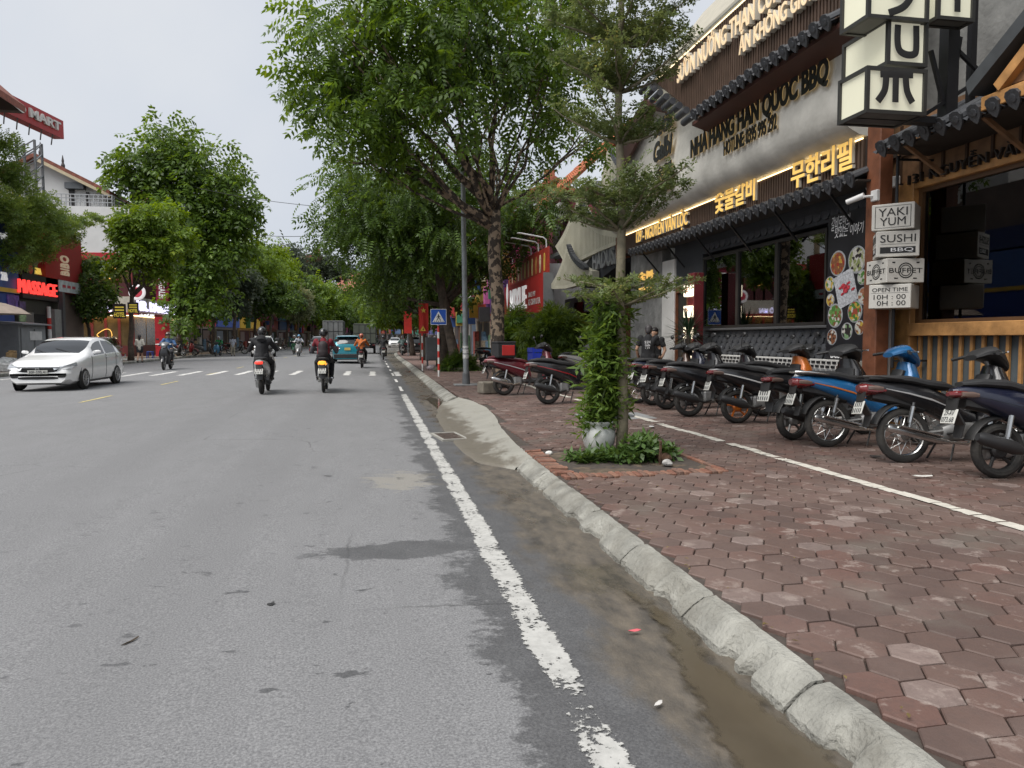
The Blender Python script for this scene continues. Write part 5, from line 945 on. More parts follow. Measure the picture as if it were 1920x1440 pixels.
a, c = at(636, 560, Y=190), at(692, 512, Y=190); bxo('wall', (a.x, 190, 0), (c.x+1, 204, a.z+1.5), mat('far_white', (.55, .56, .57), .8), fb); 
MB().prism([(190-1, a.z+1.3), (197, a.z+7), (205, a.z+1.3)], 0, a.x-.5, c.x+1.5).build('roof', mat('far_red_roof', (.30, .11, .075), .8, var=.2), fb); MB().prism([(197, a.z+2), (204, a.z+10), (212, a.z+2)], 0, a.x-1, c.x-1).build('rear_roof', mat('far_grey_roof', (.13, .15, .18), .7), fb)
for q in range(4): bxo('window', (a.x+.8+q*2, 189.9, a.z-2.5), (a.x+2.2+q*2, 189.98, a.z+.8), mat('far_glass', (.06, .075, .085), .12), fb)
hr = site('house_building', 'distant house with brown roof and chimney above the mid left trees', 'building', (-24, 150, 0)); a, c = at(546, 500, Y=150), at(600, 482, Y=150); bxo('wall', (a.x, 150, 0), (c.x, 162, a.z), mat('far_tan', (.38, .30, .24), .8), hr); MB().prism([(a.x-.5, a.z-.2), (a.x+2, c.z+.3), (c.x+.5, c.z+.3), (c.x+2.2, a.z-.2)], 1, 149.5, 162).build('roof', mat('far_red_roof', (.30, .11, .075), .8, var=.2), hr); bxo('chimney', (c.x-1, 151, c.z-.5), (c.x, 152, c.z+1.6), mat('far_brick', (.28, .10, .07), .8), hr)
# ------------------------------------------------------------------ trees and plants
NR = np.random.RandomState(11)
def quads_mesh(name, V, m):
    """V: (n,4,3) array of quads -> mesh"""
    n = len(V); me = bpy.data.meshes.new(name); me.vertices.add(n*4); me.vertices.foreach_set('co', np.ascontiguousarray(V, dtype=np.float32).ravel())
    me.loops.add(n*4); me.loops.foreach_set('vertex_index', np.arange(n*4, dtype=np.int32)); me.polygons.add(n); me.polygons.foreach_set('loop_start', np.arange(0, n*4, 4, dtype=np.int32)); me.polygons.foreach_set('loop_total', np.full(n, 4, dtype=np.int32))
    me.update(); me.validate(); me.materials.append(m); return me
def leaflet(base, d, side, L, w, fold=.25):
    base, d, side = map(np.array, (base, d, side)); up = np.cross(side, d)
    return [base, base+d*L*.42+side*w+up*fold*w, base+d*L, base+d*L*.42-side*w+up*fold*w]
def spray_pinnate(k=5, L=.42, ll=.13, lw=.026):
    q = []
    for i in range(k):
        t = .25+.75*i/(k-1); x = L*t; z = -.10*L*t*t*2.2
        for s in (-1, 1):
            d = np.array([.45, s*.85, -.30-.2*t]); d /= np.linalg.norm(d); sd = np.array([.85, -s*.45, .1]); sd /= np.linalg.norm(sd); q.append(leaflet((x, 0, z), d, sd, ll*(1-.25*abs(t-.6)), lw))
    q.append(leaflet((L, 0, -.22*L), (.8, 0, -.6), (0, 1, 0), ll, lw)); return np.array(q)
def spray_cluster(k=7, ll=.07, lw=.02, r=.05):
    rs = np.random.RandomState(3); q = []
    for i in range(k):
        a = 2*math.pi*i/k+rs.rand(); d = np.array([math.cos(a), math.sin(a), rs.uniform(-.3, .5)]); d /= np.linalg.norm(d); sd = np.array([-math.sin(a), math.cos(a), 0]); q.append(leaflet(d*r*.3, d, sd, ll*rs.uniform(.7, 1.2), lw))
    return np.array(q)
def spray_spear(k=5, ll=.17, lw=.026):
    rs = np.random.RandomState(8); q = []
    for i in range(k):
        a = (-1)**i*rs.uniform(.3, 1.2); d = np.array([math.cos(a), math.sin(a), rs.uniform(-.6, .35)]); d /= np.linalg.norm(d); sd = np.cross(d, (0, 0, 1)); sd /= np.linalg.norm(sd); q.append(leaflet((i*.045, 0, 0), d, sd, ll*rs.uniform(.6, 1.2), lw*rs.uniform(.7, 1.2), .5))
    return np.array(q)
def spray_blade(k=7, ll=.22, lw=.016):
    rs = np.random.RandomState(5); q = []
    for i in range(k):
        a = rs.uniform(-1.1, 1.1); d = np.array([math.cos(a), math.sin(a), rs.uniform(-.7, .15)]); d /= np.linalg.norm(d); sd = np.cross(d, (0, 0, 1)); sd /= np.linalg.norm(sd); q.append(leaflet((i*.03, 0, 0), d, sd, ll*rs.uniform(.7, 1.2), lw, .5))
    return np.array(q)
SP = dict(pin=spray_pinnate(), pinfar=spray_pinnate(3, .42, .20, .05), clus=spray_cluster(), blade=spray_blade(), spear=spray_spear(), big=spray_cluster(6, .16, .035, .10))
def place_sprays(kind, P, D, S):
    """sprays at points P pointing along D with sizes S"""
    T = SP[kind]; n = len(P); D = D/np.linalg.norm(D, axis=1, keepdims=True); up = np.tile([0, 0, 1.0], (n, 1)); y = np.cross(up, D); ln = np.linalg.norm(y, axis=1, keepdims=True); y = np.where(ln < 1e-3, [[0, 1, 0]], y/np.maximum(ln, 1e-3)); z = np.cross(D, y)
    a = NR.uniform(-.9, .9, n); ca, sa = np.cos(a)[:, None], np.sin(a)[:, None]; y, z = y*ca+z*sa, z*ca-y*sa
    M = np.stack([D, y, z], axis=2)*S[:, None, None]
    return (np.einsum('nij,lkj->nlki', M, T)+P[:, None, None, :]).reshape(-1, 4, 3)
def lobe_points(lobes, n, hollow=.5, gap=.0, gs=.9):
    vol = np.array([l[1][0]*l[1][1]*l[1][2] for l in lobes]); vol = vol**.8; vol /= vol.sum(); idx = NR.choice(len(lobes), n, p=vol); d = NR.normal(size=(n, 3)); d /= np.linalg.norm(d, axis=1, keepdims=True); r = NR.uniform(0, 1, n)**hollow
    c = np.array([l[0] for l in lobes])[idx]; rad = np.array([l[1] for l in lobes])[idx]; wob = 1+.22*np.sin(d[:, 0]*5+c[:, 0])*np.sin(d[:, 1]*6+c[:, 1])*np.sin(d[:, 2]*5+c[:, 2]*2)
    P = c+d*rad*(r*wob)[:, None]
    if gap: 
        k = np.array([mnoise.noise((p[0]*gs, p[1]*gs, p[2]*gs))+.4*mnoise.noise((p[0]*gs*2.6, p[1]*gs*2.6, p[2]*gs*2.6)) for p in P]); ok = k > gap; P, d = P[ok], d[ok]
    return P, d
def limb(mb, a, b, r0, r1, bend=.2, n=6, k=7, seed=0):
    a, b = Vector(a), Vector(b); rs = random.Random(seed); L = (b-a).length; off = Vector((rs.uniform(-1, 1), rs.uniform(-1, 1), rs.uniform(-.6, .2)))*bend*L; pts = []
    for i in range(k+1):
        t = i/k; p = a.lerp(b, t)+off*math.sin(math.pi*t)*.6; p += Vector((rs.gauss(0, 1), rs.gauss(0, 1), 0))*.012*L*(1 if 0 < i < k else 0); pts.append(p)
    mb.tube(pts, [r0+(r1-r0)*(i/k)**.8 for i in range(k+1)], n); return pts
bark = mat('street_tree_bark', (.085, .065, .05), .9, var=.45, scale=7, bump=.9, bscale=18, detail=8)
bark2, e, b = new_mat('patched_bark'); tcn = e.N.new('ShaderNodeTexCoord'); n1 = e.noise(tcn.outputs['Object'], 7.5, 4, .55, (1, 1, .8)); pat = e.step(n1, .50, .53)
e.L.new(e.mix(e.m('MULTIPLY', pat, .95), e.mix(e.noise(tcn.outputs['Object'], 20, 5), (.022, .018, .015), (.08, .06, .045)), e.mix(e.noise(tcn.outputs['Object'], 9, 5), (.21, .15, .10), (.36, .28, .20))), b.inputs['Base Color']); b.inputs['Roughness'].default_value = .9
bp = e.N.new('ShaderNodeBump'); bp.inputs['Strength'].default_value = .8; bp.inputs['Distance'].default_value = .02; e.L.new(e.m('SUBTRACT', e.noise(tcn.outputs['Object'], 30, 6), e.m('MULTIPLY', pat, .6)), bp.inputs['Height']); e.L.new(bp.outputs[0], b.inputs['Normal'])
lfA = leaf_mat('leaf_pinnate', (.032, .066, .011), (.145, .245, .032)); lfB = leaf_mat('leaf_dark', (.028, .058, .012), (.110, .190, .030)); lfC = leaf_mat('leaf_fresh', (.075, .135, .014), (.185, .285, .032)); lfD = leaf_mat('leaf_olive', (.040, .072, .022), (.115, .165, .048)); lfE = leaf_mat('leaf_dusty', (.035, .05, .030), (.075, .10, .055))
def tree(name, label, base, fork, lobes, kind, n, size, leafm, barkm=bark, r0=.2, gap=-.12, hollow=.5, group=None, droop=.45, r1=None, subs=4, nlimb=None):
    """tapered trunk to the fork, a limb into every lobe of the crown, sub-branches, leaves spread through the lobes"""
    base, fork = Vector(base), Vector(fork); t = site(name, label, 'tree', tuple(base), group); mb = MB(); H = (fork-base).length; sd = len(label)*7+int(abs(base.y)*10)
    pts = [base+Vector((0, 0, -.1))]+[base.lerp(fork, k/8)+Vector((.03*math.sin(k*1.7+base.y), .03*math.cos(k*2.1), 0)) for k in range(1, 9)]; r1 = r1 or r0*.72
    mb.tube(pts, [r0*1.35, r0*1.08]+[r0+(r1-r0)*k/7 for k in range(1, 8)], 12)
    for i, (c, rad) in enumerate(lobes):
        if nlimb and i >= nlimb: break
        c = Vector(c); q = limb(mb, fork+Vector((0, 0, -.05*H*(i % 3))), c, r1*(.72-.06*(i % 4) if i < 6 else .34-.03*(i % 4)), r0*(.14 if i < 6 else .09), .16, 7, 8, sd+i)
        for k in range(subs):
            rs = random.Random(sd*13+i*7+k); d = Vector((rs.gauss(0, 1), rs.gauss(0, 1), rs.gauss(.2, .8))).normalized(); e_ = c+Vector((d.x*rad[0], d.y*rad[1], d.z*rad[2]))*.8
            limb(mb, q[4+(k % 4)], e_, r0*.16, r0*.035, .12, 5, 5, sd+i*9+k)
    mb.build('trunk', barkm, t, smooth='all')
    P, d = lobe_points(lobes, n, hollow, gap); D = d*.8+NR.normal(size=d.shape)*.55; D[:, 2] = D[:, 2]*.6-droop; S = size*NR.uniform(.7, 1.25, len(P))
    link(bpy.data.objects.new('crown', quads_mesh('crown', place_sprays(kind, P, D, S), leafm)), t); return t
def lob(px, py, Y, r, ry=None, rz=None): p = at(px, py, Y=Y); return (tuple(p), (r, ry or r, rz or r*.8))
# --- big street tree with patched bark (right, near)
tree('street_tree', 'large spreading tree with pale patched bark in front of the red shop sign', (3.45, 20, PZ), tuple(at(925, 395, Y=20)),
     [lob(640, 95, 19, 1.5), lob(600, 160, 19.5, 1.0), lob(700, 215, 19, 1.5, 1.8, 1.1), lob(660, 30, 19, 1.4), lob(760, 110, 18.5, 1.6), lob(780, 280, 19.5, 1.2, 1.6, .8), lob(830, 30, 18, 1.8, 2.2), lob(890, 190, 17.8, 1.3, 1.6, 1.0), lob(960, 70, 18.5, 1.7), lob(1010, 180, 19.5, 1.3, 1.8, 1.0), lob(1060, 90, 20.5, 1.6), lob(740, -60, 19, 1.8), lob(900, -110, 19, 2.0), lob(1040, -60, 20, 1.8), lob(660, 290, 20, .9, 1.3, .7), lob(960, 280, 22, 1.3, 1.6, .8), lob(870, 110, 23, 2.0), lob(740, 170, 23, 1.8), lob(1090, 250, 22.5, 1.2)],
     'pin', 7000, 1.42, lfA, bark2, .20, -.08, .55, r1=.17, droop=.5)
# --- pair of darker street trees behind it
tree('street_tree', 'dark leaning street tree beside the crossing sign', (3.5, 31.2, PZ), tuple(at(800, 400, Y=31.5)),
     [lob(660, 370, 31, 1.9), lob(700, 430, 30.5, 2.0), lob(640, 430, 31, 1.2), lob(760, 360, 30, 2.2), lob(780, 470, 30.5, 1.7), lob(840, 420, 30, 2.0), lob(720, 500, 32, 1.5), lob(860, 330, 31, 2.0), lob(690, 330, 32, 1.6), lob(610, 445, 32, .7), lob(760, 420, 34, 2.4)],
     'pin', 6000, 1.45, lfB, bark, .20, -.16, .55, droop=.5)
tree('street_tree', 'thick dark trunked tree standing left of the lamp post', (3.2, 34.2, PZ), tuple(at(835, 560, Y=34.2)),
     [lob(740, 480, 35, 1.7), lob(880, 470, 35, 2.0), lob(950, 420, 34, 2.2), lob(1000, 375, 33, 1.6), lob(900, 480, 34, 1.3), lob(700, 540, 36, 1.3, 2, .9), lob(840, 390, 36, 2.4), lob(1015, 400, 32, .9)],
     'pin', 4600, 1.5, lfB, bark, .26, -.14, .55)
def row_tree(x, y, off, lm, nm, h, r, grp, n=2400, seed=0):
    """street tree of the receding rows: height h, crown radius r"""
    rs = random.Random(seed); X = x+bend(y); base = (X, y, PZ); lo = []
    for k in range(7): a = rs.uniform(0, 6.3); q = rs.uniform(.2, .75)*r; lo.append(((X+off+q*math.cos(a), y+q*math.sin(a), h*rs.uniform(.52, .86)), (r*rs.uniform(.42, .62), r*.55, h*rs.uniform(.14, .2))))
    lo.append(((X+off, y, h*.84), (r*.5, r*.5, h*.16))); return tree('street_tree', nm, base, (X+off*.3, y, h*.36), lo, 'pinfar', n, 1.1+y*.011, lm, bark, .2, -.16, .52, grp, subs=2)
for i, (y, lm, nm, h, r, off) in enumerate(((47, lfB, 'dark tree on the right kerb just beyond the flag banner', 8.5, 3.2, -.5), (60, lfA, 'round green tree over the far right kerb', 9, 3.6, -1.2), (78, lfC, 'light green tree overhanging the black parked car', 9, 3.8, -1.5), (98, lfB, 'dark tree at the far right bend of the street', 10, 4, -1.5), (120, lfA, 'green tree on the right where the street swings away', 10, 4, -1), (145, lfC, 'most distant pale tree on the right side', 11, 4.5, 0))): row_tree(3.2, y, off, lm, nm, h, r, 'trees along the right kerb', 2200, i+40)
# --- left side trees
tree('street_tree', 'small fresh green tree with a slender trunk at the corner restaurant', (-15.4, 51.5, .15), tuple(at(247, 545, Y=51.5)),
     [lob(268, 415, 51, 1.6), lob(312, 446, 51, 1.4), lob(240, 435, 51, 1.2), lob(258, 485, 50.5, 1.4), lob(305, 402, 52, 1.1), lob(338, 440, 51.5, .8), lob(226, 498, 51, .8), lob(290, 490, 51, 1.0)], 'pinfar', 2800, 1.5, lfC, bark, .17, -.12, .5)
tree('street_tree', 'tallest dark green tree on the left rising over the white house', (-15.8, 66, .15), tuple(at(342, 520, Y=66)),
     [lob(320, 265, 66, 2.6), lob(290, 310, 66, 3.0), lob(380, 320, 66, 3.6), lob(250, 330, 66, 2.2), lob(420, 380, 66, 3.2), lob(450, 400, 65, 1.8), lob(340, 400, 65, 3.5), lob(400, 470, 65, 3.0), lob(360, 520, 64, 2.6), lob(430, 450, 66, 2.4), lob(350, 585, 63, 1.7, 2.5, 1.4), lob(225, 300, 66, 1.2), lob(390, 560, 64, 2.0)], 'pinfar', 6200, 2.1, lfA, bark, .3, -.15, .5)
flow = leaf_mat('leaf_flowering', (.10, .14, .06), (.26, .28, .15))
for i, (y, lm, nm, h, r, off) in enumerate(((76, lfE, 'dusty grey green tree above the green jacketed rider', 9.5, 3.4, .6), (85, lfC, 'bright green rounded tree left of the black-clad rider', 13.5, 4.6, .8), (95, lfB, 'dark tree behind the white hatchback', 11, 4, .8), (104, lfC, 'mid green tree above the grey car', 13.5, 4.6, 1), (114, flow, 'pale flowering tree in the left row', 9.5, 3.2, 1.2), (122, lfA, 'green tree behind the box truck', 13, 4.6, 1), (133, lfC, 'bushy tree above the far trucks', 12.5, 4.6, 1), (145, lfA, 'dense tree where the left row crosses the view', 12, 4.8, .5), (158, lfB, 'dark tree near the end of the left row', 12, 5, 0), (172, lfC, 'pale tree near the end of the left row', 12, 5, 0), (188, lfA, 'green tree beyond the pale one at the bend', 12, 5, 0), (204, lfB, 'dark tree closing the far bend', 13, 5.5, 0), (222, lfA, 'last green tree of the left row', 13, 6, 0))): row_tree(-15.7, y, off, lm, nm, h, r, 'trees along the left kerb', 2600, i+3)
tree('street_tree', 'thin topped tree behind the left shop houses', (-24, 108, .15), tuple(at(530, 560, Y=108)), [lob(530, 490, 108, 3.2), lob(535, 465, 108, 1.5), lob(515, 500, 108, 3)], 'pinfar', 1200, 2.6, lfE, subs=2)
tree('street_tree', 'wispy grey tree on the skyline over the far houses', (-14, 150, .15), tuple(at(600, 570, Y=150)), [lob(588, 492, 150, 3.0), lob(602, 486, 150, 2.4), lob(614, 500, 150, 3.4), lob(640, 502, 150, 2.5)], 'pinfar', 1300, 3, lfE, subs=2)
tree('street_tree', 'small dark tree before the red pier in the side lane', (-18.2, 53.5, .1), tuple(at(162, 600, Y=53.5)), [lob(168, 520, 53.5, 1.2), lob(178, 555, 53, 1.3), lob(150, 570, 54, 1.0), lob(160, 490, 54, .9)], 'pinfar', 1200, 1.4, lfB, bark, .12)
# --- creeper on the massage parlour and along the wires
cr = site('creeper', 'thick green creeper hanging over the massage parlour front and wires', 'creeper', (-18.6, 45, 5))
lobes = [lob(5, 270, 41.5, 1.0), lob(20, 330, 42, 1.2), lob(8, 390, 41, 1.2), lob(60, 390, 43.5, 1.6), lob(45, 450, 43, 1.6), lob(90, 420, 45, 1.4), lob(120, 430, 46.5, 1.2, 1.4, .9), lob(30, 485, 42.5, .9), lob(150, 415, 48.5, .8, 1.6, .35), lob(180, 408, 51, .5, 1.8, .25), lob(75, 465, 44.5, 1.0), lob(140, 450, 47.5, .6)]
mb = MB()
for i, (c, rad) in enumerate(lobes): limb(mb, (-19.1, c[1], c[2]-1.2), c, .06, .02, .2, 6, 8, i)
mb.build('stem', bark, cr); P, d = lobe_points(lobes, 6500, .6, -.2); D = d+NR.normal(size=d.shape)*.5; D[:, 2] -= .4; link(bpy.data.objects.new('foliage', quads_mesh('foliage', place_sprays('big', P, D, 1.0*NR.uniform(.7, 1.3, len(P))), leaf_mat('leaf_creeper', (.085, .145, .03), (.215, .30, .065)))), cr)
# --- slim tiered tree growing out of the pit
tb = Vector((2.9, 8.3, PZ)); sl_ = site('tiered_tree', 'slim pale trunked tree with flat layered branches over the pavement', 'tree', tuple(tb)); mb = MB(); sm_bark = mat('smooth_pale_bark', (.20, .175, .12), .8, var=.3, scale=8, bump=.5, bscale=30)
top = at(1160, -250, Y=8.5); pts = [tb.lerp(top, k/14)+Vector((.02*math.sin(k*1.3), .02*math.cos(k*.9), 0)) for k in range(15)]; mb.tube(pts, [.070-.0032*k for k in range(15)], 12)
allP, allD = [], []
def tier(py, rx, n, arms, up=.12, skew=0, thick=.10):
    t = (at(1162, py, Y=8.35).z-tb.z)/(top.z-tb.z); c = tb.lerp(top, t)
    for k in range(arms):
        a = 2*math.pi*(k+.35*math.sin(k*7))/arms+py; L = rx*(.65+.35*abs(math.sin(k*2.3+py))); e_ = c+Vector((math.cos(a)*L+skew, math.sin(a)*L, up*L*(.5+1.0*abs(math.sin(k*3.7+py*.3)))+.03)); limb(mb, c, e_, .022, .006, .10, 5, 6, k+int(py)); 
        for q in range(n//arms):
            s = rnd.random()**.6; w = (.10+.34*s*(1.2-s))*rx*.55; p = c.lerp(e_, s)+Vector((rnd.gauss(0, w), rnd.gauss(0, w), abs(rnd.gauss(0, thick))*.7)); allP.append(p[:]); allD.append((rnd.gauss(0, 1), rnd.gauss(0, 1), rnd.gauss(.15, .35)))
tier(575, .92, 430, 8, .22, .05, .04); tier(545, .66, 200, 6, .16, -.05, .04); tier(432, .80, 620, 7, .42, .02, .07); tier(385, .95, 760, 7, .20, -.1, .09); tier(268, .75, 700, 7, .40, -.08, .12); tier(170, .85, 1100, 8, .40, .1, .16); tier(80, .95, 1500, 9, .35, .05, .2); tier(-60, 1.0, 2200, 9, .3, .05, .2)
mb.build('trunk', sm_bark, sl_, smooth='all'); link(bpy.data.objects.new('crown', quads_mesh('crown', place_sprays('clus', np.array(allP), np.array(allD), .62*NR.uniform(.7, 1.3, len(allP))), leaf_mat('leaf_tiered', (.065, .10, .030), (.175, .22, .08), .35))), sl_)
# --- tall leafy plant climbing the trunk out of the pot
pot_c = at(1129, 848, Z=PZ+.03); pc = Vector((2.66, 8.45, PZ))
cl = site('potted_vine', 'leafy plant filling the white pot and climbing the slim trunk', 'plant', (pc.x, pc.y, PZ+.3)); mb = MB(); P, D = [], []
for k in range(16):
    a = rnd.uniform(0, 6.3); r = rnd.uniform(.02, .13); e_ = Vector((2.78+r*math.cos(a), 8.4+r*math.sin(a), PZ+rnd.uniform(1.2, 2.15))); q = limb(mb, pc+Vector((rnd.uniform(-.1, .1), rnd.uniform(-.1, .1), .33)), e_, .012, .004, .10, 5, 7, k)
    for i in range(58):
        s = rnd.random(); p = q[0].lerp(q[-1], s); w = .105-.03*s; P.append((p.x+rnd.gauss(0, w), p.y+rnd.gauss(0, w), p.z+rnd.gauss(0, .05))); D.append((rnd.gauss(0, 1), rnd.gauss(0, 1)-.3, rnd.gauss(-.25, .4)))
mb.build('stem', mat('green_stem', (.08, .11, .04), .7), cl); link(bpy.data.objects.new('foliage', quads_mesh('foliage', place_sprays('spear', np.array(P), np.array(D), .8*NR.uniform(.45, 1.25, len(P))), leaf_mat('leaf_spear', (.055, .115, .018), (.16, .245, .05), .4))), cl)
potm = mat('glazed_white_pot', (.56, .57, .55), .3, var=.08, scale=6, coat=.3, dirt=.35, dirtcol=(.30, .29, .25))
pt = site('flower_pot', 'white glazed pot with ringed neck in the tree pit', 'pot', tuple(pc)); MB().lathe([(.115, -.02), (.135, .0), (.185, .10), (.205, .20), (.195, .27), (.17, .315), (.185, .34), (.205, .365), (.20, .38), (.175, .375), (.165, .34), (.001, .33)], 26, Matrix.Translation(pc)).build('pot_body', potm, pt, smooth='all'); MB().lathe([(.165, .335), (.001, .345)], 16, Matrix.Translation(pc), False).build('potting_soil', soil, pt)
# --- tree pit: bricks round bare soil, ground plants, rusty stakes, rubble
x0, x1, y0, y1 = PIT; pit = site('tree_pit', 'brick edged square of bare earth around the slim tree', 'tree pit', (2.7, 7.8, PZ)); m_ = MB(); nx, ny = 28, 26
for j in range(ny+1):
    for i in range(nx+1):
        x = x0+.10+(x1-x0-.12)*i/nx; y = y0+.08+(y1-y0-.10)*j/ny; m_.v.append((x, y, PZ-.025+.035*mnoise.noise((x*2, y*2, 0))+.02*mnoise.noise((x*8, y*8, 3))))
for j in range(ny):
    for i in range(nx): k = j*(nx+1)+i; m_.f.append((k, k+1, k+nx+2, k+nx+1))
m_.build('soil_bed', soil, pit, smooth='all'); brm = [mat('pit_brick_%d' % k, c, .85, var=.3, scale=18, bump=.5, dirt=.5, dirtcol=(.16, .14, .11)) for k, c in enumerate(((.20, .085, .055), (.17, .095, .07), (.24, .12, .08)))]
bme = [MB().box((-.10, -.027, -.05), (.10, .027, .012), .008).mesh('brick', m) for m in brm]
for i in range(int((x1-x0)/.062)): inst('brick', bme[i % 3], pit, (x0+.03+i*.062, y0+.06, PZ+rnd.gauss(-.006, .006)), (rnd.gauss(0, .04), rnd.gauss(0, .04), R(90)+rnd.gauss(0, .05)))
for i in range(int((y1-y0-.2)/.062)): inst('brick', bme[(i*2) % 3], pit, (x0+.06, y0+.22+i*.062, PZ+rnd.gauss(-.008, .008)), (rnd.gauss(0, .04), rnd.gauss(0, .04), rnd.gauss(0, .05)))
for i in range(8): inst('brick', bme[i % 3], pit, (x1-.05, y0+.22+i*.205, PZ-.008), (0, 0, R(90)+rnd.gauss(0, .06)))
gp = site('ground_plants', 'low clump of broad green leaves around the pot in the pit', 'plant', (2.9, 8.0, PZ)); P, D, S = [], [], []
for cx_, cy_, r, h_, n in ((2.55, 7.95, .20, .07, 60), (2.33, 7.9, .12, .05, 26), (2.95, 7.78, .15, .26, 90), (3.12, 7.95, .20, .14, 80), (2.75, 7.8, .16, .08, 40), (3.35, 8.1, .10, .09, 20), (2.2, 8.0, .08, .04, 10)):
    for k in range(n): P.append((rnd.gauss(cx_, r*.6), rnd.gauss(cy_, r*.6), PZ+.01+h_*rnd.random())); D.append((rnd.gauss(0, 1), rnd.gauss(0, 1), rnd.uniform(.0, .8))); S.append(rnd.uniform(.35, .8))
link(bpy.data.objects.new('leaves', quads_mesh('leaves', place_sprays('big', np.array(P), np.array(D), np.array(S)), leaf_mat('leaf_broad', (.035, .075, .016), (.085, .15, .035), .25))), gp)
rust = mat('rusty_iron', (.09, .05, .03), .9, .2, var=.5, scale=20, bump=.4)
for k, (px, py, h_) in enumerate(((1207, 838, .20), (1224, 852, .15), (1237, 868, .24))):
    p = at(px, py, Z=PZ); o = MB().tube([(p.x, p.y, PZ-.05), (p.x+.01, p.y, PZ+h_)], .016, 6).build('stake', rust); tag(o, ['short rusty iron stake farthest from the gutter in the tree pit', 'stubby rusty stake in the middle of the tree pit row', 'thin tall rusty stake nearest the pavers in the tree pit'][k], 'stake', 'rusty stakes in the tree pit')
def rock(name, loc, r, m, label, seed):
    q = MB().ball((0, 0, 0), (r, r*.8, r*.55), 10); q.v = [tuple(Vector(v)*(1+.35*mnoise.noise((v[0]*6/r*.15+seed, v[1]*6/r*.15, v[2]*6/r*.15)))) for v in q.v]; return tag(q.build(name, m, loc=loc, rot=(0, 0, seed)), label, 'rubble')
rock('plaster_lump', at(1252, 868, Z=PZ+.02), .07, mat('lump_grey', (.36, .35, .33), .85, var=.3, scale=12, bump=.6), 'crumpled white lump at the corner of the tree pit', 2.0); rock('rubble_block', at(1242, 858, Z=PZ+.03), .10, rust, 'dark rubble block behind the white lump in the pit', 5.0); rock('plaster_lump', at(1030, 849, Z=PZ+.0), .05, white_p, 'small white fragment on the soil left of the pot', 7.0)
rock('stone', at(1115, 989, Z=.01), .03, conc, 'broken kerb chip lying in the gutter', 9.0)
# --- bamboo hedge and dark shrubs before the red sign shop
def bush(name, label, lobes, kind, n, size, lm, cat='shrub', droop=.3):
    c0 = lobes[0][0]; t = site(name, label, cat, (c0[0], c0[1], PZ)); mb = MB()
    for i, (c, r) in enumerate(lobes): 
        for k in range(3): limb(mb, (c0[0]+rnd.uniform(-.4, .4), c0[1]+rnd.uniform(-.4, .4), PZ), (c[0]+rnd.uniform(-.3, .3), c[1], c[2]+r[2]*.4), .022, .008, .1, 5, 5, i*3+k)
    mb.build('stem', mat('bamboo_stem', (.10, .11, .04), .6), t); P, d = lobe_points(lobes, n, .6, -.2); D = d+NR.normal(size=d.shape)*.45; D[:, 2] -= droop; link(bpy.data.objects.new('foliage', quads_mesh('foliage', place_sprays(kind, P, D, size*NR.uniform(.7, 1.2, len(P))), lm)), t); return t
bam = leaf_mat('leaf_bamboo', (.05, .10, .014), (.15, .22, .035), .4)
bush('bamboo_hedge', 'bright green bamboo clump before the ice-cream shop', [lob(1035, 620, 23, .75), lob(1000, 625, 23, .5), lob(1065, 615, 22.8, .55), lob(1040, 600, 23.2, .5), lob(1020, 655, 22.8, .6), lob(1075, 650, 22.8, .5)], 'blade', 3000, 1.0, bam)
bush('shrub', 'dark green shrub between the patched tree trunk and the bamboo', [lob(962, 640, 24, .5, .5, .6), lob(965, 600, 24.2, .4, .4, .4), lob(955, 670, 23.8, .4)], 'blade', 1500, 1.0, lfA)
bush('shrub', 'low shrub at the foot of the thick dark tree', [lob(862, 680, 31, .5, .5, .35), lob(845, 690, 30.6, .35), lob(880, 690, 31, .35)], 'blade', 900, 1.1, lfB)
# --- spiky dracaena in front of the restaurant door
dp = at(1290, 690, X=6.95); dr = site('spiky_plant', 'spiky leaved potted plant beside the restaurant door', 'plant', (6.95, dp.y, PZ)); MB().lathe([(.16, 0), (.20, .35), (.22, .55), (.19, .55), (.001, .5)], 18, Matrix.Translation((6.95, dp.y, PZ))).build('planter', mat('planter_clay', (.20, .18, .16), .7), dr); MB().tube([(6.95, dp.y, PZ+.4), (6.95, dp.y, 1.62)], [.06, .05], 8).build('stem', bark, dr); Vq = []
for k in range(110):
    a = rnd.uniform(0, 6.3); el_ = rnd.uniform(-.5, 1.4); d = np.array([math.cos(a)*math.cos(el_), math.sin(a)*math.cos(el_), math.sin(el_)]); sd = np.cross(d, (0, 0, 1)); sd /= np.linalg.norm(sd)+1e-6; Vq.append(leaflet((6.95, dp.y, 1.6+rnd.uniform(-.15, .1)), d, sd, rnd.uniform(.45, .72), .02, .4))
link(bpy.data.objects.new('foliage', quads_mesh('foliage', np.array(Vq), leaf_mat('leaf_spiky', (.012, .03, .014), (.035, .065, .03), .15))), dr)
# --- terrace planting above the timber restaurant
tp = site('terrace_planting', 'leafy climbers behind the steel terrace rails', 'plant', (9.0, 7, zev+2.4)); P, d = lobe_points([(tuple(at(a, c, X=9.2)), (.25, r, r*.7)) for a, c, r in ((1800, 60, .8), (1745, 40, .7), (1870, 30, .9), (1790, 105, .5), (1905, 90, .6), (1840, 130, .4))], 900, .6, -.2); link(bpy.data.objects.new('foliage', quads_mesh('foliage', place_sprays('blade', P, d+NR.normal(size=d.shape)*.5, NR.uniform(.8, 1.3, len(P))), lfC)), tp)
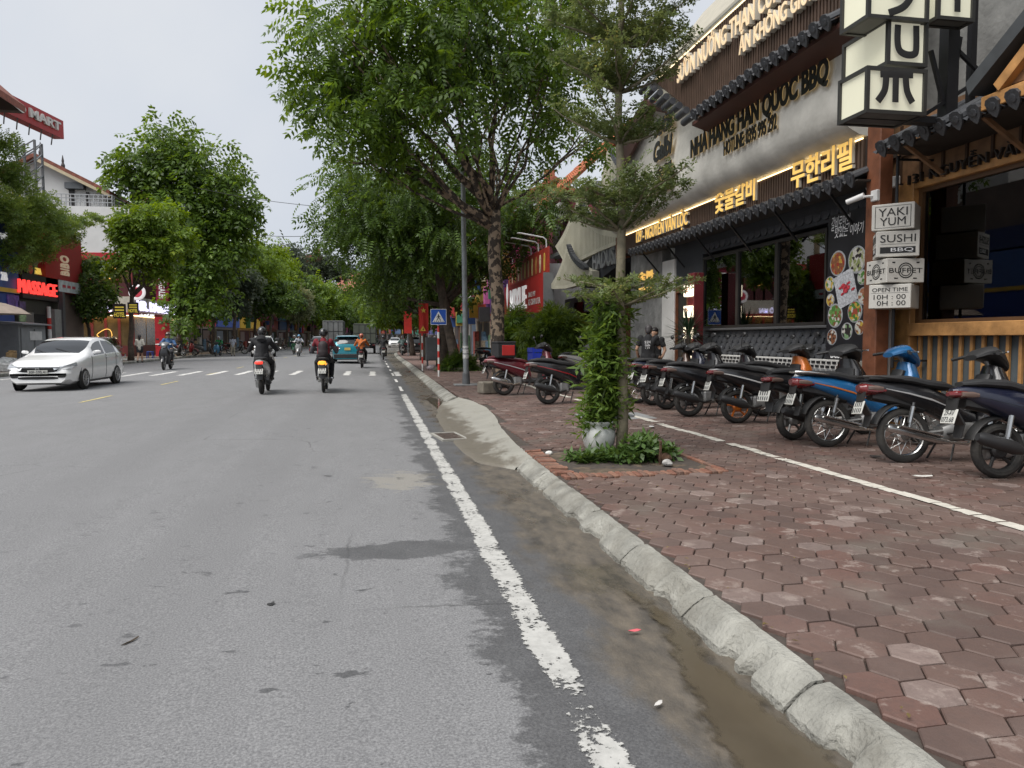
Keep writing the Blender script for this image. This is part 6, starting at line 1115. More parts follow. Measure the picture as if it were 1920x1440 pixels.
# ------------------------------------------------------------------ motorbikes
rub = mat('tyre_rubber', (.022, .021, .020), .85, var=.3, scale=12, bump=.3, dirt=.5, dirtcol=(.09, .08, .065)); chrome = mat('chrome', (.55, .55, .54), .22, .95, var=.1); alu = mat('dull_alloy', (.26, .26, .255), .45, .7, var=.25, scale=10, dirt=.5, dirtcol=(.10, .085, .06))
plast = mat('black_plastic', (.020, .020, .021), .5, var=.2, scale=5, dirt=.3, dirtcol=(.07, .065, .055)); seatm = mat('seat_vinyl', (.022, .022, .023), .6, var=.15, bump=.15, bscale=60); redl = mat('tail_lens', (.12, .008, .009), .15, var=.15, coat=.6); amb = mat('clear_lens', (.13, .09, .075), .12, var=.1, coat=.5); platem = mat('plate_white', (.56, .56, .52), .5, var=.08, dirt=.3, dirtcol=(.35, .33, .28)); inkm = mat('plate_ink', (.03, .03, .035), .6)
def paint(name, c, metal=.2, rough=.28): return mat('paint_'+name, c, rough, metal, var=.08, scale=3, coat=.7, dirt=.22, dirtcol=(.10, .095, .085))
PT = {k: paint(k, c) for k, c in dict(black=(.012, .012, .014), navy=(.010, .013, .032), blue=(.012, .12, .30), white=(.62, .62, .61), orange=(.60, .16, .02), red=(.30, .018, .02), grey=(.14, .145, .15), silver=(.42, .42, .42), brown=(.09, .05, .035), lblue=(.10, .30, .50), maroon=(.12, .01, .02), green=(.02, .12, .05)).items()}
def RY(x, z, t=0): return Matrix.Translation((x, 0, z)) @ Matrix.Rotation(R(90), 4, 'X') @ Matrix.Rotation(t, 4, 'Z')
def ring(mb, x, z, r, w, h, n=28, e=8, y=0):
    """tyre or rim: ring about the y axis, half width w, half height h"""
    k = len(mb.v)
    for i in range(n):
        a = 2*math.pi*i/n
        for j in range(e): b_ = 2*math.pi*j/e; rr = r+h*math.cos(b_); mb.v.append((x+rr*math.cos(a), y+w*math.sin(b_), z+rr*math.sin(a)))
    mb.f += [(k+i*e+j, k+((i+1) % n)*e+j, k+((i+1) % n)*e+(j+1) % e, k+i*e+(j+1) % e) for i in range(n) for j in range(e)]; return mb
def arc_strip(mb, x, z, r, a0, a1, w, th=.012, n=12, w1=None):
    k = len(mb.v); w1 = w1 or w
    for i in range(n+1):
        a = R(a0+(a1-a0)*i/n); ww = w+(w1-w)*i/n
        for rr, y in ((r, -ww), (r+.02, -ww*.5), (r+.02, ww*.5), (r, ww), (r-th, ww*.9), (r-th, -ww*.9)): mb.v.append((x+rr*math.cos(a), y, z+rr*math.sin(a)))
    mb.f += [(k+i*6+j, k+i*6+(j+1) % 6, k+(i+1)*6+(j+1) % 6, k+(i+1)*6+j) for i in range(n) for j in range(6)]; mb.f += [tuple(k+j for j in range(5, -1, -1)), tuple(k+n*6+j for j in range(6))]; return mb
def bike_proto(style):
    """list of (part, parent part, mesh, material key); x forward from the rear axle, z up from the ground"""
    L = []; sc_ = style != 'wave'; Rw = .255 if sc_ else .285; wb = 1.27 if sc_ else 1.23; tw = .05 if sc_ else .04
    def add(n, mb, k, par=None, smooth=35): L.append((n, par, mb.mesh(n, None, smooth), k)); L[-1][2].materials.append(plast)
    for nm, x in (('rear_wheel', 0), ('front_wheel', wb)):
        hub = MB().lathe([(.055, -.05), (.075, -.03), (.075, .03), (.055, .05)], 14, RY(x, Rw)); ring(hub, x, Rw, Rw-.075, .030, .014)
        if sc_:
            for k in range(5):
                a = 2*math.pi*k/5+.3; d = Vector((math.cos(a), 0, math.sin(a))); t = Vector((-math.sin(a), 0, math.cos(a))); c = Vector((x, 0, Rw)); hub.tube([c+d*.05, c+d*.11+t*.012, c+d*(Rw-.075)+t*.03], [.022, .016, .018], 6)
            add(nm, hub, 'rim')
        else:
            add(nm, hub, 'chrome'); s_ = MB()
            for k in range(20):
                a = 2*math.pi*k/20; b_ = a+(.5 if k % 2 else -.5); s_.tube([(x+.07*math.cos(a), .025*(1 if k % 2 else -1), Rw+.07*math.sin(a)), (x+(Rw-.08)*math.cos(b_), 0, Rw+(Rw-.08)*math.sin(b_))], .0032, 4, False)
            add('spokes', s_, 'chrome', nm)
        t = MB(); ring(t, x, Rw, Rw-.045, tw if nm[0] == 'r' else tw*.85, .045, 36, 10); 
        for k in range(36): # tread blocks
            a = 2*math.pi*k/36; d = Vector((math.cos(a), 0, math.sin(a))); tt = Vector((-math.sin(a), 0, math.cos(a))); c = Vector((x, 0, Rw))+d*(Rw-.003)
            for sg in (-1, 1): t.bar(c+Vector((0, sg*.006, 0)), c+Vector((0, sg*tw*.62, 0))-d*.012+tt*.018, .010, .006, d)
        add('tyre', t, 'rub', nm)
    if sc_:
        add('body_panel', MB().loft([((-.44, 0, .80), .035, .03), ((-.34, 0, .79), .085, .065), ((-.15, 0, .74), .14, .115), ((.1, 0, .67), .17, .165), ((.35, 0, .60), .175, .20), ((.52, 0, .52), .165, .225), ((.62, 0, .45), .13, .19)], 16, 2.5), 'paint')
        add('side_stripe', MB().loft([((-.34, 0, .775), .088, .016, 12), ((-.15, 0, .735), .146, .022, 12), ((.12, 0, .665), .178, .026, 12), ((.40, 0, .585), .182, .03, 12), ((.55, 0, .52), .168, .02, 12)], 14, 3), 'accent')
        add('seat', MB().loft([((-.36, 0, .868), .06, .02), ((-.2, 0, .878), .12, .04), ((.04, 0, .86), .145, .05), ((.18, 0, .82), .15, .05), ((.38, 0, .79), .14, .055), ((.55, 0, .755), .10, .04), ((.60, 0, .735), .05, .02)], 14, 2.6), 'seat')
        add('floorboard', MB().loft([((.50, 0, .33), .14, .06), ((.7, 0, .31), .17, .05), ((.92, 0, .33), .16, .06), ((.98, 0, .38), .13, .08)], 12, 3.5), 'dark')
        add('leg_shield', MB().loft([((.93, 0, .30), .14, .09, 62), ((.98, 0, .46), .21, .12, 66), ((1.03, 0, .64), .24, .135, 68), ((1.06, 0, .84), .20, .125, 70), ((1.03, 0, .99), .12, .09, 72)], 16, 2.7), 'shield')
        add('inner_shield', MB().loft([((.86, 0, .36), .12, .04, 66), ((.90, 0, .6), .185, .04, 68), ((.96, 0, .88), .15, .04, 70)], 12, 2.6), 'dark')
        hz, hx = 1.10, .96
        add('handlebar_cover', MB().loft([((.80, 0, 1.085), .12, .03), ((.88, 0, 1.12), .19, .06), ((.98, 0, 1.13), .20, .085), ((1.09, 0, 1.07), .15, .09), ((1.16, 0, 1.01), .08, .06)], 14, 2.4), 'head')
        add('engine', MB().loft([((-.10, .07, .26), .06, .10), ((.1, .06, .29), .075, .11), ((.35, .03, .33), .10, .11), ((.5, .0, .36), .09, .09)], 10, 3).box((.22, -.12, .22), (.42, -.02, .42), .03), 'alloy')
        ex = MB().tube([(.34, -.11, .27), (.2, -.15, .24), (.08, -.17, .27)], .018, 8).tube([(.10, -.17, .26), (.02, -.175, .29), (-.28, -.18, .38), (-.33, -.18, .395)], [.035, .062, .058, .035], 12); add('exhaust', ex, 'exh')
        add('tail_light', MB().loft([((-.47, 0, .775), .03, .015), ((-.43, 0, .78), .085, .035), ((-.34, 0, .775), .105, .04), ((-.27, 0, .765), .118, .03)], 12, 2.4), 'lens')
    else:
        add('body_panel', MB().loft([((-.42, 0, .81), .05, .03), ((-.28, 0, .785), .10, .065), ((-.05, 0, .735), .13, .105), ((.22, 0, .665), .135, .14), ((.45, 0, .56), .12, .15), ((.60, 0, .47), .095, .12), ((.74, 0, .44), .07, .09)], 16, 2.5), 'paint')
        add('side_stripe', MB().loft([((-.22, 0, .765), .115, .010, 15), ((.02, 0, .71), .140, .022, 15), ((.25, 0, .645), .143, .026, 15), ((.47, 0, .555), .124, .010, 15)], 14, 3), 'accent')
        add('seat', MB().loft([((-.36, 0, .872), .06, .016), ((-.20, 0, .875), .115, .036), ((.05, 0, .856), .135, .046), ((.22, 0, .815), .135, .05), ((.42, 0, .79), .12, .048), ((.55, 0, .765), .07, .025)], 14, 2.6), 'seat')
        add('leg_shield', MB().loft([((.78, 0, .32), .14, .07, 58), ((.85, 0, .46), .21, .095, 62), ((.94, 0, .64), .23, .11, 64), ((1.0, 0, .84), .185, .105, 66), ((1.0, 0, .98), .11, .08, 70)], 16, 2.6), 'shield')
        add('inner_shield', MB().loft([((.60, 0, .50), .06, .06, 40), ((.78, 0, .62), .12, .05, 62), ((.9, 0, .90), .11, .04, 66)], 12, 2.6), 'dark')
        hz, hx = 1.10, .91
        add('handlebar_cover', MB().loft([((.76, 0, 1.085), .10, .028), ((.84, 0, 1.12), .175, .055), ((.94, 0, 1.125), .19, .08), ((1.05, 0, 1.06), .14, .09), ((1.12, 0, 1.0), .08, .065)], 14, 2.4), 'head')
        en = MB().loft([((.38, 0, .30), .09, .08), ((.5, 0, .32), .12, .11), ((.66, 0, .33), .11, .10), ((.78, 0, .36), .06, .06)], 12, 3); 
        for k in range(5): en.box((.70+k*.02, -.075, .30), (.71+k*.02, .075, .42))
        add('engine', en, 'alloy')
        ex = MB().tube([(.72, -.06, .28), (.6, -.13, .19), (.35, -.155, .22)], .016, 8).tube([(.38, -.155, .215), (.25, -.16, .24), (-.22, -.175, .36), (-.26, -.175, .37)], [.022, .036, .046, .036], 12).tube([(-.255, -.175, .368), (-.275, -.175, .373)], [.03, .03], 10); add('exhaust', ex, 'exh')
        hs = MB().tube([(.30, -.185, .275), (-.16, -.215, .385)], [.026, .030], 8, True, (1, .45)); add('heat_shield', hs, 'chrome')
        add('swing_arm', MB().tube([(0, -.075, Rw), (.42, -.07, .33)], .018, 6).tube([(0, .075, Rw), (.42, .07, .33)], .018, 6).tube([(-.06, .09, Rw), (.42, .09, Rw+.05)], .045, 8, True, (1, .4)), 'alloy')
        add('tail_light', MB().loft([((-.46, 0, .775), .05, .035), ((-.41, 0, .765), .10, .065), ((-.32, 0, .755), .112, .062), ((-.22, 0, .745), .122, .02)], 12, 2.4), 'lens')
        add('grab_rail', MB().tube([(-.05, -.13, .86), (-.3, -.125, .89), (-.43, -.07, .895), (-.43, .07, .895), (-.3, .125, .89), (-.05, .13, .86)], .012, 6), 'rail')
    add('lens_cover', MB().loft([((-.40, -.085, .775), .02, .025), ((-.31, -.10, .772), .02, .028), ((-.25, -.112, .765), .012, .018)], 8, 2.4), 'clear', 'tail_light')
    for sy in (-.12, .12): add('shock_absorber', MB().tube([(-.01, sy, Rw+.05), (.06, sy, .62)], .012, 7).tube([(.005, sy, Rw+.13), (.05, sy, .58)], .024, 8), 'chrome')
    g_ = MB(); arc_strip(g_, 0, Rw, Rw+.045, 78, 160, .07, n=10); g_.loft([((-.36, 0, .50), .075, .012, 115), ((-.44, 0, .64), .075, .012, 110), ((-.42, 0, .74), .08, .014, 100)], 8, 4); g_.loft([((-.36, 0, .50), .07, .008, 105), ((-.39, 0, .38), .06, .008, 100)], 8, 4); g_.loft([((-.34, 0, .70), .07, .05), ((-.1, 0, .66), .085, .06), ((.2, 0, .58), .085, .07)], 8, 3); add('rear_mudguard', g_, 'dark')
    f_ = MB(); arc_strip(f_, wb, Rw, Rw+.045, 20, 165, .065, n=12); add('front_mudguard', f_, 'paint')
    fk = MB()
    for sy in (-.075, .075): fk.tube([(wb, sy, Rw), (wb-.22, sy, .80)], [.022, .018], 8)
    fk.tube([(wb-.2, 0, .72), (wb-.30, 0, 1.06)], .025, 8); add('front_fork', fk, 'alloy')
    hb = MB().tube([(hx-.10, -.34, hz+.0), (hx-.02, -.2, hz+.02), (hx, 0, hz+.0), (hx-.02, .2, hz+.02), (hx-.10, .34, hz)], .011, 7); add('handlebar', hb, 'dark')
    for sg in (-1, 1):
        add('grip', MB().tube([(hx-.035, sg*.22, hz+.02), (hx-.11, sg*.36, hz-.002)], .018, 8), 'dark', 'handlebar'); add('brake_lever', MB().tube([(hx+.02, sg*.20, hz+.015), (hx+.03, sg*.29, hz+.012), (hx-.03, sg*.39, hz+.01)], [.009, .007, .009], 6), 'chrome', 'handlebar')
        add('foot_peg', MB().tube([(.42, sg*.09, .30), (.42, sg*.21, .31)], .016, 6), 'dark')
    add('headlight', MB().loft([((wb-.20, 0, 1.02), .10, .055, 20), ((wb-.13, 0, .99), .07, .04, 20)], 12, 2.4), 'clear')
    add('kickstand', MB().tube([(.45, .10, .26), (.38, .24, .015)], .011, 6).tube([(.50, -.08, .24), (.42, -.12, .02)], .011, 6), 'dark')
    add('number_plate', MB().box((-.006, -.095, -.07), (.006, .095, .07), .004, Matrix.Translation((-.462, 0, .575)) @ Matrix.Rotation(R(20), 4, 'Y')), 'plate')
    return L
PROTO = {k: bike_proto(k) for k in ('wave', 'scoot')}
MIR = MB().tube([(.0, 0, 0), (-.02, .05, .12), (-.03, .10, .16)], .006, 6).loft([((-.045, .14, .20), .05, .03), ((-.025, .14, .20), .065, .042), ((-.005, .14, .20), .05, .03)], 10, 2.3).mesh('mirror', plast, True)
def bike(label, style, loc, heading, col, accent='black', head=None, rim='alloy', exh='dark', seat='seat', plate=None, lean=4, mirrors=True, group='parked motorbikes', name='motorbike', glow=None, cat='motorbike', rail='dark', marks=True, shield=None):
    """heading in degrees from +X towards +Y"""
    o = thing(name, label, cat, loc, R(heading), group); o.rotation_euler.x = R(-lean); o.scale = (1.05,)*3; key = dict(paint=PT[col], accent=PT[accent], dark=plast, chrome=chrome, alloy=alu, rub=rub, seat=seatm if seat == 'seat' else PT[seat], lens=glow or redl, clear=amb, plate=platem, rim=alu if rim == 'alloy' else (plast if rim == 'dark' else PT[rim]), exh=chrome if exh == 'chrome' else (alu if exh == 'alloy' else plast), head=PT[head] if head else plast, shield=PT[shield or col], rail=chrome if rail == 'chrome' else plast); made = {}
    for n, par, me, k in PROTO[style]:
        if n == 'kickstand' and group == 'motorbikes under way': continue
        p_ = made[par] if par else o; q = inst(n, me, p_, (0, 0, 0), m=key[k]); made.setdefault(n, q) if not par else None
        if n in ('rear_wheel', 'front_wheel'): made[n] = q
    if mirrors:
        for sg in (-1, 1): q = inst('mirror', MIR, o, (.86, sg*.17, 1.13), scale=(1, sg, 1), m=plast)
    if marks:
        M_ = Matrix.Translation((-.462, 0, .575)) @ Matrix.Rotation(R(20), 4, 'Y'); t1, t2 = plate or ('- - - -', '- - - - -')
        for t, z0, z1, w in ((t1, .008, .058, .13), (t2, -.056, -.008, .16)):
            a = M_ @ Vector((-.006, w/2, z0)); u = (M_ @ Vector((-.006, -w/2, z0)))-a; v = (M_ @ Vector((-.006, w/2, z1)))-a; text_on('plate_digits', t, a, tuple(u), tuple(v), w, z1-z0, .0015, inkm, o, .0, .0015)
    return o
def ground(px, py): p = at(px, py, Z=PZ); return Vector((p.x, p.y, PZ))
def parked(px, py, hd, *a, **k):
    """px, py: where the rear tyre meets the ground"""
    p = ground(px, py); return bike(a[0], a[1], (p.x, p.y, PZ+.0), hd, *a[2:], **k)
parked(1872, 897, -6, 'dark navy scooter at the right edge with a legible white plate', 'scoot', 'navy', 'navy', rim='dark', plate=('29-AV', '073.68'), mirrors=False, lean=5)
parked(1695, 868, -8, 'black step-through motorbike with spoked wheel and white side script', 'wave', 'black', 'silver', exh='chrome', mirrors=False, lean=7)
parked(1552, 838, -5, 'blue step-through motorbike with orange flash and chrome rear rail', 'wave', 'blue', 'orange', head='blue', exh='chrome', mirrors=False, rail='chrome', lean=3)
parked(1487, 825, 14, 'dark scooter with crooked plate half behind the blue motorbike', 'scoot', 'black', 'black', mirrors=False)
parked(1382, 794, -3, 'scooter with orange wheels, white striped black tail and orange front', 'scoot', 'black', 'white', rim='orange', mirrors=False, shield='orange')
p_ = at(1470, 790, Z=PZ); 
parked(1432, 780, 6, 'grey scooter squeezed behind the orange wheeled one', 'scoot', 'grey', 'white', head=None)
parked(1292, 781, -2, 'plain black scooter with black wheels in the middle of the row', 'scoot', 'black', 'black', rim='dark')
parked(1250, 768, 9, 'black scooter squeezed third from the vine', 'scoot', 'black', 'grey', rim='dark')
parked(1224, 760, 8, 'dark blue scooter second from the vine', 'scoot', 'navy', 'silver')
parked(1196, 756, -4, 'brown step-through motorbike nearest the vine with spoked wheel', 'wave', 'brown', 'grey', exh='chrome')
parked(1028, 758, 6, 'red and black scooter parked left of the vine', 'scoot', 'black', 'red', rim='dark', exh='dark', head=None)
parked(945, 741, 4, 'red and silver motorbike carrying a red delivery bag', 'scoot', 'maroon', 'silver', rim='dark', exh='chrome', seat='maroon')
for k, (px, py, st_, c, lb) in enumerate(((910, 690, 'scoot', 'black', 'black motorbike leaning by the maroon shop front'), (926, 692, 'wave', 'lblue', 'pale blue motorbike beside the patched tree trunk'), (1075, 722, 'scoot', 'silver', 'silver scooter behind the red and black one'), (1100, 716, 'wave', 'grey', 'grey motorbike half hidden behind the vine'), (1050, 712, 'scoot', 'white', 'white scooter at the bamboo hedge'), (1020, 708, 'wave', 'black', 'black motorbike in front of the bamboo'), (1085, 706, 'scoot', 'orange', 'amber scooter at the back of the hedge row'))): parked(px, py, 8+k*6, lb, st_, c, 'grey', marks=False)
# things on the bikes
bagm = mat('bag_black', (.02, .02, .022), .75, var=.2, bump=.2); redf = mat('bag_red', (.42, .022, .02), .6)
p = ground(945, 741); db = site('delivery_bag', 'black and red insulated delivery bag on the red and silver motorbike', 'bag', (p.x, p.y, PZ+.88)); M_ = Matrix.Translation((p.x+.02, p.y, PZ+.90)) @ Matrix.Rotation(R(10), 4, 'Z'); MB().box((-.26, -.21, 0), (.22, .21, .36), .03, M_).build('bag_body', bagm, db); MB().box((-.14, -.222, .06), (.18, -.20, .30), .008, M_).build('red_panel', redf, db); MB().box((-.27, -.215, .35), (.23, .215, .39), .02, M_).build('lid', bagm, db)
p = ground(1010, 720); cr_ = site('plastic_crate', 'blue plastic crate strapped on a bike before the bamboo', 'crate', tuple(at(1011, 676, Y=p.y-1.2))); cm = mat('crate_blue', (.015, .04, .40), .45, var=.1); c_ = at(1011, 676, Y=p.y-1.2); w_, d_, h_ = .25, .34, .36; q = MB(); z0 = c_.z
q.box((c_.x-w_, c_.y-d_, z0), (c_.x+w_, c_.y+d_, z0+.02))
for x in (-w_, w_): q.box((c_.x+x-.012, c_.y-d_, z0), (c_.x+x+.012, c_.y+d_, z0+.20)); q.box((c_.x+x-.02, c_.y-d_, z0+.24), (c_.x+x+.02, c_.y+d_, z0+h_))
for y in (-d_, d_): q.box((c_.x-w_+.013, c_.y+y-.012, z0+.0), (c_.x+w_-.013, c_.y+y+.012, z0+.20)); q.box((c_.x-w_+.021, c_.y+y-.02, z0+.24), (c_.x+w_-.021, c_.y+y+.02, z0+h_))
for k in range(7):
    x = c_.x-w_+.02+k*(2*w_-.04)/6
    for y in (-d_, d_): q.box((x-.016, c_.y+y-.011, z0+.18), (x+.016, c_.y+y+.011, z0+.26))
    y = c_.y-d_+.02+k*(2*d_-.04)/6
    for x in (-w_, w_): q.box((c_.x+x-.011, y-.016, z0+.18), (c_.x+x+.011, y+.016, z0+.26))
q.build('crate_shell', cm, cr_)
def helmet(label, loc, m, rz=0, name='helmet'):
    h = site(name, label, 'helmet', loc); V = Vector(loc); q = MB(); n, k = 16, 7; vs = []
    for i in range(k+1):
        a = R(-18+108*i/k); vs += [(.135*math.cos(a)*math.cos(2*math.pi*j/n)*1.08, .125*math.cos(a)*math.sin(2*math.pi*j/n), .135*math.sin(a)) for j in range(n)]
    q.add(vs, [(i*n+j, i*n+(j+1) % n, (i+1)*n+(j+1) % n, (i+1)*n+j) for i in range(k) for j in range(n)], Matrix.Translation(V) @ Matrix.Rotation(rz, 4, 'Z')); q.build('shell', m, h, smooth='all'); MB().loft([((.10, 0, -.02), .10, .012), ((.18, 0, -.035), .07, .008)], 10, 2.5, True, Matrix.Translation(V) @ Matrix.Rotation(rz, 4, 'Z')).build('peak', m, h, smooth=True); return h
p = ground(1552, 838); helmet('pale helmet left on the seat behind the blue motorbike', tuple(at(1505, 716, Y=p.y+.15)), PT['white'], .4)
# ------------------------------------------------------------------ people
def fuse(chains, balls=(), voxel=.013, name='m', smooth_it=4):
    """tubes and balls melted into one continuous skin"""
    q = MB()
    for ch in chains:
        pts = [c[0] for c in ch]; rr = [c[1] for c in ch]; q.tube(pts, rr, 12)
        for c, r in ((pts[0], rr[0]), (pts[-1], rr[-1])): q.ball(c, r, 12)
        for c, r in zip(pts[1:-1], rr[1:-1]): q.ball(c, r, 12)
    for c, r in balls: q.ball(c, r, 16)
    o = bpy.data.objects.new('tmp', q.mesh('tmp')); COL.objects.link(o); m = o.modifiers.new('r', 'REMESH'); m.mode = 'VOXEL'; m.voxel_size = voxel; m.use_smooth_shade = True; s_ = o.modifiers.new('s', 'SMOOTH'); s_.iterations = smooth_it; s_.factor = .5
    d = bpy.context.evaluated_depsgraph_get(); d.update(); me = bpy.data.meshes.new_from_object(o.evaluated_get(d)); me.name = name; bpy.data.objects.remove(o); me.materials.clear(); me.polygons.foreach_set('use_smooth', [True]*len(me.polygons)); return me
def cloth(n, c): return mat('cloth_'+n, c, .85, var=.22, scale=7, bump=.35, bscale=14)
skin = mat('skin', (.40, .24, .16), .55, var=.1, scale=8); hairm = mat('hair_black', (.012, .010, .010), .5, var=.3, scale=40)
def person(label, loc, rz, pose, top, trousers, headgear='helmet', hmat=None, sleeves='long', legs='long', shoes=None, group=None, extra=None, scale=1.0, shoem=None):
    """pose: ride, stand or walk; x forward. One continuous body, clothing as children"""
    o = thing('person', label, 'person', loc, rz, group); o.scale = (scale,)*3; V = Vector
    if pose == 'ride':
        hip, chest, neck, head = V((.20, 0, .93)), V((.24, 0, 1.22)), V((.29, 0, 1.42)), V((.34, 0, 1.565)); sh = .185; kn = [V((.58, s*.20, .80)) for s in (-1, 1)]; an = [V((.55, s*.19, .42)) for s in (-1, 1)]; toe = [V((.72, s*.20, .36)) for s in (-1, 1)]; el = [V((.46, s*.34, 1.13)) for s in (-1, 1)]; ha = [V((.82, s*.32, 1.15)) for s in (-1, 1)]; hf = V((1, 0, -.1))
    elif pose == 'walk':
        hip, chest, neck, head = V((0, 0, .86)), V((.02, 0, 1.14)), V((.03, 0, 1.36)), V((.05, 0, 1.50)); sh = .16; kn = [V((.12, -.08, .47)), V((-.06, .08, .46))]; an = [V((.14, -.08, .08)), V((-.28, .08, .13))]; toe = [V((.27, -.08, .03)), V((-.16, .08, .04))]; el = [V((-.06, -.24, 1.06)), V((.05, .24, 1.06))]; ha = [V((.16, -.16, 1.10)), V((.22, .14, 1.12))]; hf = V((1, 0, .3))
    else:
        hip, chest, neck, head = V((0, 0, .90)), V((.0, 0, 1.18)), V((.01, 0, 1.42)), V((.05, 0, 1.56)); sh = .185; kn = [V((.02, s*.10, .48)) for s in (-1, 1)]; an = [V((0, s*.11, .08)) for s in (-1, 1)]; toe = [V((.16, s*.13, .03)) for s in (-1, 1)]; el = [V((-.02, s*.28, 1.08)) for s in (-1, 1)]; ha = [V((.22, -.12, 1.06)), V((.24, .10, 1.10))]; hf = V((1, 0, .2))
    if extra == 'phone': ha = [V((.24, -.10, 1.30)), V((.10, .26, .90))]; el = [V((.06, -.27, 1.12)), V((-.02, .28, 1.10))]
    shp = [neck+V((-.02, s*sh, -.05)) for s in (-1, 1)]; ch = [[(hip, .125), (hip.lerp(chest, .5), .115), (chest, .13), (neck+V((-.01, 0, -.04)), .075), (neck, .055), (head+V((-.02, 0, -.06)), .055)]]; bl = [(head, (.095, .078, .115)), (head+V((.085, 0, -.03)), (.022, .012, .022)), (head+V((.05, 0, -.08)), (.045, .045, .04)), (head+V((0, .08, -.01)), (.02, .012, .03)), (head+V((0, -.08, -.01)), (.02, .012, .03))]
    for i, s in enumerate((-1, 1)):
        ch.append([(chest+V((0, s*.09, .08)), .08), (shp[i], .062), (shp[i].lerp(el[i], .5), .048), (el[i], .041), (el[i].lerp(ha[i], .5), .038), (ha[i], .027)]); ch.append([(hip+V((0, s*.08, 0)), .10), (hip.lerp(kn[i], .5)+V((0, s*.04, 0)), .078), (kn[i], .058), (kn[i].lerp(an[i], .4), .055), (an[i], .036)]); ch.append([(an[i], .036), (toe[i]+V((-.04, 0, .01)), .034), (toe[i], .026)])
        pd = hf.normalized(); sd = V((0, 1, 0)); bl.append((ha[i]+pd*.035, (.045, .022, .04)))
        for q, (off, ln) in enumerate(((-.032, .065), (-.011, .078), (.011, .074), (.031, .058))):
            b0 = ha[i]+pd*.06+V((0, 0, off)); ch.append([(b0, .0105), (b0+pd*ln*.6, .010), (b0+pd*ln*.75+V((0, -s*.03, -.01)), .009)])
        b0 = ha[i]+V((0, -s*.02, .03)); ch.append([(b0, .012), (b0+pd*.04+V((0, -s*.035, .02)), .011)])
    me = fuse(ch, bl, .013, 'body'); me.materials.append(skin); link(bpy.data.objects.new('body', me), o)
    # upper garment
    tc_ = [[(hip+V((0, 0, -.02)), .145), (hip.lerp(chest, .5), .14), (chest, .155), (neck+V((-.015, 0, -.05)), .10), (neck+V((-.01, 0, -.005)), .072)]]; e_ = .62 if sleeves == 'short' else 1.9
    for i, s in enumerate((-1, 1)):
        c = [(chest+V((0, s*.09, .07)), .10), (shp[i], .082), (shp[i].lerp(el[i], .55), .066)]
        if sleeves == 'long': c += [(el[i], .058), (el[i].lerp(ha[i], .5), .05), (el[i].lerp(ha[i], .88), .042)]
        tc_.append(c); tc_.append([(hip+V((0, s*.07, .02)), .10), (chest+V((0, s*.07, -.05)), .10)])
    me = fuse(tc_, (), .017, 'jacket', 2); me.materials.append(top); link(bpy.data.objects.new('jacket' if sleeves == 'long' else 'shirt', me), o)
    lc = []
    for i, s in enumerate((-1, 1)):
        c = [(hip+V((0, s*.07, .03)), .125), (hip+V((0, s*.085, -.05)), .115), (hip.lerp(kn[i], .55)+V((0, s*.03, 0)), .094)]
        if legs == 'long': c += [(kn[i], .076), (kn[i].lerp(an[i], .5), .068), (kn[i].lerp(an[i], .92), .058)]
        lc.append(c)
    me = fuse(lc, (), .017, 'trousers', 2); me.materials.append(trousers); link(bpy.data.objects.new('trousers' if legs == 'long' else 'shorts', me), o)
    if shoem:
        for i in range(2): me = fuse([[(an[i]+V((-.04, 0, -.03)), .045), (toe[i]+V((-.03, 0, .005)), .045), (toe[i]+V((.02, 0, .0)), .034)]], (), .014, 'shoe', 2); me.materials.append(shoem); link(bpy.data.objects.new('shoe', me), o)
    H = head+V((-.012, 0, .035))
    if headgear == 'helmet':
        q = MB(); n, k = 18, 9
        for i in range(k+1):
            a = R(-38+128*i/k)
            for j in range(n):
                t = 2*math.pi*j/n; cut = max(0, math.cos(t))*.055 if i < 3 else 0; q.v.append((H.x+.138*math.cos(a)*math.cos(t), H.y+.118*math.cos(a)*math.sin(t), H.z+.130*math.sin(a)+cut*(3-i)/3))
        q.f = [(i*n+j, i*n+(j+1) % n, (i+1)*n+(j+1) % n, (i+1)*n+j) for i in range(k) for j in range(n)]; hh = q.build('helmet', hmat or PT['black'], o, smooth='all'); MB().loft([((H.x+.09, 0, H.z+.045), .10, .012), ((H.x+.17, 0, H.z+.03), .065, .008)], 10, 2.4).build('peak', plast, hh, smooth=True)
        if pose == 'ride': ring(MB(), H.x-.02, H.z-.02, .128, .012, .006, 20, 5).build('band', plast, hh)
    else:
        me = fuse([[(head+V((-.03, 0, .05)), .095), (head+V((-.06, 0, -.02)), .075)]]+([[(head+V((-.07, 0, 0)), .075), (head+V((-.085, 0, -.16)), .06)]] if headgear == 'long' else []), [(head+V((-.01, 0, .055)), (.105, .092, .08))], .014, 'hair', 3); me.materials.append(hmat or hairm); link(bpy.data.objects.new('hair', me), o)
    return o
def on_bike(b_, label, **k):
    o = person(label, b_.location, b_.rotation_euler.z, 'ride', **k); return o
def moving(px, py, hd, label, style, col, z=None, scale=1, **k):
    p = at(px, py, Z=0)
    for _ in range(4): p = at(px, py, Z=road_z(p.x))
    b_ = bike(label, style, (p.x, p.y, p.z), hd, col, lean=0, group='motorbikes under way', **k); return b_
brake = mat('brake_lamp_lit', (.6, .03, .02), .3, emit=.5, ecol=(1, .05, .03)); amberl = mat('amber_lamp_lit', (.8, .3, .03), .3, emit=.5, ecol=(1, .40, .04)); blackc = cloth('black', (.014, .014, .016)); greyc = cloth('grey', (.10, .10, .11)); darkc = cloth('charcoal', (.03, .03, .034)); shoe = mat('shoe_dark', (.03, .028, .026), .7)
b1 = moving(491, 739, 91, 'white scooter with lit red tail lamp ridden away in the middle lane', 'scoot', 'white', accent='white', glow=brake, rim='dark')
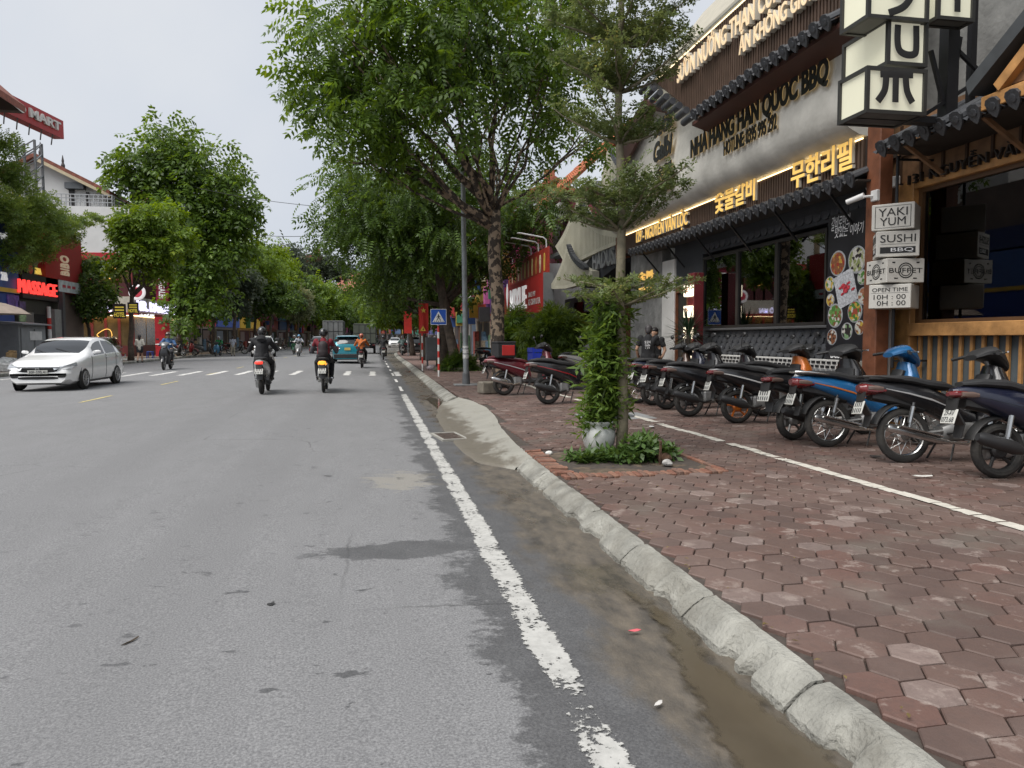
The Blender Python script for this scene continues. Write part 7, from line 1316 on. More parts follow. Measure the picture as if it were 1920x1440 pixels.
r1 = on_bike(b1, 'rider in black hooded jacket and black helmet on the white scooter', top=blackc, trousers=blackc, shoem=shoe); MB().loft([((.06, 0, 1.38), .10, .05, 30), ((.10, 0, 1.45), .12, .06, 20), ((.19, 0, 1.47), .10, .05)], 12, 2.3).build('hood', blackc, r1, smooth=True)
b2 = moving(607, 736, 90, 'dark motorbike with glowing amber tail lamp nearer the right lane', 'wave', 'black', glow=amberl)
r2 = on_bike(b2, 'rider in red and grey jacket wearing a black backpack', top=cloth('crimson', (.16, .012, .02)), trousers=blackc, shoem=shoe)
me = fuse([[(Vector((.06, 0, 1.02)), .13), (Vector((.07, 0, 1.26)), .13)]], [((.03, 0, 1.08), (.10, .14, .12))], .018, 'backpack', 3); me.materials.append(mat('backpack_nylon', (.03, .022, .024), .7, var=.2, bump=.2)); bp2 = site('backpack', 'black backpack worn by the rider in red', 'bag', tuple(r2.location)); bp2.rotation_euler = r2.rotation_euler; link(bpy.data.objects.new('bag_body', me), None, None).parent = bp2
for sg in (-1, 1):
    st = MB().tube([(.10, sg*.10, 1.38), (.24, sg*.12, 1.44), (.38, sg*.12, 1.30), (.34, sg*.14, 1.10)], .022, 7, True, (1, .4)).build('strap', mat('backpack_nylon', (.03, .022, .024), .7), None); st.parent = bp2
for i in range(2):
    s = (-1, 1)[i]; me = fuse([[(Vector((.29, s*.185, 1.37)), .084), (Vector((.40, s*.29, 1.20)), .068), (Vector((.46, s*.33, 1.10)), .060), (Vector((.66, s*.315, 1.07)), .05)]], (), .017, 'grey_sleeve', 2); me.materials.append(greyc); link(bpy.data.objects.new('grey_sleeve', me), r2)
b3 = moving(678, 690, 88, 'black motorbike following close behind the teal car', 'wave', 'black'); r3 = on_bike(b3, 'rider in orange jacket with a sling strap behind the teal car', top=cloth('orange', (.52, .14, .03)), trousers=blackc, hmat=paint('coral', (.40, .10, .05)), shoem=shoe)
MB().tube([(.12, -.16, 1.36), (.06, 0, 1.22), (.08, .15, 1.02)], .018, 6).build('sling_strap', plast, r3)
b4 = moving(719, 675, 90, 'dark motorbike far ahead in the right lane', 'scoot', 'black'); on_bike(b4, 'rider all in black far ahead in the right lane', top=blackc, trousers=blackc)
b5 = moving(755, 669, 90, 'white scooter near the right kerb far ahead', 'scoot', 'white'); on_bike(b5, 'rider in pale green near the far right kerb', top=cloth('mint', (.30, .42, .40)), trousers=darkc, hmat=PT['silver'])
b6 = moving(320, 692, -88, 'dark scooter coming towards us on the left', 'scoot', 'black', accent='grey', head='grey'); on_bike(b6, 'rider in blue shirt and cap helmet coming towards us', top=cloth('denim', (.05, .12, .26)), trousers=darkc, hmat=PT['brown'], shoem=shoe)
b7 = moving(562, 668, -90, 'silver motorbike approaching beside the grey car', 'wave', 'silver'); on_bike(b7, 'rider in pale jacket approaching beside the grey car', top=cloth('pale', (.34, .36, .40)), trousers=greyc, hmat=PT['lblue'])
b8 = moving(553, 664, -90, 'dark green motorbike approaching next to the silver one', 'wave', 'green'); on_bike(b8, 'rider in dark green approaching beyond the silver motorbike', top=cloth('dkgreen', (.03, .10, .06)), trousers=greyc, hmat=PT['white'])
p = at(413, 665, Z=.15); b9 = bike('light blue scooter stopped at the left kerb', 'scoot', (p.x, p.y, .02), -95, 'lblue', lean=0, group='motorbikes under way', marks=False); on_bike(b9, 'rider in green jacket stopped at the left kerb', top=cloth('grabgreen', (.03, .28, .09)), trousers=darkc, hmat=PT['white'])
p = at(263, 680, Z=.15); person('woman in pale blouse and dark shorts walking on the left pavement', (p.x, p.y, .15), R(95), 'walk', cloth('cream', (.55, .52, .45)), darkc, 'long', legs='short', shoem=shoe)
p = at(437, 668, Z=.05); person('man in light shirt and beige trousers standing at the left kerb', (p.x, p.y, .05), R(100), 'stand', cloth('lilac', (.48, .50, .58)), cloth('beige', (.40, .36, .28)), 'short', sleeves='short', shoem=shoe)
p = at(1215, 720, X=6.6); st1 = person('restaurant worker in black printed shirt seen from behind', (6.6, p.y, PZ), R(62), 'stand', blackc, blackc, 'short', hmat=mat('hair_dyed', (.045, .04, .042), .5, var=.4, scale=30), sleeves='short', scale=.99, extra='phone', shoem=shoe)
for k, (t, z0, z1, w) in enumerate((('숯갈비', 1.24, 1.31, .14), ('Galbi', 1.17, 1.23, .12), ('1 2 9', 1.11, 1.15, .10))): text_on('shirt_print', t, (-.158-.004*(2-k), w/2, z0), (0, -1, 0), (0, 0, 1), w, z1-z0, .004, wh, st1, .0)
p = at(1234, 720, X=7.0); person('second worker in black shirt looking at a phone', (7.0, p.y+.2, PZ), R(215), 'stand', blackc, blackc, 'short', sleeves='short', scale=.96, extra='phone', shoem=shoe)
ph = tag(MB().box((0, -.04, -.07), (.008, .04, .07), .003).build('phone', plast, None, False, (7.0+.24*.96*math.cos(R(215)), p.y+.2+.24*.96*math.sin(R(215)), PZ+1.30), (0, .3, R(215))), 'dark phone held up by the second worker', 'phone')
# ------------------------------------------------------------------ cars and trucks
cglass = mat('car_glass', (.012, .014, .016), .06, var=.2, scale=1, spec=.8); lampm = mat('head_lamp', (.50, .52, .54), .1, .3, var=.25, scale=9, coat=.8); wellm = mat('wheel_well', (.010, .010, .010), .8)
SED = dict(L=4.45, W=.85, top=[(2.22, .50), (2.20, .62), (2.08, .74), (1.85, .83), (1.5, .90), (1.12, .96), (.95, 1.03), (.62, 1.21), (.30, 1.35), (0, 1.42), (-.45, 1.455), (-.9, 1.43), (-1.25, 1.34), (-1.55, 1.22), (-1.80, 1.10), (-2.0, 1.06), (-2.15, 1.03), (-2.22, .92), (-2.24, .6)], belt=[(2.22, .48), (1.9, .74), (1.12, .90), (0, .95), (-1.5, 1.0), (-2.24, .90)], ws=(1.0, .22), rw=(-1.0, -1.72), sw=(.55, -1.3), bp=[(-.30, -.40)], ax=(1.37, -1.23), rw_=.30, zb=.17)
SUV = dict(L=4.45, W=.90, top=[(2.22, .55), (2.18, .78), (2.0, .92), (1.6, 1.02), (1.15, 1.08), (.95, 1.16), (.6, 1.38), (.30, 1.54), (-.1, 1.62), (-.7, 1.65), (-1.3, 1.63), (-1.75, 1.57), (-1.95, 1.42), (-2.12, 1.15), (-2.2, .98), (-2.24, .6)], belt=[(2.22, .53), (1.9, .86), (1.1, 1.02), (-1.6, 1.10), (-2.24, .96)], ws=(.98, .25), rw=(-1.74, -2.13), sw=(.55, -1.62), bp=[(-.25, -.36), (-1.12, -1.2)], ax=(1.36, -1.30), rw_=.345, zb=.22)
def lerp_tab(t, x): 
    t = sorted(t); return float(np.interp(x, [a for a, _ in t], [b for _, b in t]))
def car(label, spec, loc, hd, col, name='car', plate=None, rear_lit=None, group='cars on the road', detail=True, lit_front=False, cat='car'):
    S = spec; o = thing(name, label, cat, loc, R(hd), group); xs = sorted(set([a for a, _ in S['top']]+list(np.linspace(-2.1, 2.1, 29))+list(S['ws'])+list(S['rw'])+list(S['sw'])+[q for p in S['bp'] for q in p]), reverse=True); rings = []
    for x in xs:
        zt, zb = lerp_tab(S['top'], x), S['zb']+(.06 if abs(x) > 2.05 else 0); be = min(lerp_tab(S['belt'], x), zt-.03); k = abs(x)/2.24; W_ = S['W']*(1-.16*max(0, (k-.6)/.4)**2.2-.05*max(0, k-.93)/.07); g_ = zt-be
        def tumble(z): return W_*.955-.36*(z-be)-.012
        m1 = be+g_*.5
        up1 = [(tumble(m1), m1), (tumble(zt-.10), zt-.10), (tumble(zt-.10)-.07, zt-.025), (tumble(zt-.10)*.5, zt-.003), (0, zt)]
        up0 = [(W_*.90, be+g_*.45), (W_*.80, be+g_*.75), (W_*.66, be+g_*.90), (W_*.35, zt-.002), (0, zt)]
        t_ = min(1, max(0, (g_-.06)/.26)); t_ = t_*t_*(3-2*t_); up = [(a_[0]+(b_[0]-a_[0])*t_, a_[1]+(b_[1]-a_[1])*t_) for a_, b_ in zip(up0, up1)]
        low = [(0, zb), (W_*.80, zb), (W_*.95, zb+.08), (W_*.995, zb+.25), (W_, (zb+be)/2+.06), (W_*.985, be-.06), (W_*.955, be)]
        rings.append([Vector((x, y, z)) for y, z in low+up])
    n = len(rings[0]); parts = {}
    def put(nm, q): parts.setdefault(nm, []).append(q)
    for i in range(len(xs)-1):
        xm = (xs[i]+xs[i+1])/2
        for j in range(n-1):
            nm = 'body_shell'
            if 9 <= j <= 10 and S['ws'][1] < xm < S['ws'][0]: nm = 'windscreen'
            elif 9 <= j <= 10 and S['rw'][1] < xm < S['rw'][0]: nm = 'rear_window'
            elif j in (6, 7) and S['sw'][1] < xm < S['sw'][0] and not any(b < xm < a for a, b in S['bp']) and rings[i][8].z-rings[i][6].z > .12: nm = 'side_window'
            a, b_, c, d = rings[i][j], rings[i+1][j], rings[i+1][j+1], rings[i][j+1]
            put(nm+('_r' if nm == 'side_window' else ''), [a, b_, c, d]); fl = lambda v: Vector((v.x, -v.y, v.z)); put(nm+('_l' if nm == 'side_window' else ''), [fl(d), fl(c), fl(b_), fl(a)])
    for e_ in (0, -1):
        r_ = rings[e_]; full = r_+[Vector((v.x, -v.y, v.z)) for v in r_[-2:0:-1]]; put('body_shell', full if e_ else full[::-1])
    for nm, fs in parts.items():
        idx = {}; q = MB()
        for f in fs:
            ids = []
            for v in f:
                k = (round(v.x, 4), round(v.y, 4), round(v.z, 4))
                if k not in idx: idx[k] = len(q.v); q.v.append(k)
                if idx[k] not in ids: ids.append(idx[k])
            if len(ids) > 2: q.f.append(tuple(ids))
        q.build(nm.replace('_r', '').replace('_l', '') if nm.startswith('side') else nm, PT[col] if nm == 'body_shell' else cglass, o, smooth=38)
    W_ = S['W']
    for x in S['ax']:
        for sg in (-1, 1):
            MB().lathe([(S['rw_']+.075, 0), (S['rw_']+.07, .012), (.02, .014)], 24, Matrix.Translation((x, sg*(W_-.022), S['rw_'])) @ Matrix.Rotation(R(-90*sg), 4, 'X')).build('wheel_arch', wellm, o)
            w = MB(); ring(w, x, S['rw_'], S['rw_']-.06, .09, .06, 28, 10, sg*(W_-.065)); wo = w.build('wheel', rub, o, smooth='all'); r_ = MB(); ring(r_, x, S['rw_'], S['rw_']-.10, .03, .015, 24, 6, sg*(W_+.0)); r_.lathe([(.045, 0), (.04, .02)], 10, Matrix.Translation((x, sg*(W_-.005), S['rw_'])) @ Matrix.Rotation(R(-90*sg), 4, 'X'))
            for k in range(10 if detail else 5): a = 2*math.pi*k/(10 if detail else 5); r_.bar((x+.03*math.cos(a), sg*(W_+.005), S['rw_']+.03*math.sin(a)), (x+(S['rw_']-.10)*math.cos(a+.12), sg*(W_+.0), S['rw_']+(S['rw_']-.10)*math.sin(a+.12)), .022, .03, (0, 1, 0))
            r_.build('rim', mat('car_alloy', (.42, .42, .42), .35, .8, var=.1), wo)
    zc = lerp_tab(S['top'], 2.08); suv = S is not SED; f0 = 2.215
    for sg in (-1, 1):
        q = MB(); e_ = [(f0-.02, .36, zc-.10), (f0-.16, .72, zc-.02), (f0-.42, W_*.93, zc+.03), (f0-.42, W_*.96, zc-.06), (f0-.14, W_*.90, zc-.13), (f0+.005, .40, zc-.17)]; q.add([(x, sg*y, z) for x, y, z in e_]+[(x-.1, sg*y*.95, z) for x, y, z in e_], [tuple(range(6)) if sg > 0 else tuple(range(5, -1, -1))]+[(i, (i+1) % 6, 6+(i+1) % 6, 6+i) for i in range(6)]); q.v = [(v[0]+.045, v[1]*1.02, v[2]) for v in q.v]; q.build('headlight', lampm if not lit_front else mat('head_lamp_on', (.8, .8, .78), .2, emit=.8), o)
        MB().loft([((f0-.14, sg*.62, .40), .12, .05), ((f0+.02, sg*.57, .40), .09, .035)], 10, 3).build('fog_lamp_recess', wellm, o); m_ = MB().loft([((.72, sg*(W_+.03), lerp_tab(S['belt'], .7)+.10), .05, .04), ((.66, sg*(W_+.10), lerp_tab(S['belt'], .7)+.11), .085, .05), ((.57, sg*(W_+.10), lerp_tab(S['belt'], .7)+.11), .07, .042)], 12, 2.6); m_.build('mirror', PT[col], o, smooth=True)
        tl = MB().loft([((-2.245, sg*.62, lerp_tab(S['belt'], -2.1)-.06), .16, .08), ((-2.12, sg*.70, lerp_tab(S['belt'], -2.1)-.05), .17, .08), ((-1.95, sg*.775, lerp_tab(S['belt'], -2.0)-.05), .09, .05)], 10, 3); tl.build('tail_light', rear_lit or redl, o, smooth=True)
        if detail:
            for xd in (-.28, -1.22): MB().tube([(xd, sg*(W_+.012), lerp_tab(S['belt'], xd)-.10), (xd-.18, sg*(W_+.012), lerp_tab(S['belt'], xd)-.095)], .014, 6).build('door_handle', chrome if not suv else PT[col], o)
            for xd in (.78, -.34, -1.2): MB().tube([(xd-.02, sg*(W_*.958+.004), lerp_tab(S['belt'], xd)), (xd, sg*(W_*.988+.004), lerp_tab(S['belt'], xd)-.06), (xd+.02, sg*(W_+.003), .62), (xd+.03, sg*(W_*.998), .43), (xd+.02, sg*(W_*.96), S['zb']+.09)], .005, 5).build('door_seam', wellm, o)
    g_ = MB(); g_.loft([((f0-.02, 0, zc-.17), .50, .075), ((f0+.018, 0, zc-.17), .42, .055)], 12, 3.5); g_.build('grille', wellm, o); MB().loft([((f0-.0, 0, zc-.095), .56, .022), ((f0+.03, 0, zc-.10), .48, .014)], 10, 3).build('grille_bar', chrome, o); MB().loft([((f0-.03, 0, .36), .55, .05), ((f0+.02, 0, .36), .48, .035)], 10, 3.5).build('lower_intake', wellm, o)
    em = MB(); y_ = f0+.045
    for a, b_ in (((.045, .04), (.04, -.04)), ((-.045, .04), (-.04, -.04)), ((.04, 0), (-.04, 0))): em.bar((y_, a[0], zc-.13+a[1]), (y_, b_[0], zc-.13+b_[1]), .014)
    em.build('emblem', chrome, o); pl_ = bxo('number_plate', (f0+.028, -.24, .47), (f0+.04, .24, .57), platem, o); bxo('rear_plate', (-2.275, -.17, .78 if suv else .62), (-2.255, .17, .93 if suv else .74), mat('plate_yellow', (.55, .42, .12), .5) if name == 'suv' else platem, o)
    if plate: text_on('plate_digits', plate, (f0+.04, -.21, .485), (0, 1, 0), (0, 0, 1), .42, .07, .004, inkm, pl_, .005)
    bxo('rear_bumper', (-2.28, -W_*.86, S['zb']+.12), (-2.2, W_*.86, S['zb']+.34), plast if suv else PT[col], o, .02)
    if suv: MB().loft([((-1.72, 0, 1.60), .62, .02), ((-2.02, 0, 1.565), .58, .015)], 8, 4).build('roof_spoiler', PT[col], o); [MB().tube([(.1, s*.62, 1.64), (-.8, s*.62, 1.69), (-1.6, s*.60, 1.63)], .018, 6).build('roof_rail', chrome, o) for s in (-1, 1)]
    w = MB(); w.tube([(.98, .35, 1.03), (.78, -.10, 1.14)], .008, 5).tube([(1.0, -.25, 1.02), (.80, -.60, 1.12)], .008, 5); w.build('wiper', plast, o); return o
def road_at(px, py):
    p = at(px, py, Z=0)
    for _ in range(5): p = at(px, py, Z=road_z(p.x-bend(p.y)))
    return p
for k_, c_ in dict(carwhite=(.82, .82, .81), teal=(.01, .20, .26), dgrey=(.05, .052, .056), bronze=(.20, .19, .17), carblack=(.012, .012, .014)).items(): PT[k_] = mat('paint_'+k_, c_, .25, .0 if k_ == 'carwhite' else .3, var=.03, scale=3, coat=.8)
PT['_'] = None
a, c = road_at(160, 730), road_at(225, 718); ctr = (a+c)/2; d = (c-a)                       # white sedan: right-hand wheels seen
hd = -90; car('white sedan coming towards us in the left lane, plate on its bumper', SED, (ctr.x-.86, ctr.y, ctr.z), hd, 'carwhite', plate='30F-595.41')
p = road_at(463, 670); car('white crossover approaching far left behind the black-clad rider', SUV, (p.x+.9, p.y+2.2, p.z), -82, 'carwhite', detail=False, lit_front=True)
p = road_at(578, 663); car('dark grey car approaching in the far left lane', SUV, (p.x+.9, p.y+2.2, p.z), -88, 'dgrey', detail=False)
p = road_at(652, 682); car('teal crossover seen from behind in the right lane', SUV, (p.x, p.y+2.2, p.z), 90, 'teal', name='suv', detail=False)
p = road_at(741, 652); car('small white car far down the street', SUV, (p.x, p.y+2, p.z), -96, 'carwhite', detail=False)
p = road_at(775, 664); car('black car parked half on the far right pavement', SUV, (p.x, p.y+2, .05), 90, 'carblack', detail=False)
p = at(175, 650, X=-17.2); car('silver van standing in the side lane behind the white sedan', SUV, (-18.6, 55.5, .05), -90, 'bronze', detail=False)
def truck(label, loc, hd, boxc, cabc, h=3.1, ln=4.6, w=1.05):
    o = thing('truck', label, 'truck', loc, R(hd), 'trucks on the road'); bm = mat('box_%.2f' % boxc[0], boxc, .6, .1, var=.2, scale=1.5, dirt=.4); cm_ = mat('cab_%.2f' % cabc[0], cabc, .4, var=.1, coat=.4)
    bxo('cargo_box', (-ln, -w, .95), (-.05, w, h), bm, o, .03); rb_ = MB()
    for k in range(9): rb_.box((-ln+.1+k*(ln-.3)/8, -w-.025, 1.0), (-ln+.16+k*(ln-.3)/8, w+.025, h-.05))
    rb_.build('box_ribs', bm, o); q = MB().loft([((.05, 0, 1.45), w*.92, .88), ((.9, 0, 1.42), w*.94, .86), ((1.35, 0, 1.22), w*.92, .66), ((1.55, 0, 1.0), w*.9, .45)], 16, 5); q.build('cab', cm_, o, smooth=True)
    q = MB().loft([((1.12, 0, 1.72), w*.82, .36, 18), ((1.32, 0, 1.70), w*.80, .33, 18)], 12, 6); q.build('windscreen', cglass, o); bxo('bumper', (1.45, -w*.9, .45), (1.66, w*.9, .72), plast, o, .03); bxo('chassis', (-ln, -.45, .55), (1.4, .45, .85), plast, o); dr_ = bxo('rear_doors', (-ln-.03, -w*.96, 1.0), (-ln-.005, w*.96, h-.06), bm, o); [bxo('door_bar', (-ln-.06, y_-.025, 1.05), (-ln-.031, y_+.025, h-.12), plast, dr_) for y_ in (-w*.5, -.03, w*.5)]; [bxo('door_frame_bar', (-ln-.05, -w*.96, z_), (-ln-.0305, w*.96, z_+.05), plast, dr_) for z_ in (1.0, (1+h)/2, h-.12)]; [bxo('tail_lamp', (-ln-.05, s_*w*.8-.12, .78), (-ln-.01, s_*w*.8+.12, .9), redl, o) for s_ in (-1, 1)]
    for x in (.9, -ln+1.1):
        for sg in (-1, 1): t = MB(); ring(t, x, .42, .33, .12, .09, 20, 8, sg*(w-.14)); wo = t.build('wheel', rub, o, smooth='all'); MB().lathe([(.22, 0), (.1, .03)], 14, Matrix.Translation((x, sg*(w-.08), .42)) @ Matrix.Rotation(R(-90*sg), 4, 'X')).build('rim', alu, wo)
    for sg in (-1, 1): bxo('head_lamp', (1.60, sg*w*.6-.14, .80), (1.64, sg*w*.6+.14, .96), lampm, o); MB().tube([(1.1, sg*w, 1.9), (1.2, sg*(w+.18), 1.9), (1.2, sg*(w+.18), 1.5)], .03, 6).build('mirror', plast, o)
    return o
p = road_at(630, 660); truck('grey box truck facing away beyond the grey car', (p.x-.3, p.y+6, p.z), 90, (.19, .195, .195), (.3, .3, .3), 3.3, 5.2); p = road_at(684, 664); truck('olive covered truck ahead of the teal crossover', (p.x, p.y+6, p.z), 90, (.10, .115, .09), (.08, .12, .13), 2.9, 4)
for k, (px, py, c, lb) in enumerate(((350, 668, 'black', 'black motorbike parked at the left kerb by the bicycle'), (365, 667, 'red', 'red motorbike parked at the left kerb'), (457, 664, 'black', 'black motorbike behind the man in the light shirt'), (395, 665, 'grey', 'grey motorbike parked left of the green rider'), (535, 655, 'brown', 'brown motorbike in the shade of the left row'))):
    p = at(px, py, Z=.15); bike(lb, 'scoot' if k % 2 else 'wave', (p.x-1.2, p.y, .15), -30+k*15, c, group='motorbikes parked on the left', marks=False)
# ------------------------------------------------------------------ street furniture, right side
galv = mat('galvanised_post', (.24, .26, .265), .55, .35, var=.2, scale=5, dirt=.35, dirtcol=(.12, .12, .11))
lp_ = ground(874, 722); l_ = site('lamp_post', 'tall grey steel lamp post with paper notices on its shaft', 'lamp post', tuple(lp_)); tp_ = at(863, 120, Y=lp_.y); MB().lathe([(.17, 0), (.17, .02), (.12, .03), (.105, .35), (.085, .40)], 12, Matrix.Translation(lp_)).build('base_sleeve', mat('post_base', (.12, .125, .13), .6, .3, var=.2), l_); MB().tube([lp_+Vector((0, 0, .3)), (tp_.x, tp_.y, tp_.z+2.5)], [.082, .052], 12).build('shaft', galv, l_, smooth=True); MB().tube([(tp_.x, tp_.y, tp_.z+2.4), (tp_.x-.6, tp_.y, tp_.z+2.9), (tp_.x-2.0, tp_.y, tp_.z+3.1)], .04, 8).build('arm', galv, l_); MB().loft([((tp_.x-2.5, tp_.y, tp_.z+3.1), .10, .03), ((tp_.x-2.2, tp_.y, tp_.z+3.13), .14, .06), ((tp_.x-1.9, tp_.y, tp_.z+3.1), .08, .04)], 10).build('lantern', galv, l_)
bxo('base_slab', (lp_.x-.35, lp_.y-.3, PZ), (lp_.x+.35, lp_.y+.3, PZ+.03), cg, l_)
for z0, z1 in ((.78, .90), (.93, 1.05), (1.08, 1.15)): MB().lathe([(.087, PZ+z0), (.0865, PZ+z1)], 12, Matrix.Translation((lp_.x-.004, lp_.y, 0)), False).build('paper_notice', mat('paper_white', (.55, .55, .53), .8, var=.4, scale=30), l_)
for sg in (-1, 1): MB().tube([(lp_.x, lp_.y, 2.62), (lp_.x+sg*.16, lp_.y-.05, 2.72)], .018, 6).build('bracket', chrome, l_)
def red_white_pole(o, x, y, z0, z1, n, r=.04, first='w'):
    ms = (mat('post_white', (.62, .62, .60), .5, var=.1, dirt=.2), mat('post_red', (.50, .035, .025), .5, var=.1))
    for k in range(n): MB().tube([(x, y, z0+(z1-z0)*k/n), (x, y, z0+(z1-z0)*(k+1)/n)], r+(.0005 if k % 2 else 0), 10).build('pole_band', ms[k % 2], o, smooth=True)
cs = ground(823, 706); s_ = site('crossing_sign', 'blue square pedestrian crossing sign on a red and white pole', 'sign', tuple(cs)); zc0, zc1 = at(823, 609, Y=cs.y).z, at(823, 579.5, Y=cs.y).z; red_white_pole(s_, cs.x, cs.y, PZ, zc0+.2, 9); hw = .5*(zc1-zc0); zc_ = (zc0+zc1)/2; bm_ = mat('sign_blue', (.01, .07, .36), .4, var=.06); sw_ = mat('sign_white', (.65, .65, .64), .4)
bxo('sign_plate', (cs.x-hw, cs.y-.08, zc_-hw), (cs.x+hw, cs.y-.055, zc_+hw), bm_, s_); fr_q = MB(); t = hw*.05
for a, b_ in (((-hw, -hw), (hw, -hw+t)), ((-hw, hw-t), (hw, hw)), ((-hw, -hw+t), (-hw+t, hw-t)), ((hw-t, -hw+t), (hw, hw-t))): fr_q.box((cs.x+a[0], cs.y-.084, zc_+a[1]), (cs.x+b_[0], cs.y-.081, zc_+b_[1]))
fr_q.build('sign_border', sw_, s_); MB().prism([(cs.x-hw*.78, zc_-hw*.66), (cs.x+hw*.78, zc_-hw*.66), (cs.x, zc_+hw*.70)], 1, cs.y-.086, cs.y-.0825).build('white_triangle', sw_, s_)
q = MB(); yy = cs.y-.0885
q.lathe([(hw*.075, 0), (hw*.07, .003)], 12, Matrix.Translation((cs.x-.02*hw, yy, zc_+hw*.26)) @ Matrix.Rotation(R(90), 4, 'X'))
for pts, w in (([(0, .20), (.02, -.12)], .17), ([(.02, -.10), (-.16, -.30), (-.22, -.46)], .09), ([(.02, -.10), (.14, -.28), (.28, -.44)], .09), ([(-.02, .16), (-.16, .0), (-.22, -.10)], .07), ([(.02, .16), (.16, .02), (.24, -.04)], .07)):
    for k in range(len(pts)-1): a, b_ = pts[k], pts[k+1]; q.bar((cs.x+a[0]*hw, yy, zc_+a[1]*hw), (cs.x+b_[0]*hw, yy, zc_+b_[1]*hw), w*hw, .003, (0, 1, 0))
q.build('walking_figure', ck, s_); st_ = MB()
for k in range(5): x = cs.x+hw*(-.56+k*.28); st_.prism([(x-.07*hw, zc_-.60*hw), (x+.07*hw, zc_-.60*hw), (x+.05*hw, zc_-.50*hw), (x-.05*hw, zc_-.50*hw)], 1, cs.y-.0895, cs.y-.087)
st_.build('stripe_marks', ck, s_)
# flag banner on a pole with a small warning sign
fg = ground(792, 698); fy = 31.6; f_ = site('flag_banner', 'red vertical banner with a yellow star on a kerbside pole', 'banner', (at(792, 660, Y=fy).x, fy, PZ)); fx = at(792, 660, Y=fy).x; red_white_pole(f_, fx, fy, PZ, 2.2, 7, .035); MB().tube([(fx, fy, 2.2), (fx, fy, at(792, 380, Y=fy).z)], .03, 8).build('upper_pole', galv, f_)
z0, z1, x0, x1 = at(792, 625, Y=fy).z, at(792, 569, Y=fy).z, at(785, 600, Y=fy).x, at(803, 600, Y=fy).x; q = MB()
for i in range(9):
    for j in range(13): x = x0+(x1-x0)*i/8; z = z0+(z1-z0)*j/12; q.v.append((x, fy-.06+.02*math.sin(i*1.1+j*.15), z))
q.f = [(j+13*i, j+13*(i+1), j+13*(i+1)+1, j+13*i+1) for i in range(8) for j in range(12)]; q.build('banner_cloth', mat('flag_red', (.52, .03, .02), .75, var=.12, bump=.2), f_, smooth='all')
def star(cx_, y, cz, r): return [(cx_+r*(1 if k % 2 == 0 else .4)*math.sin(math.pi*k/5), cz+r*(1 if k % 2 == 0 else .4)*math.cos(math.pi*k/5)) for k in range(10)]
MB().prism(star((x0+x1)/2, 0, z1-.30, .12), 1, fy-.095, fy-.088).build('star', mat('star_yellow', (.75, .55, .08), .6), f_); wz = z0+.20; wx = x0+.17
wo = MB().prism([(wx-.17, wz-.13), (wx+.17, wz-.13), (wx, wz+.17)], 1, fy-.12, fy-.105).build('warning_sign', mat('warn_red', (.5, .05, .03), .5), f_); MB().prism([(wx-.12, wz-.10), (wx+.12, wz-.10), (wx, wz+.12)], 1, fy-.126, fy-.121).build('warning_face', mat('warn_yellow', (.75, .48, .05), .5), wo); MB().prism([(wx-.015, wz-.06), (wx+.03, wz-.06), (wx+.01, wz+.05)], 1, fy-.131, fy-.127).build('warning_mark', ck, wo)
fy2 = 58; o = site('flag_banner', 'second red banner hanging far down the right kerb', 'banner', (at(765, 640, Y=fy2).x, fy2, PZ)); xx = at(765, 640, Y=fy2).x; MB().tube([(xx, fy2, PZ), (xx, fy2, 5.5)], .04, 8).build('pole', galv, o); bxo('banner_cloth', (xx-.3, fy2-.08, 1.9), (xx+.3, fy2-.05, 3.6), mat('flag_red', (.52, .03, .02), .75), o)
# cabinet, posts, concrete block, planter ring
cb_ = ground(812, 690); o = site('utility_cabinet', 'grey steel utility cabinet behind the crossing sign', 'cabinet', tuple(cb_)); gm_ = mat('cabinet_grey', (.15, .16, .165), .5, .2, var=.15, dirt=.3); bxo('cabinet_body', (cb_.x-.33, cb_.y-.2, PZ+.35), (cb_.x+.33, cb_.y+.25, 1.55), gm_, o, .02); bxo('cabinet_door', (cb_.x-.29, cb_.y-.225, PZ+.40), (cb_.x+.29, cb_.y-.203, 1.30), gm_, o, .008); bxo('handle', (cb_.x+.18, cb_.y-.245, .9), (cb_.x+.21, cb_.y-.226, 1.05), chrome, o); [bxo('leg', (cb_.x+s*.26-.04, cb_.y-.1, PZ), (cb_.x+s*.26+.04, cb_.y, PZ+.348), gm_, o) for s in (-1, 1)]
blk_p = ground(915, 738); tag(MB().box((-.22, -.2, 0), (.22, .2, .30), .03).build('concrete_block', mat('old_concrete', (.17, .15, .12), .9, var=.35, scale=7, bump=.7), None, False, tuple(blk_p), (0, 0, .2)), 'weathered concrete block by the rear wheel of the red delivery bike', 'block')
pr_ = site('planter_ring', 'low mossy planter ring around the thick dark tree', 'planter', (3.4, 31.0, PZ)); q = MB()
for k in range(14): a = 2*math.pi*k/14; q = MB().box((-.17, -.09, 0), (.17, .09, .16), .03); o = q.build('ring_stone', mat('mossy_stone', (.10, .09, .07), .9, var=.4, scale=8, bump=.6), pr_, False, (3.4+.8*math.cos(a), 31.2+.8*math.sin(a), PZ), (0, 0, a+R(90)))
bgp = at(806, 692, Z=PZ); q = MB().ball((0, 0, .10), (.20, .16, .13), 12); q.v = [tuple(Vector(v)*(1+.25*mnoise.noise((v[0]*7, v[1]*7, v[2]*7)))) for v in q.v]; tag(q.build('rubbish_bag', mat('bag_pale', (.42, .36, .38), .4, var=.25), None, 'all', (bgp.x, bgp.y-1, PZ)), 'pale tied rubbish bag on the pavement near the cabinet', 'bag')
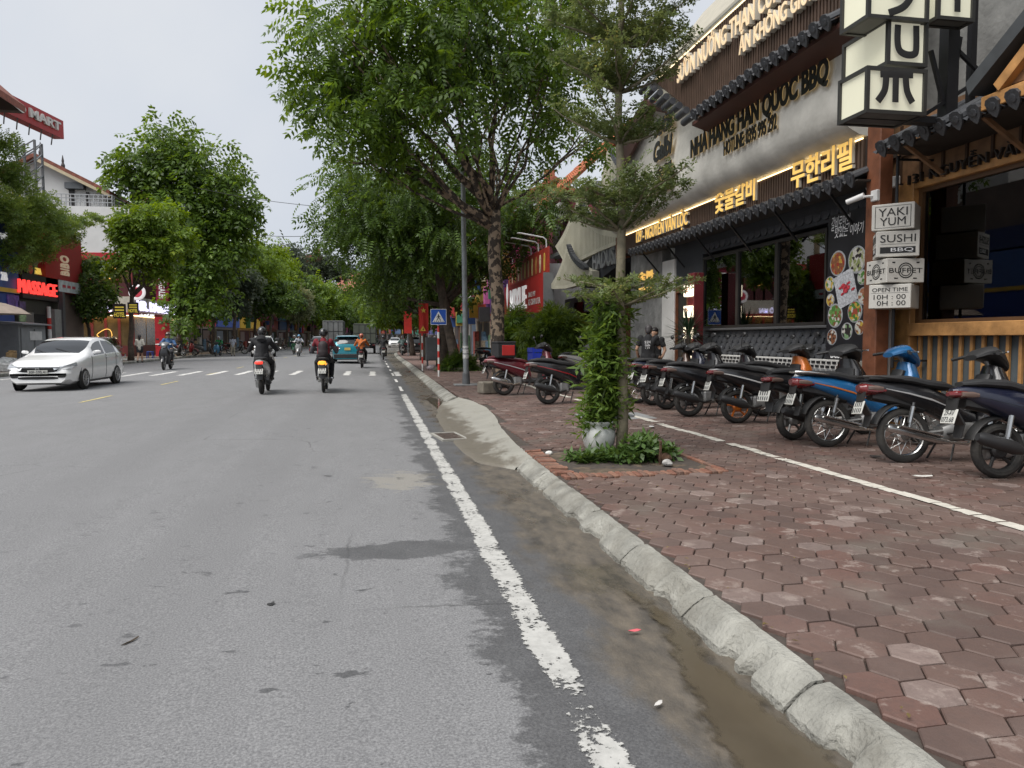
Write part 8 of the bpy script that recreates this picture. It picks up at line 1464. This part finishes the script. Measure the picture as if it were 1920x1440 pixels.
# ------------------------------------------------------------------ left side furniture
tcx = at(88, 700, X=-16.2); tb_ = site('transformer_cabinet', 'large grey electrical cabinet behind the white sedan', 'cabinet', (-16.3, tcx.y, .15)); y0, y1 = at(36, 640, X=-16.2).y, at(86, 640, X=-16.2).y; zt = at(60, 605, X=-16.2).z; tgm = mat('transformer_grey', (.20, .21, .215), .6, var=.1, dirt=.3); bxo('cabinet_body', (-16.2, y0, .15), (-18, y1, zt-.12), tgm, tb_, .02); MB().prism([(-15.95, zt-.12), (-15.95, zt-.06), (-17, zt+.05), (-18.2, zt-.06), (-18.2, zt-.12)], 1, y0-.2, y1+.2).build('cabinet_roof', tgm, tb_)
for k in range(2): bxo('cabinet_door', (-16.19, y0+.15+k*(y1-y0)/2, .4), (-16.16, y0+(k+1)*(y1-y0)/2-.1, zt-.3), tgm, tb_); 
o = bxo('warning_label', (-16.155, y0+1.0, zt-.85), (-16.14, y0+2.3, zt-.42), mat('label_white', (.55, .55, .53), .6), tb_)
def hotel(px0, px1, py0, py1, Y, label):
    a, c = at(px0, py1, Y=Y), at(px1, py0, Y=Y); o = site('hotel_sign', label, 'sign', (a.x, Y, a.z)); bxo('sign_plate', (a.x, Y-.05, a.z), (c.x, Y, c.z), dkb, o); h_ = c.z-a.z; w_ = c.x-a.x; text_on('lettering', 'HOTEL', (a.x+.08*w_, Y-.05, a.z+.10*h_), (1, 0, 0), (0, 0, 1), w_*.84, h_*.32, .02, mat('hotel_yellow', (.75, .60, .08), .5, emit=.1), o, .03)
    for k in range(2): bxo('print_bar', (a.x+.15*w_, Y-.056, a.z+(.52+.2*k)*h_), (c.x-.15*w_, Y-.051, a.z+(.62+.2*k)*h_), mat('hotel_yellow', (.75, .60, .08), .5), o)
hotel(213, 236, 570, 597, 50.8, 'black board with yellow hotel lettering left of the slender trunk'); hotel(240, 260, 567, 588, 50.7, 'black board with yellow hotel lettering right of the slender trunk')
for px, py, yy, lb in ((95, 668, 47.2, 'red and white post beside the massage door'), (350, 655, 70, 'red and white post near the bicycle')):
    p = at(px, py, Y=yy); o = site('marker_post', lb, 'post', (p.x, yy, .15)); red_white_pole(o, p.x, yy, .15, at(px, 575 if px < 200 else 600, Y=yy).z, 5, .11)
# bicycle and stool
bp0 = at(350, 664, X=-15.9); bc = site('bicycle', 'pale green bicycle leaning near the left kerb post', 'bicycle', (-15.9, bp0.y, .15)); y_ = bp0.y; fm = mat('bicycle_mint', (.25, .42, .36), .4)
for s in (-.55, .55): q = MB(); k0 = len(q.v); n = 24; q.tube([(-15.9, y_+s+.33*math.cos(2*math.pi*i/n), .15+.34+.33*math.sin(2*math.pi*i/n)) for i in range(n+1)], .018, 6); [q.tube([(-15.9, y_+s, .49), (-15.9, y_+s+.33*math.cos(i), .49+.33*math.sin(i))], .004, 4) for i in range(7)]; q.build('wheel', rub, bc)
q = MB(); F_ = lambda a, b_: (-15.9, y_+a, .15+b_); [q.tube([F_(*a), F_(*b_)], .018, 6) for a, b_ in (((-.55, .34), (-.05, .32)), ((-.05, .32), (.38, .70)), ((-.05, .32), (-.18, .80)), ((-.18, .72), (.38, .78)), ((-.55, .34), (-.16, .74)), ((.55, .34), (.36, .92)))]; q.build('frame', fm, bc); MB().loft([((-15.9, y_-.18, .98), .12, .03), ((-15.85, y_-.18, .98), .12, .03)], 8).build('saddle', seatm, bc); MB().tube([(-16.15, y_+.34, 1.08), (-15.9, y_+.36, 1.06), (-15.65, y_+.34, 1.08)], .014, 6).build('handlebar', chrome, bc)
sp_ = at(282, 672, Y=57); sx = sp_.x; stl = site('plastic_stool', 'small blue plastic stool on the left pavement', 'stool', (sx, 57, .15)); sbm = mat('stool_blue', (.02, .08, .40), .5); bxo('seat', (sx-.2, 56.8, .60), (sx+.2, 57.2, .65), sbm, stl, .02); [MB().bar((sx+a*.16, 57+b_*.16, .60), (sx+a*.2, 57+b_*.2, .15), .05).build('leg', sbm, stl) for a in (-1, 1) for b_ in (-1, 1)]
# parasol and stacked crates at the left edge
pp = at(8, 582, X=-16.5); um = site('parasol', 'beige parasol cut by the left edge', 'umbrella', (-16.5, pp.y-1, .15)); MB().lathe([(1.5, 0), (1.1, .28), (.5, .48), (.03, .56)], 10, Matrix.Translation((-16.5, pp.y-1.1, pp.z-.2)), False).build('canopy', mat('parasol_beige', (.45, .36, .29), .8), um); MB().tube([(-16.5, pp.y-1.1, .15), (-16.5, pp.y-1.1, pp.z+.3)], .03, 8).build('pole', galv, um)
for k, (px, py, w_, h_, c, lb) in enumerate(((10, 672, .45, .5, (.42, .43, .42), 'tilted grey wire crate at the left edge'), (26, 690, .35, .8, (.34, .22, .10), 'tan cardboard sheet leaning by the cabinet'), (2, 690, .5, .35, (.45, .45, .44), 'white sack heaped at the left edge'))):
    p = at(px, py, X=-15.8); q = MB().box((-.3, -w_, 0), (.0 if k == 1 else .3, w_, h_), .04); q.box((-.25, -w_*.7, h_*.98), (.0 if k == 1 else .25, w_*.7, h_*1.1), .03); tag(q.build(['wire_crate', 'cardboard_sheet', 'sack'][k], mat('heap_%d' % k, c, .7, var=.35, scale=9), None, False, (-15.8, p.y, .15), (.25 if k == 0 else .0, .12, .2*k)), lb, ['crate', 'cardboard', 'sack'][k])
# overhead wires
wm_ = mat('cable_black', (.02, .02, .02), .6)
def wire(a, b_, sag, r, label):
    a, b_ = Vector(a), Vector(b_); pts = [a.lerp(b_, t)-Vector((0, 0, sag*4*t*(1-t))) for t in np.linspace(0, 1, 15)]; return tag(MB().tube(pts, r, 5).build('overhead_wire', wm_), label, 'wire')
wire(at(440, 434, Y=70), at(640, 438, Y=48), .3, .02, 'thin cable crossing the sky over the street'); wire(at(1060, 225, Y=26), at(1230, 212, Y=20), .15, .02, 'black cable running to the upper restaurant roof'); wire(at(985, 290, Y=30), at(1060, 300, Y=24), .2, .02, 'black cable slung in front of the orange roof')
wire(at(300, 330, Y=75), at(700, 395, Y=34), .5, .015, 'second thin cable sagging across the street from the tall left tree'); wire(at(0, 405, Y=44), at(215, 412, Y=60), .3, .02, 'cable carrying the creeper over the side lane')
# small litter in the gutter and on the pavers
for k, (px, py, z, sz, c, lb) in enumerate(((1190, 1184, .004, (.035, .012), (.55, .10, .12), 'scrap of pink wrapper in the gutter'), (1235, 1321, .004, (.03, .010), (.55, .53, .50), 'pale cigarette stub in the wet gutter'), (1222, 800, PZ+.012, (.07, .04), (.6, .6, .58), 'flat white scrap beside the painted line'), (1640, 856, PZ+.015, (.06, .05), (.02, .02, .02), 'small black scrap between the parked bikes'), (1728, 893, PZ+.015, (.09, .04), (.55, .54, .50), 'torn white paper on the pavers near the black bike'), (507, 1134, .10, (.02, .02), (.02, .02, .02), 'small black pebble on the asphalt'), (243, 1205, .10, (.05, .006), (.08, .06, .04), 'short brown twig on the road'))):
    p = at(px, py, Z=z) if k < 5 else road_at(px, py); q = MB(); n = 7; q.v = [(sz[0]*math.cos(2*math.pi*i/n)*(1+.3*math.sin(i*5)), sz[1]*math.sin(2*math.pi*i/n)*(1+.3*math.cos(i*3)), .004+.004*math.sin(i*2)) for i in range(n)]+[(sz[0]*math.cos(2*math.pi*i/n)*.9, sz[1]*math.sin(2*math.pi*i/n)*.9, 0) for i in range(n)]; q.f = [tuple(range(n))]+[(i, n+i, n+(i+1) % n, (i+1) % n) for i in range(n)]
    tag(q.build(['wrapper', 'cigarette_stub', 'paper_scrap', 'plastic_scrap', 'paper_scrap', 'pebble', 'twig'][k], mat('litter_%d' % k, c, .7), None, False, (p.x, p.y, p.z+.004), (0, 0, k*.7)), lb, 'litter')
fl_ = MB(); fq = []
for k in range(140):                                             # fallen leaves and grit along the kerb joint
    y = rnd.uniform(2, 16); x = 1.80+abs(rnd.gauss(0, .05)) if rnd.random() < .6 else rnd.uniform(1.85, 6); z = PZ+.016 if x > 1.79 else .01; a = rnd.uniform(0, 6.3); s = rnd.uniform(.008, .022); fq.append([(x+s*math.cos(a), y+s*math.sin(a), z), (x-s*.4*math.sin(a), y+s*.4*math.cos(a), z+.004), (x-s*math.cos(a), y-s*math.sin(a), z+.002), (x+s*.4*math.sin(a), y-s*.4*math.cos(a), z+.005)])
o = link(bpy.data.objects.new('fallen_leaves', quads_mesh('fallen_leaves', np.array(fq), leaf_mat('leaf_litter', (.10, .07, .03), (.22, .17, .06), .1)))); o['kind'] = 'stuff'; o['label'] = 'dry fallen leaves scattered over the pavers'
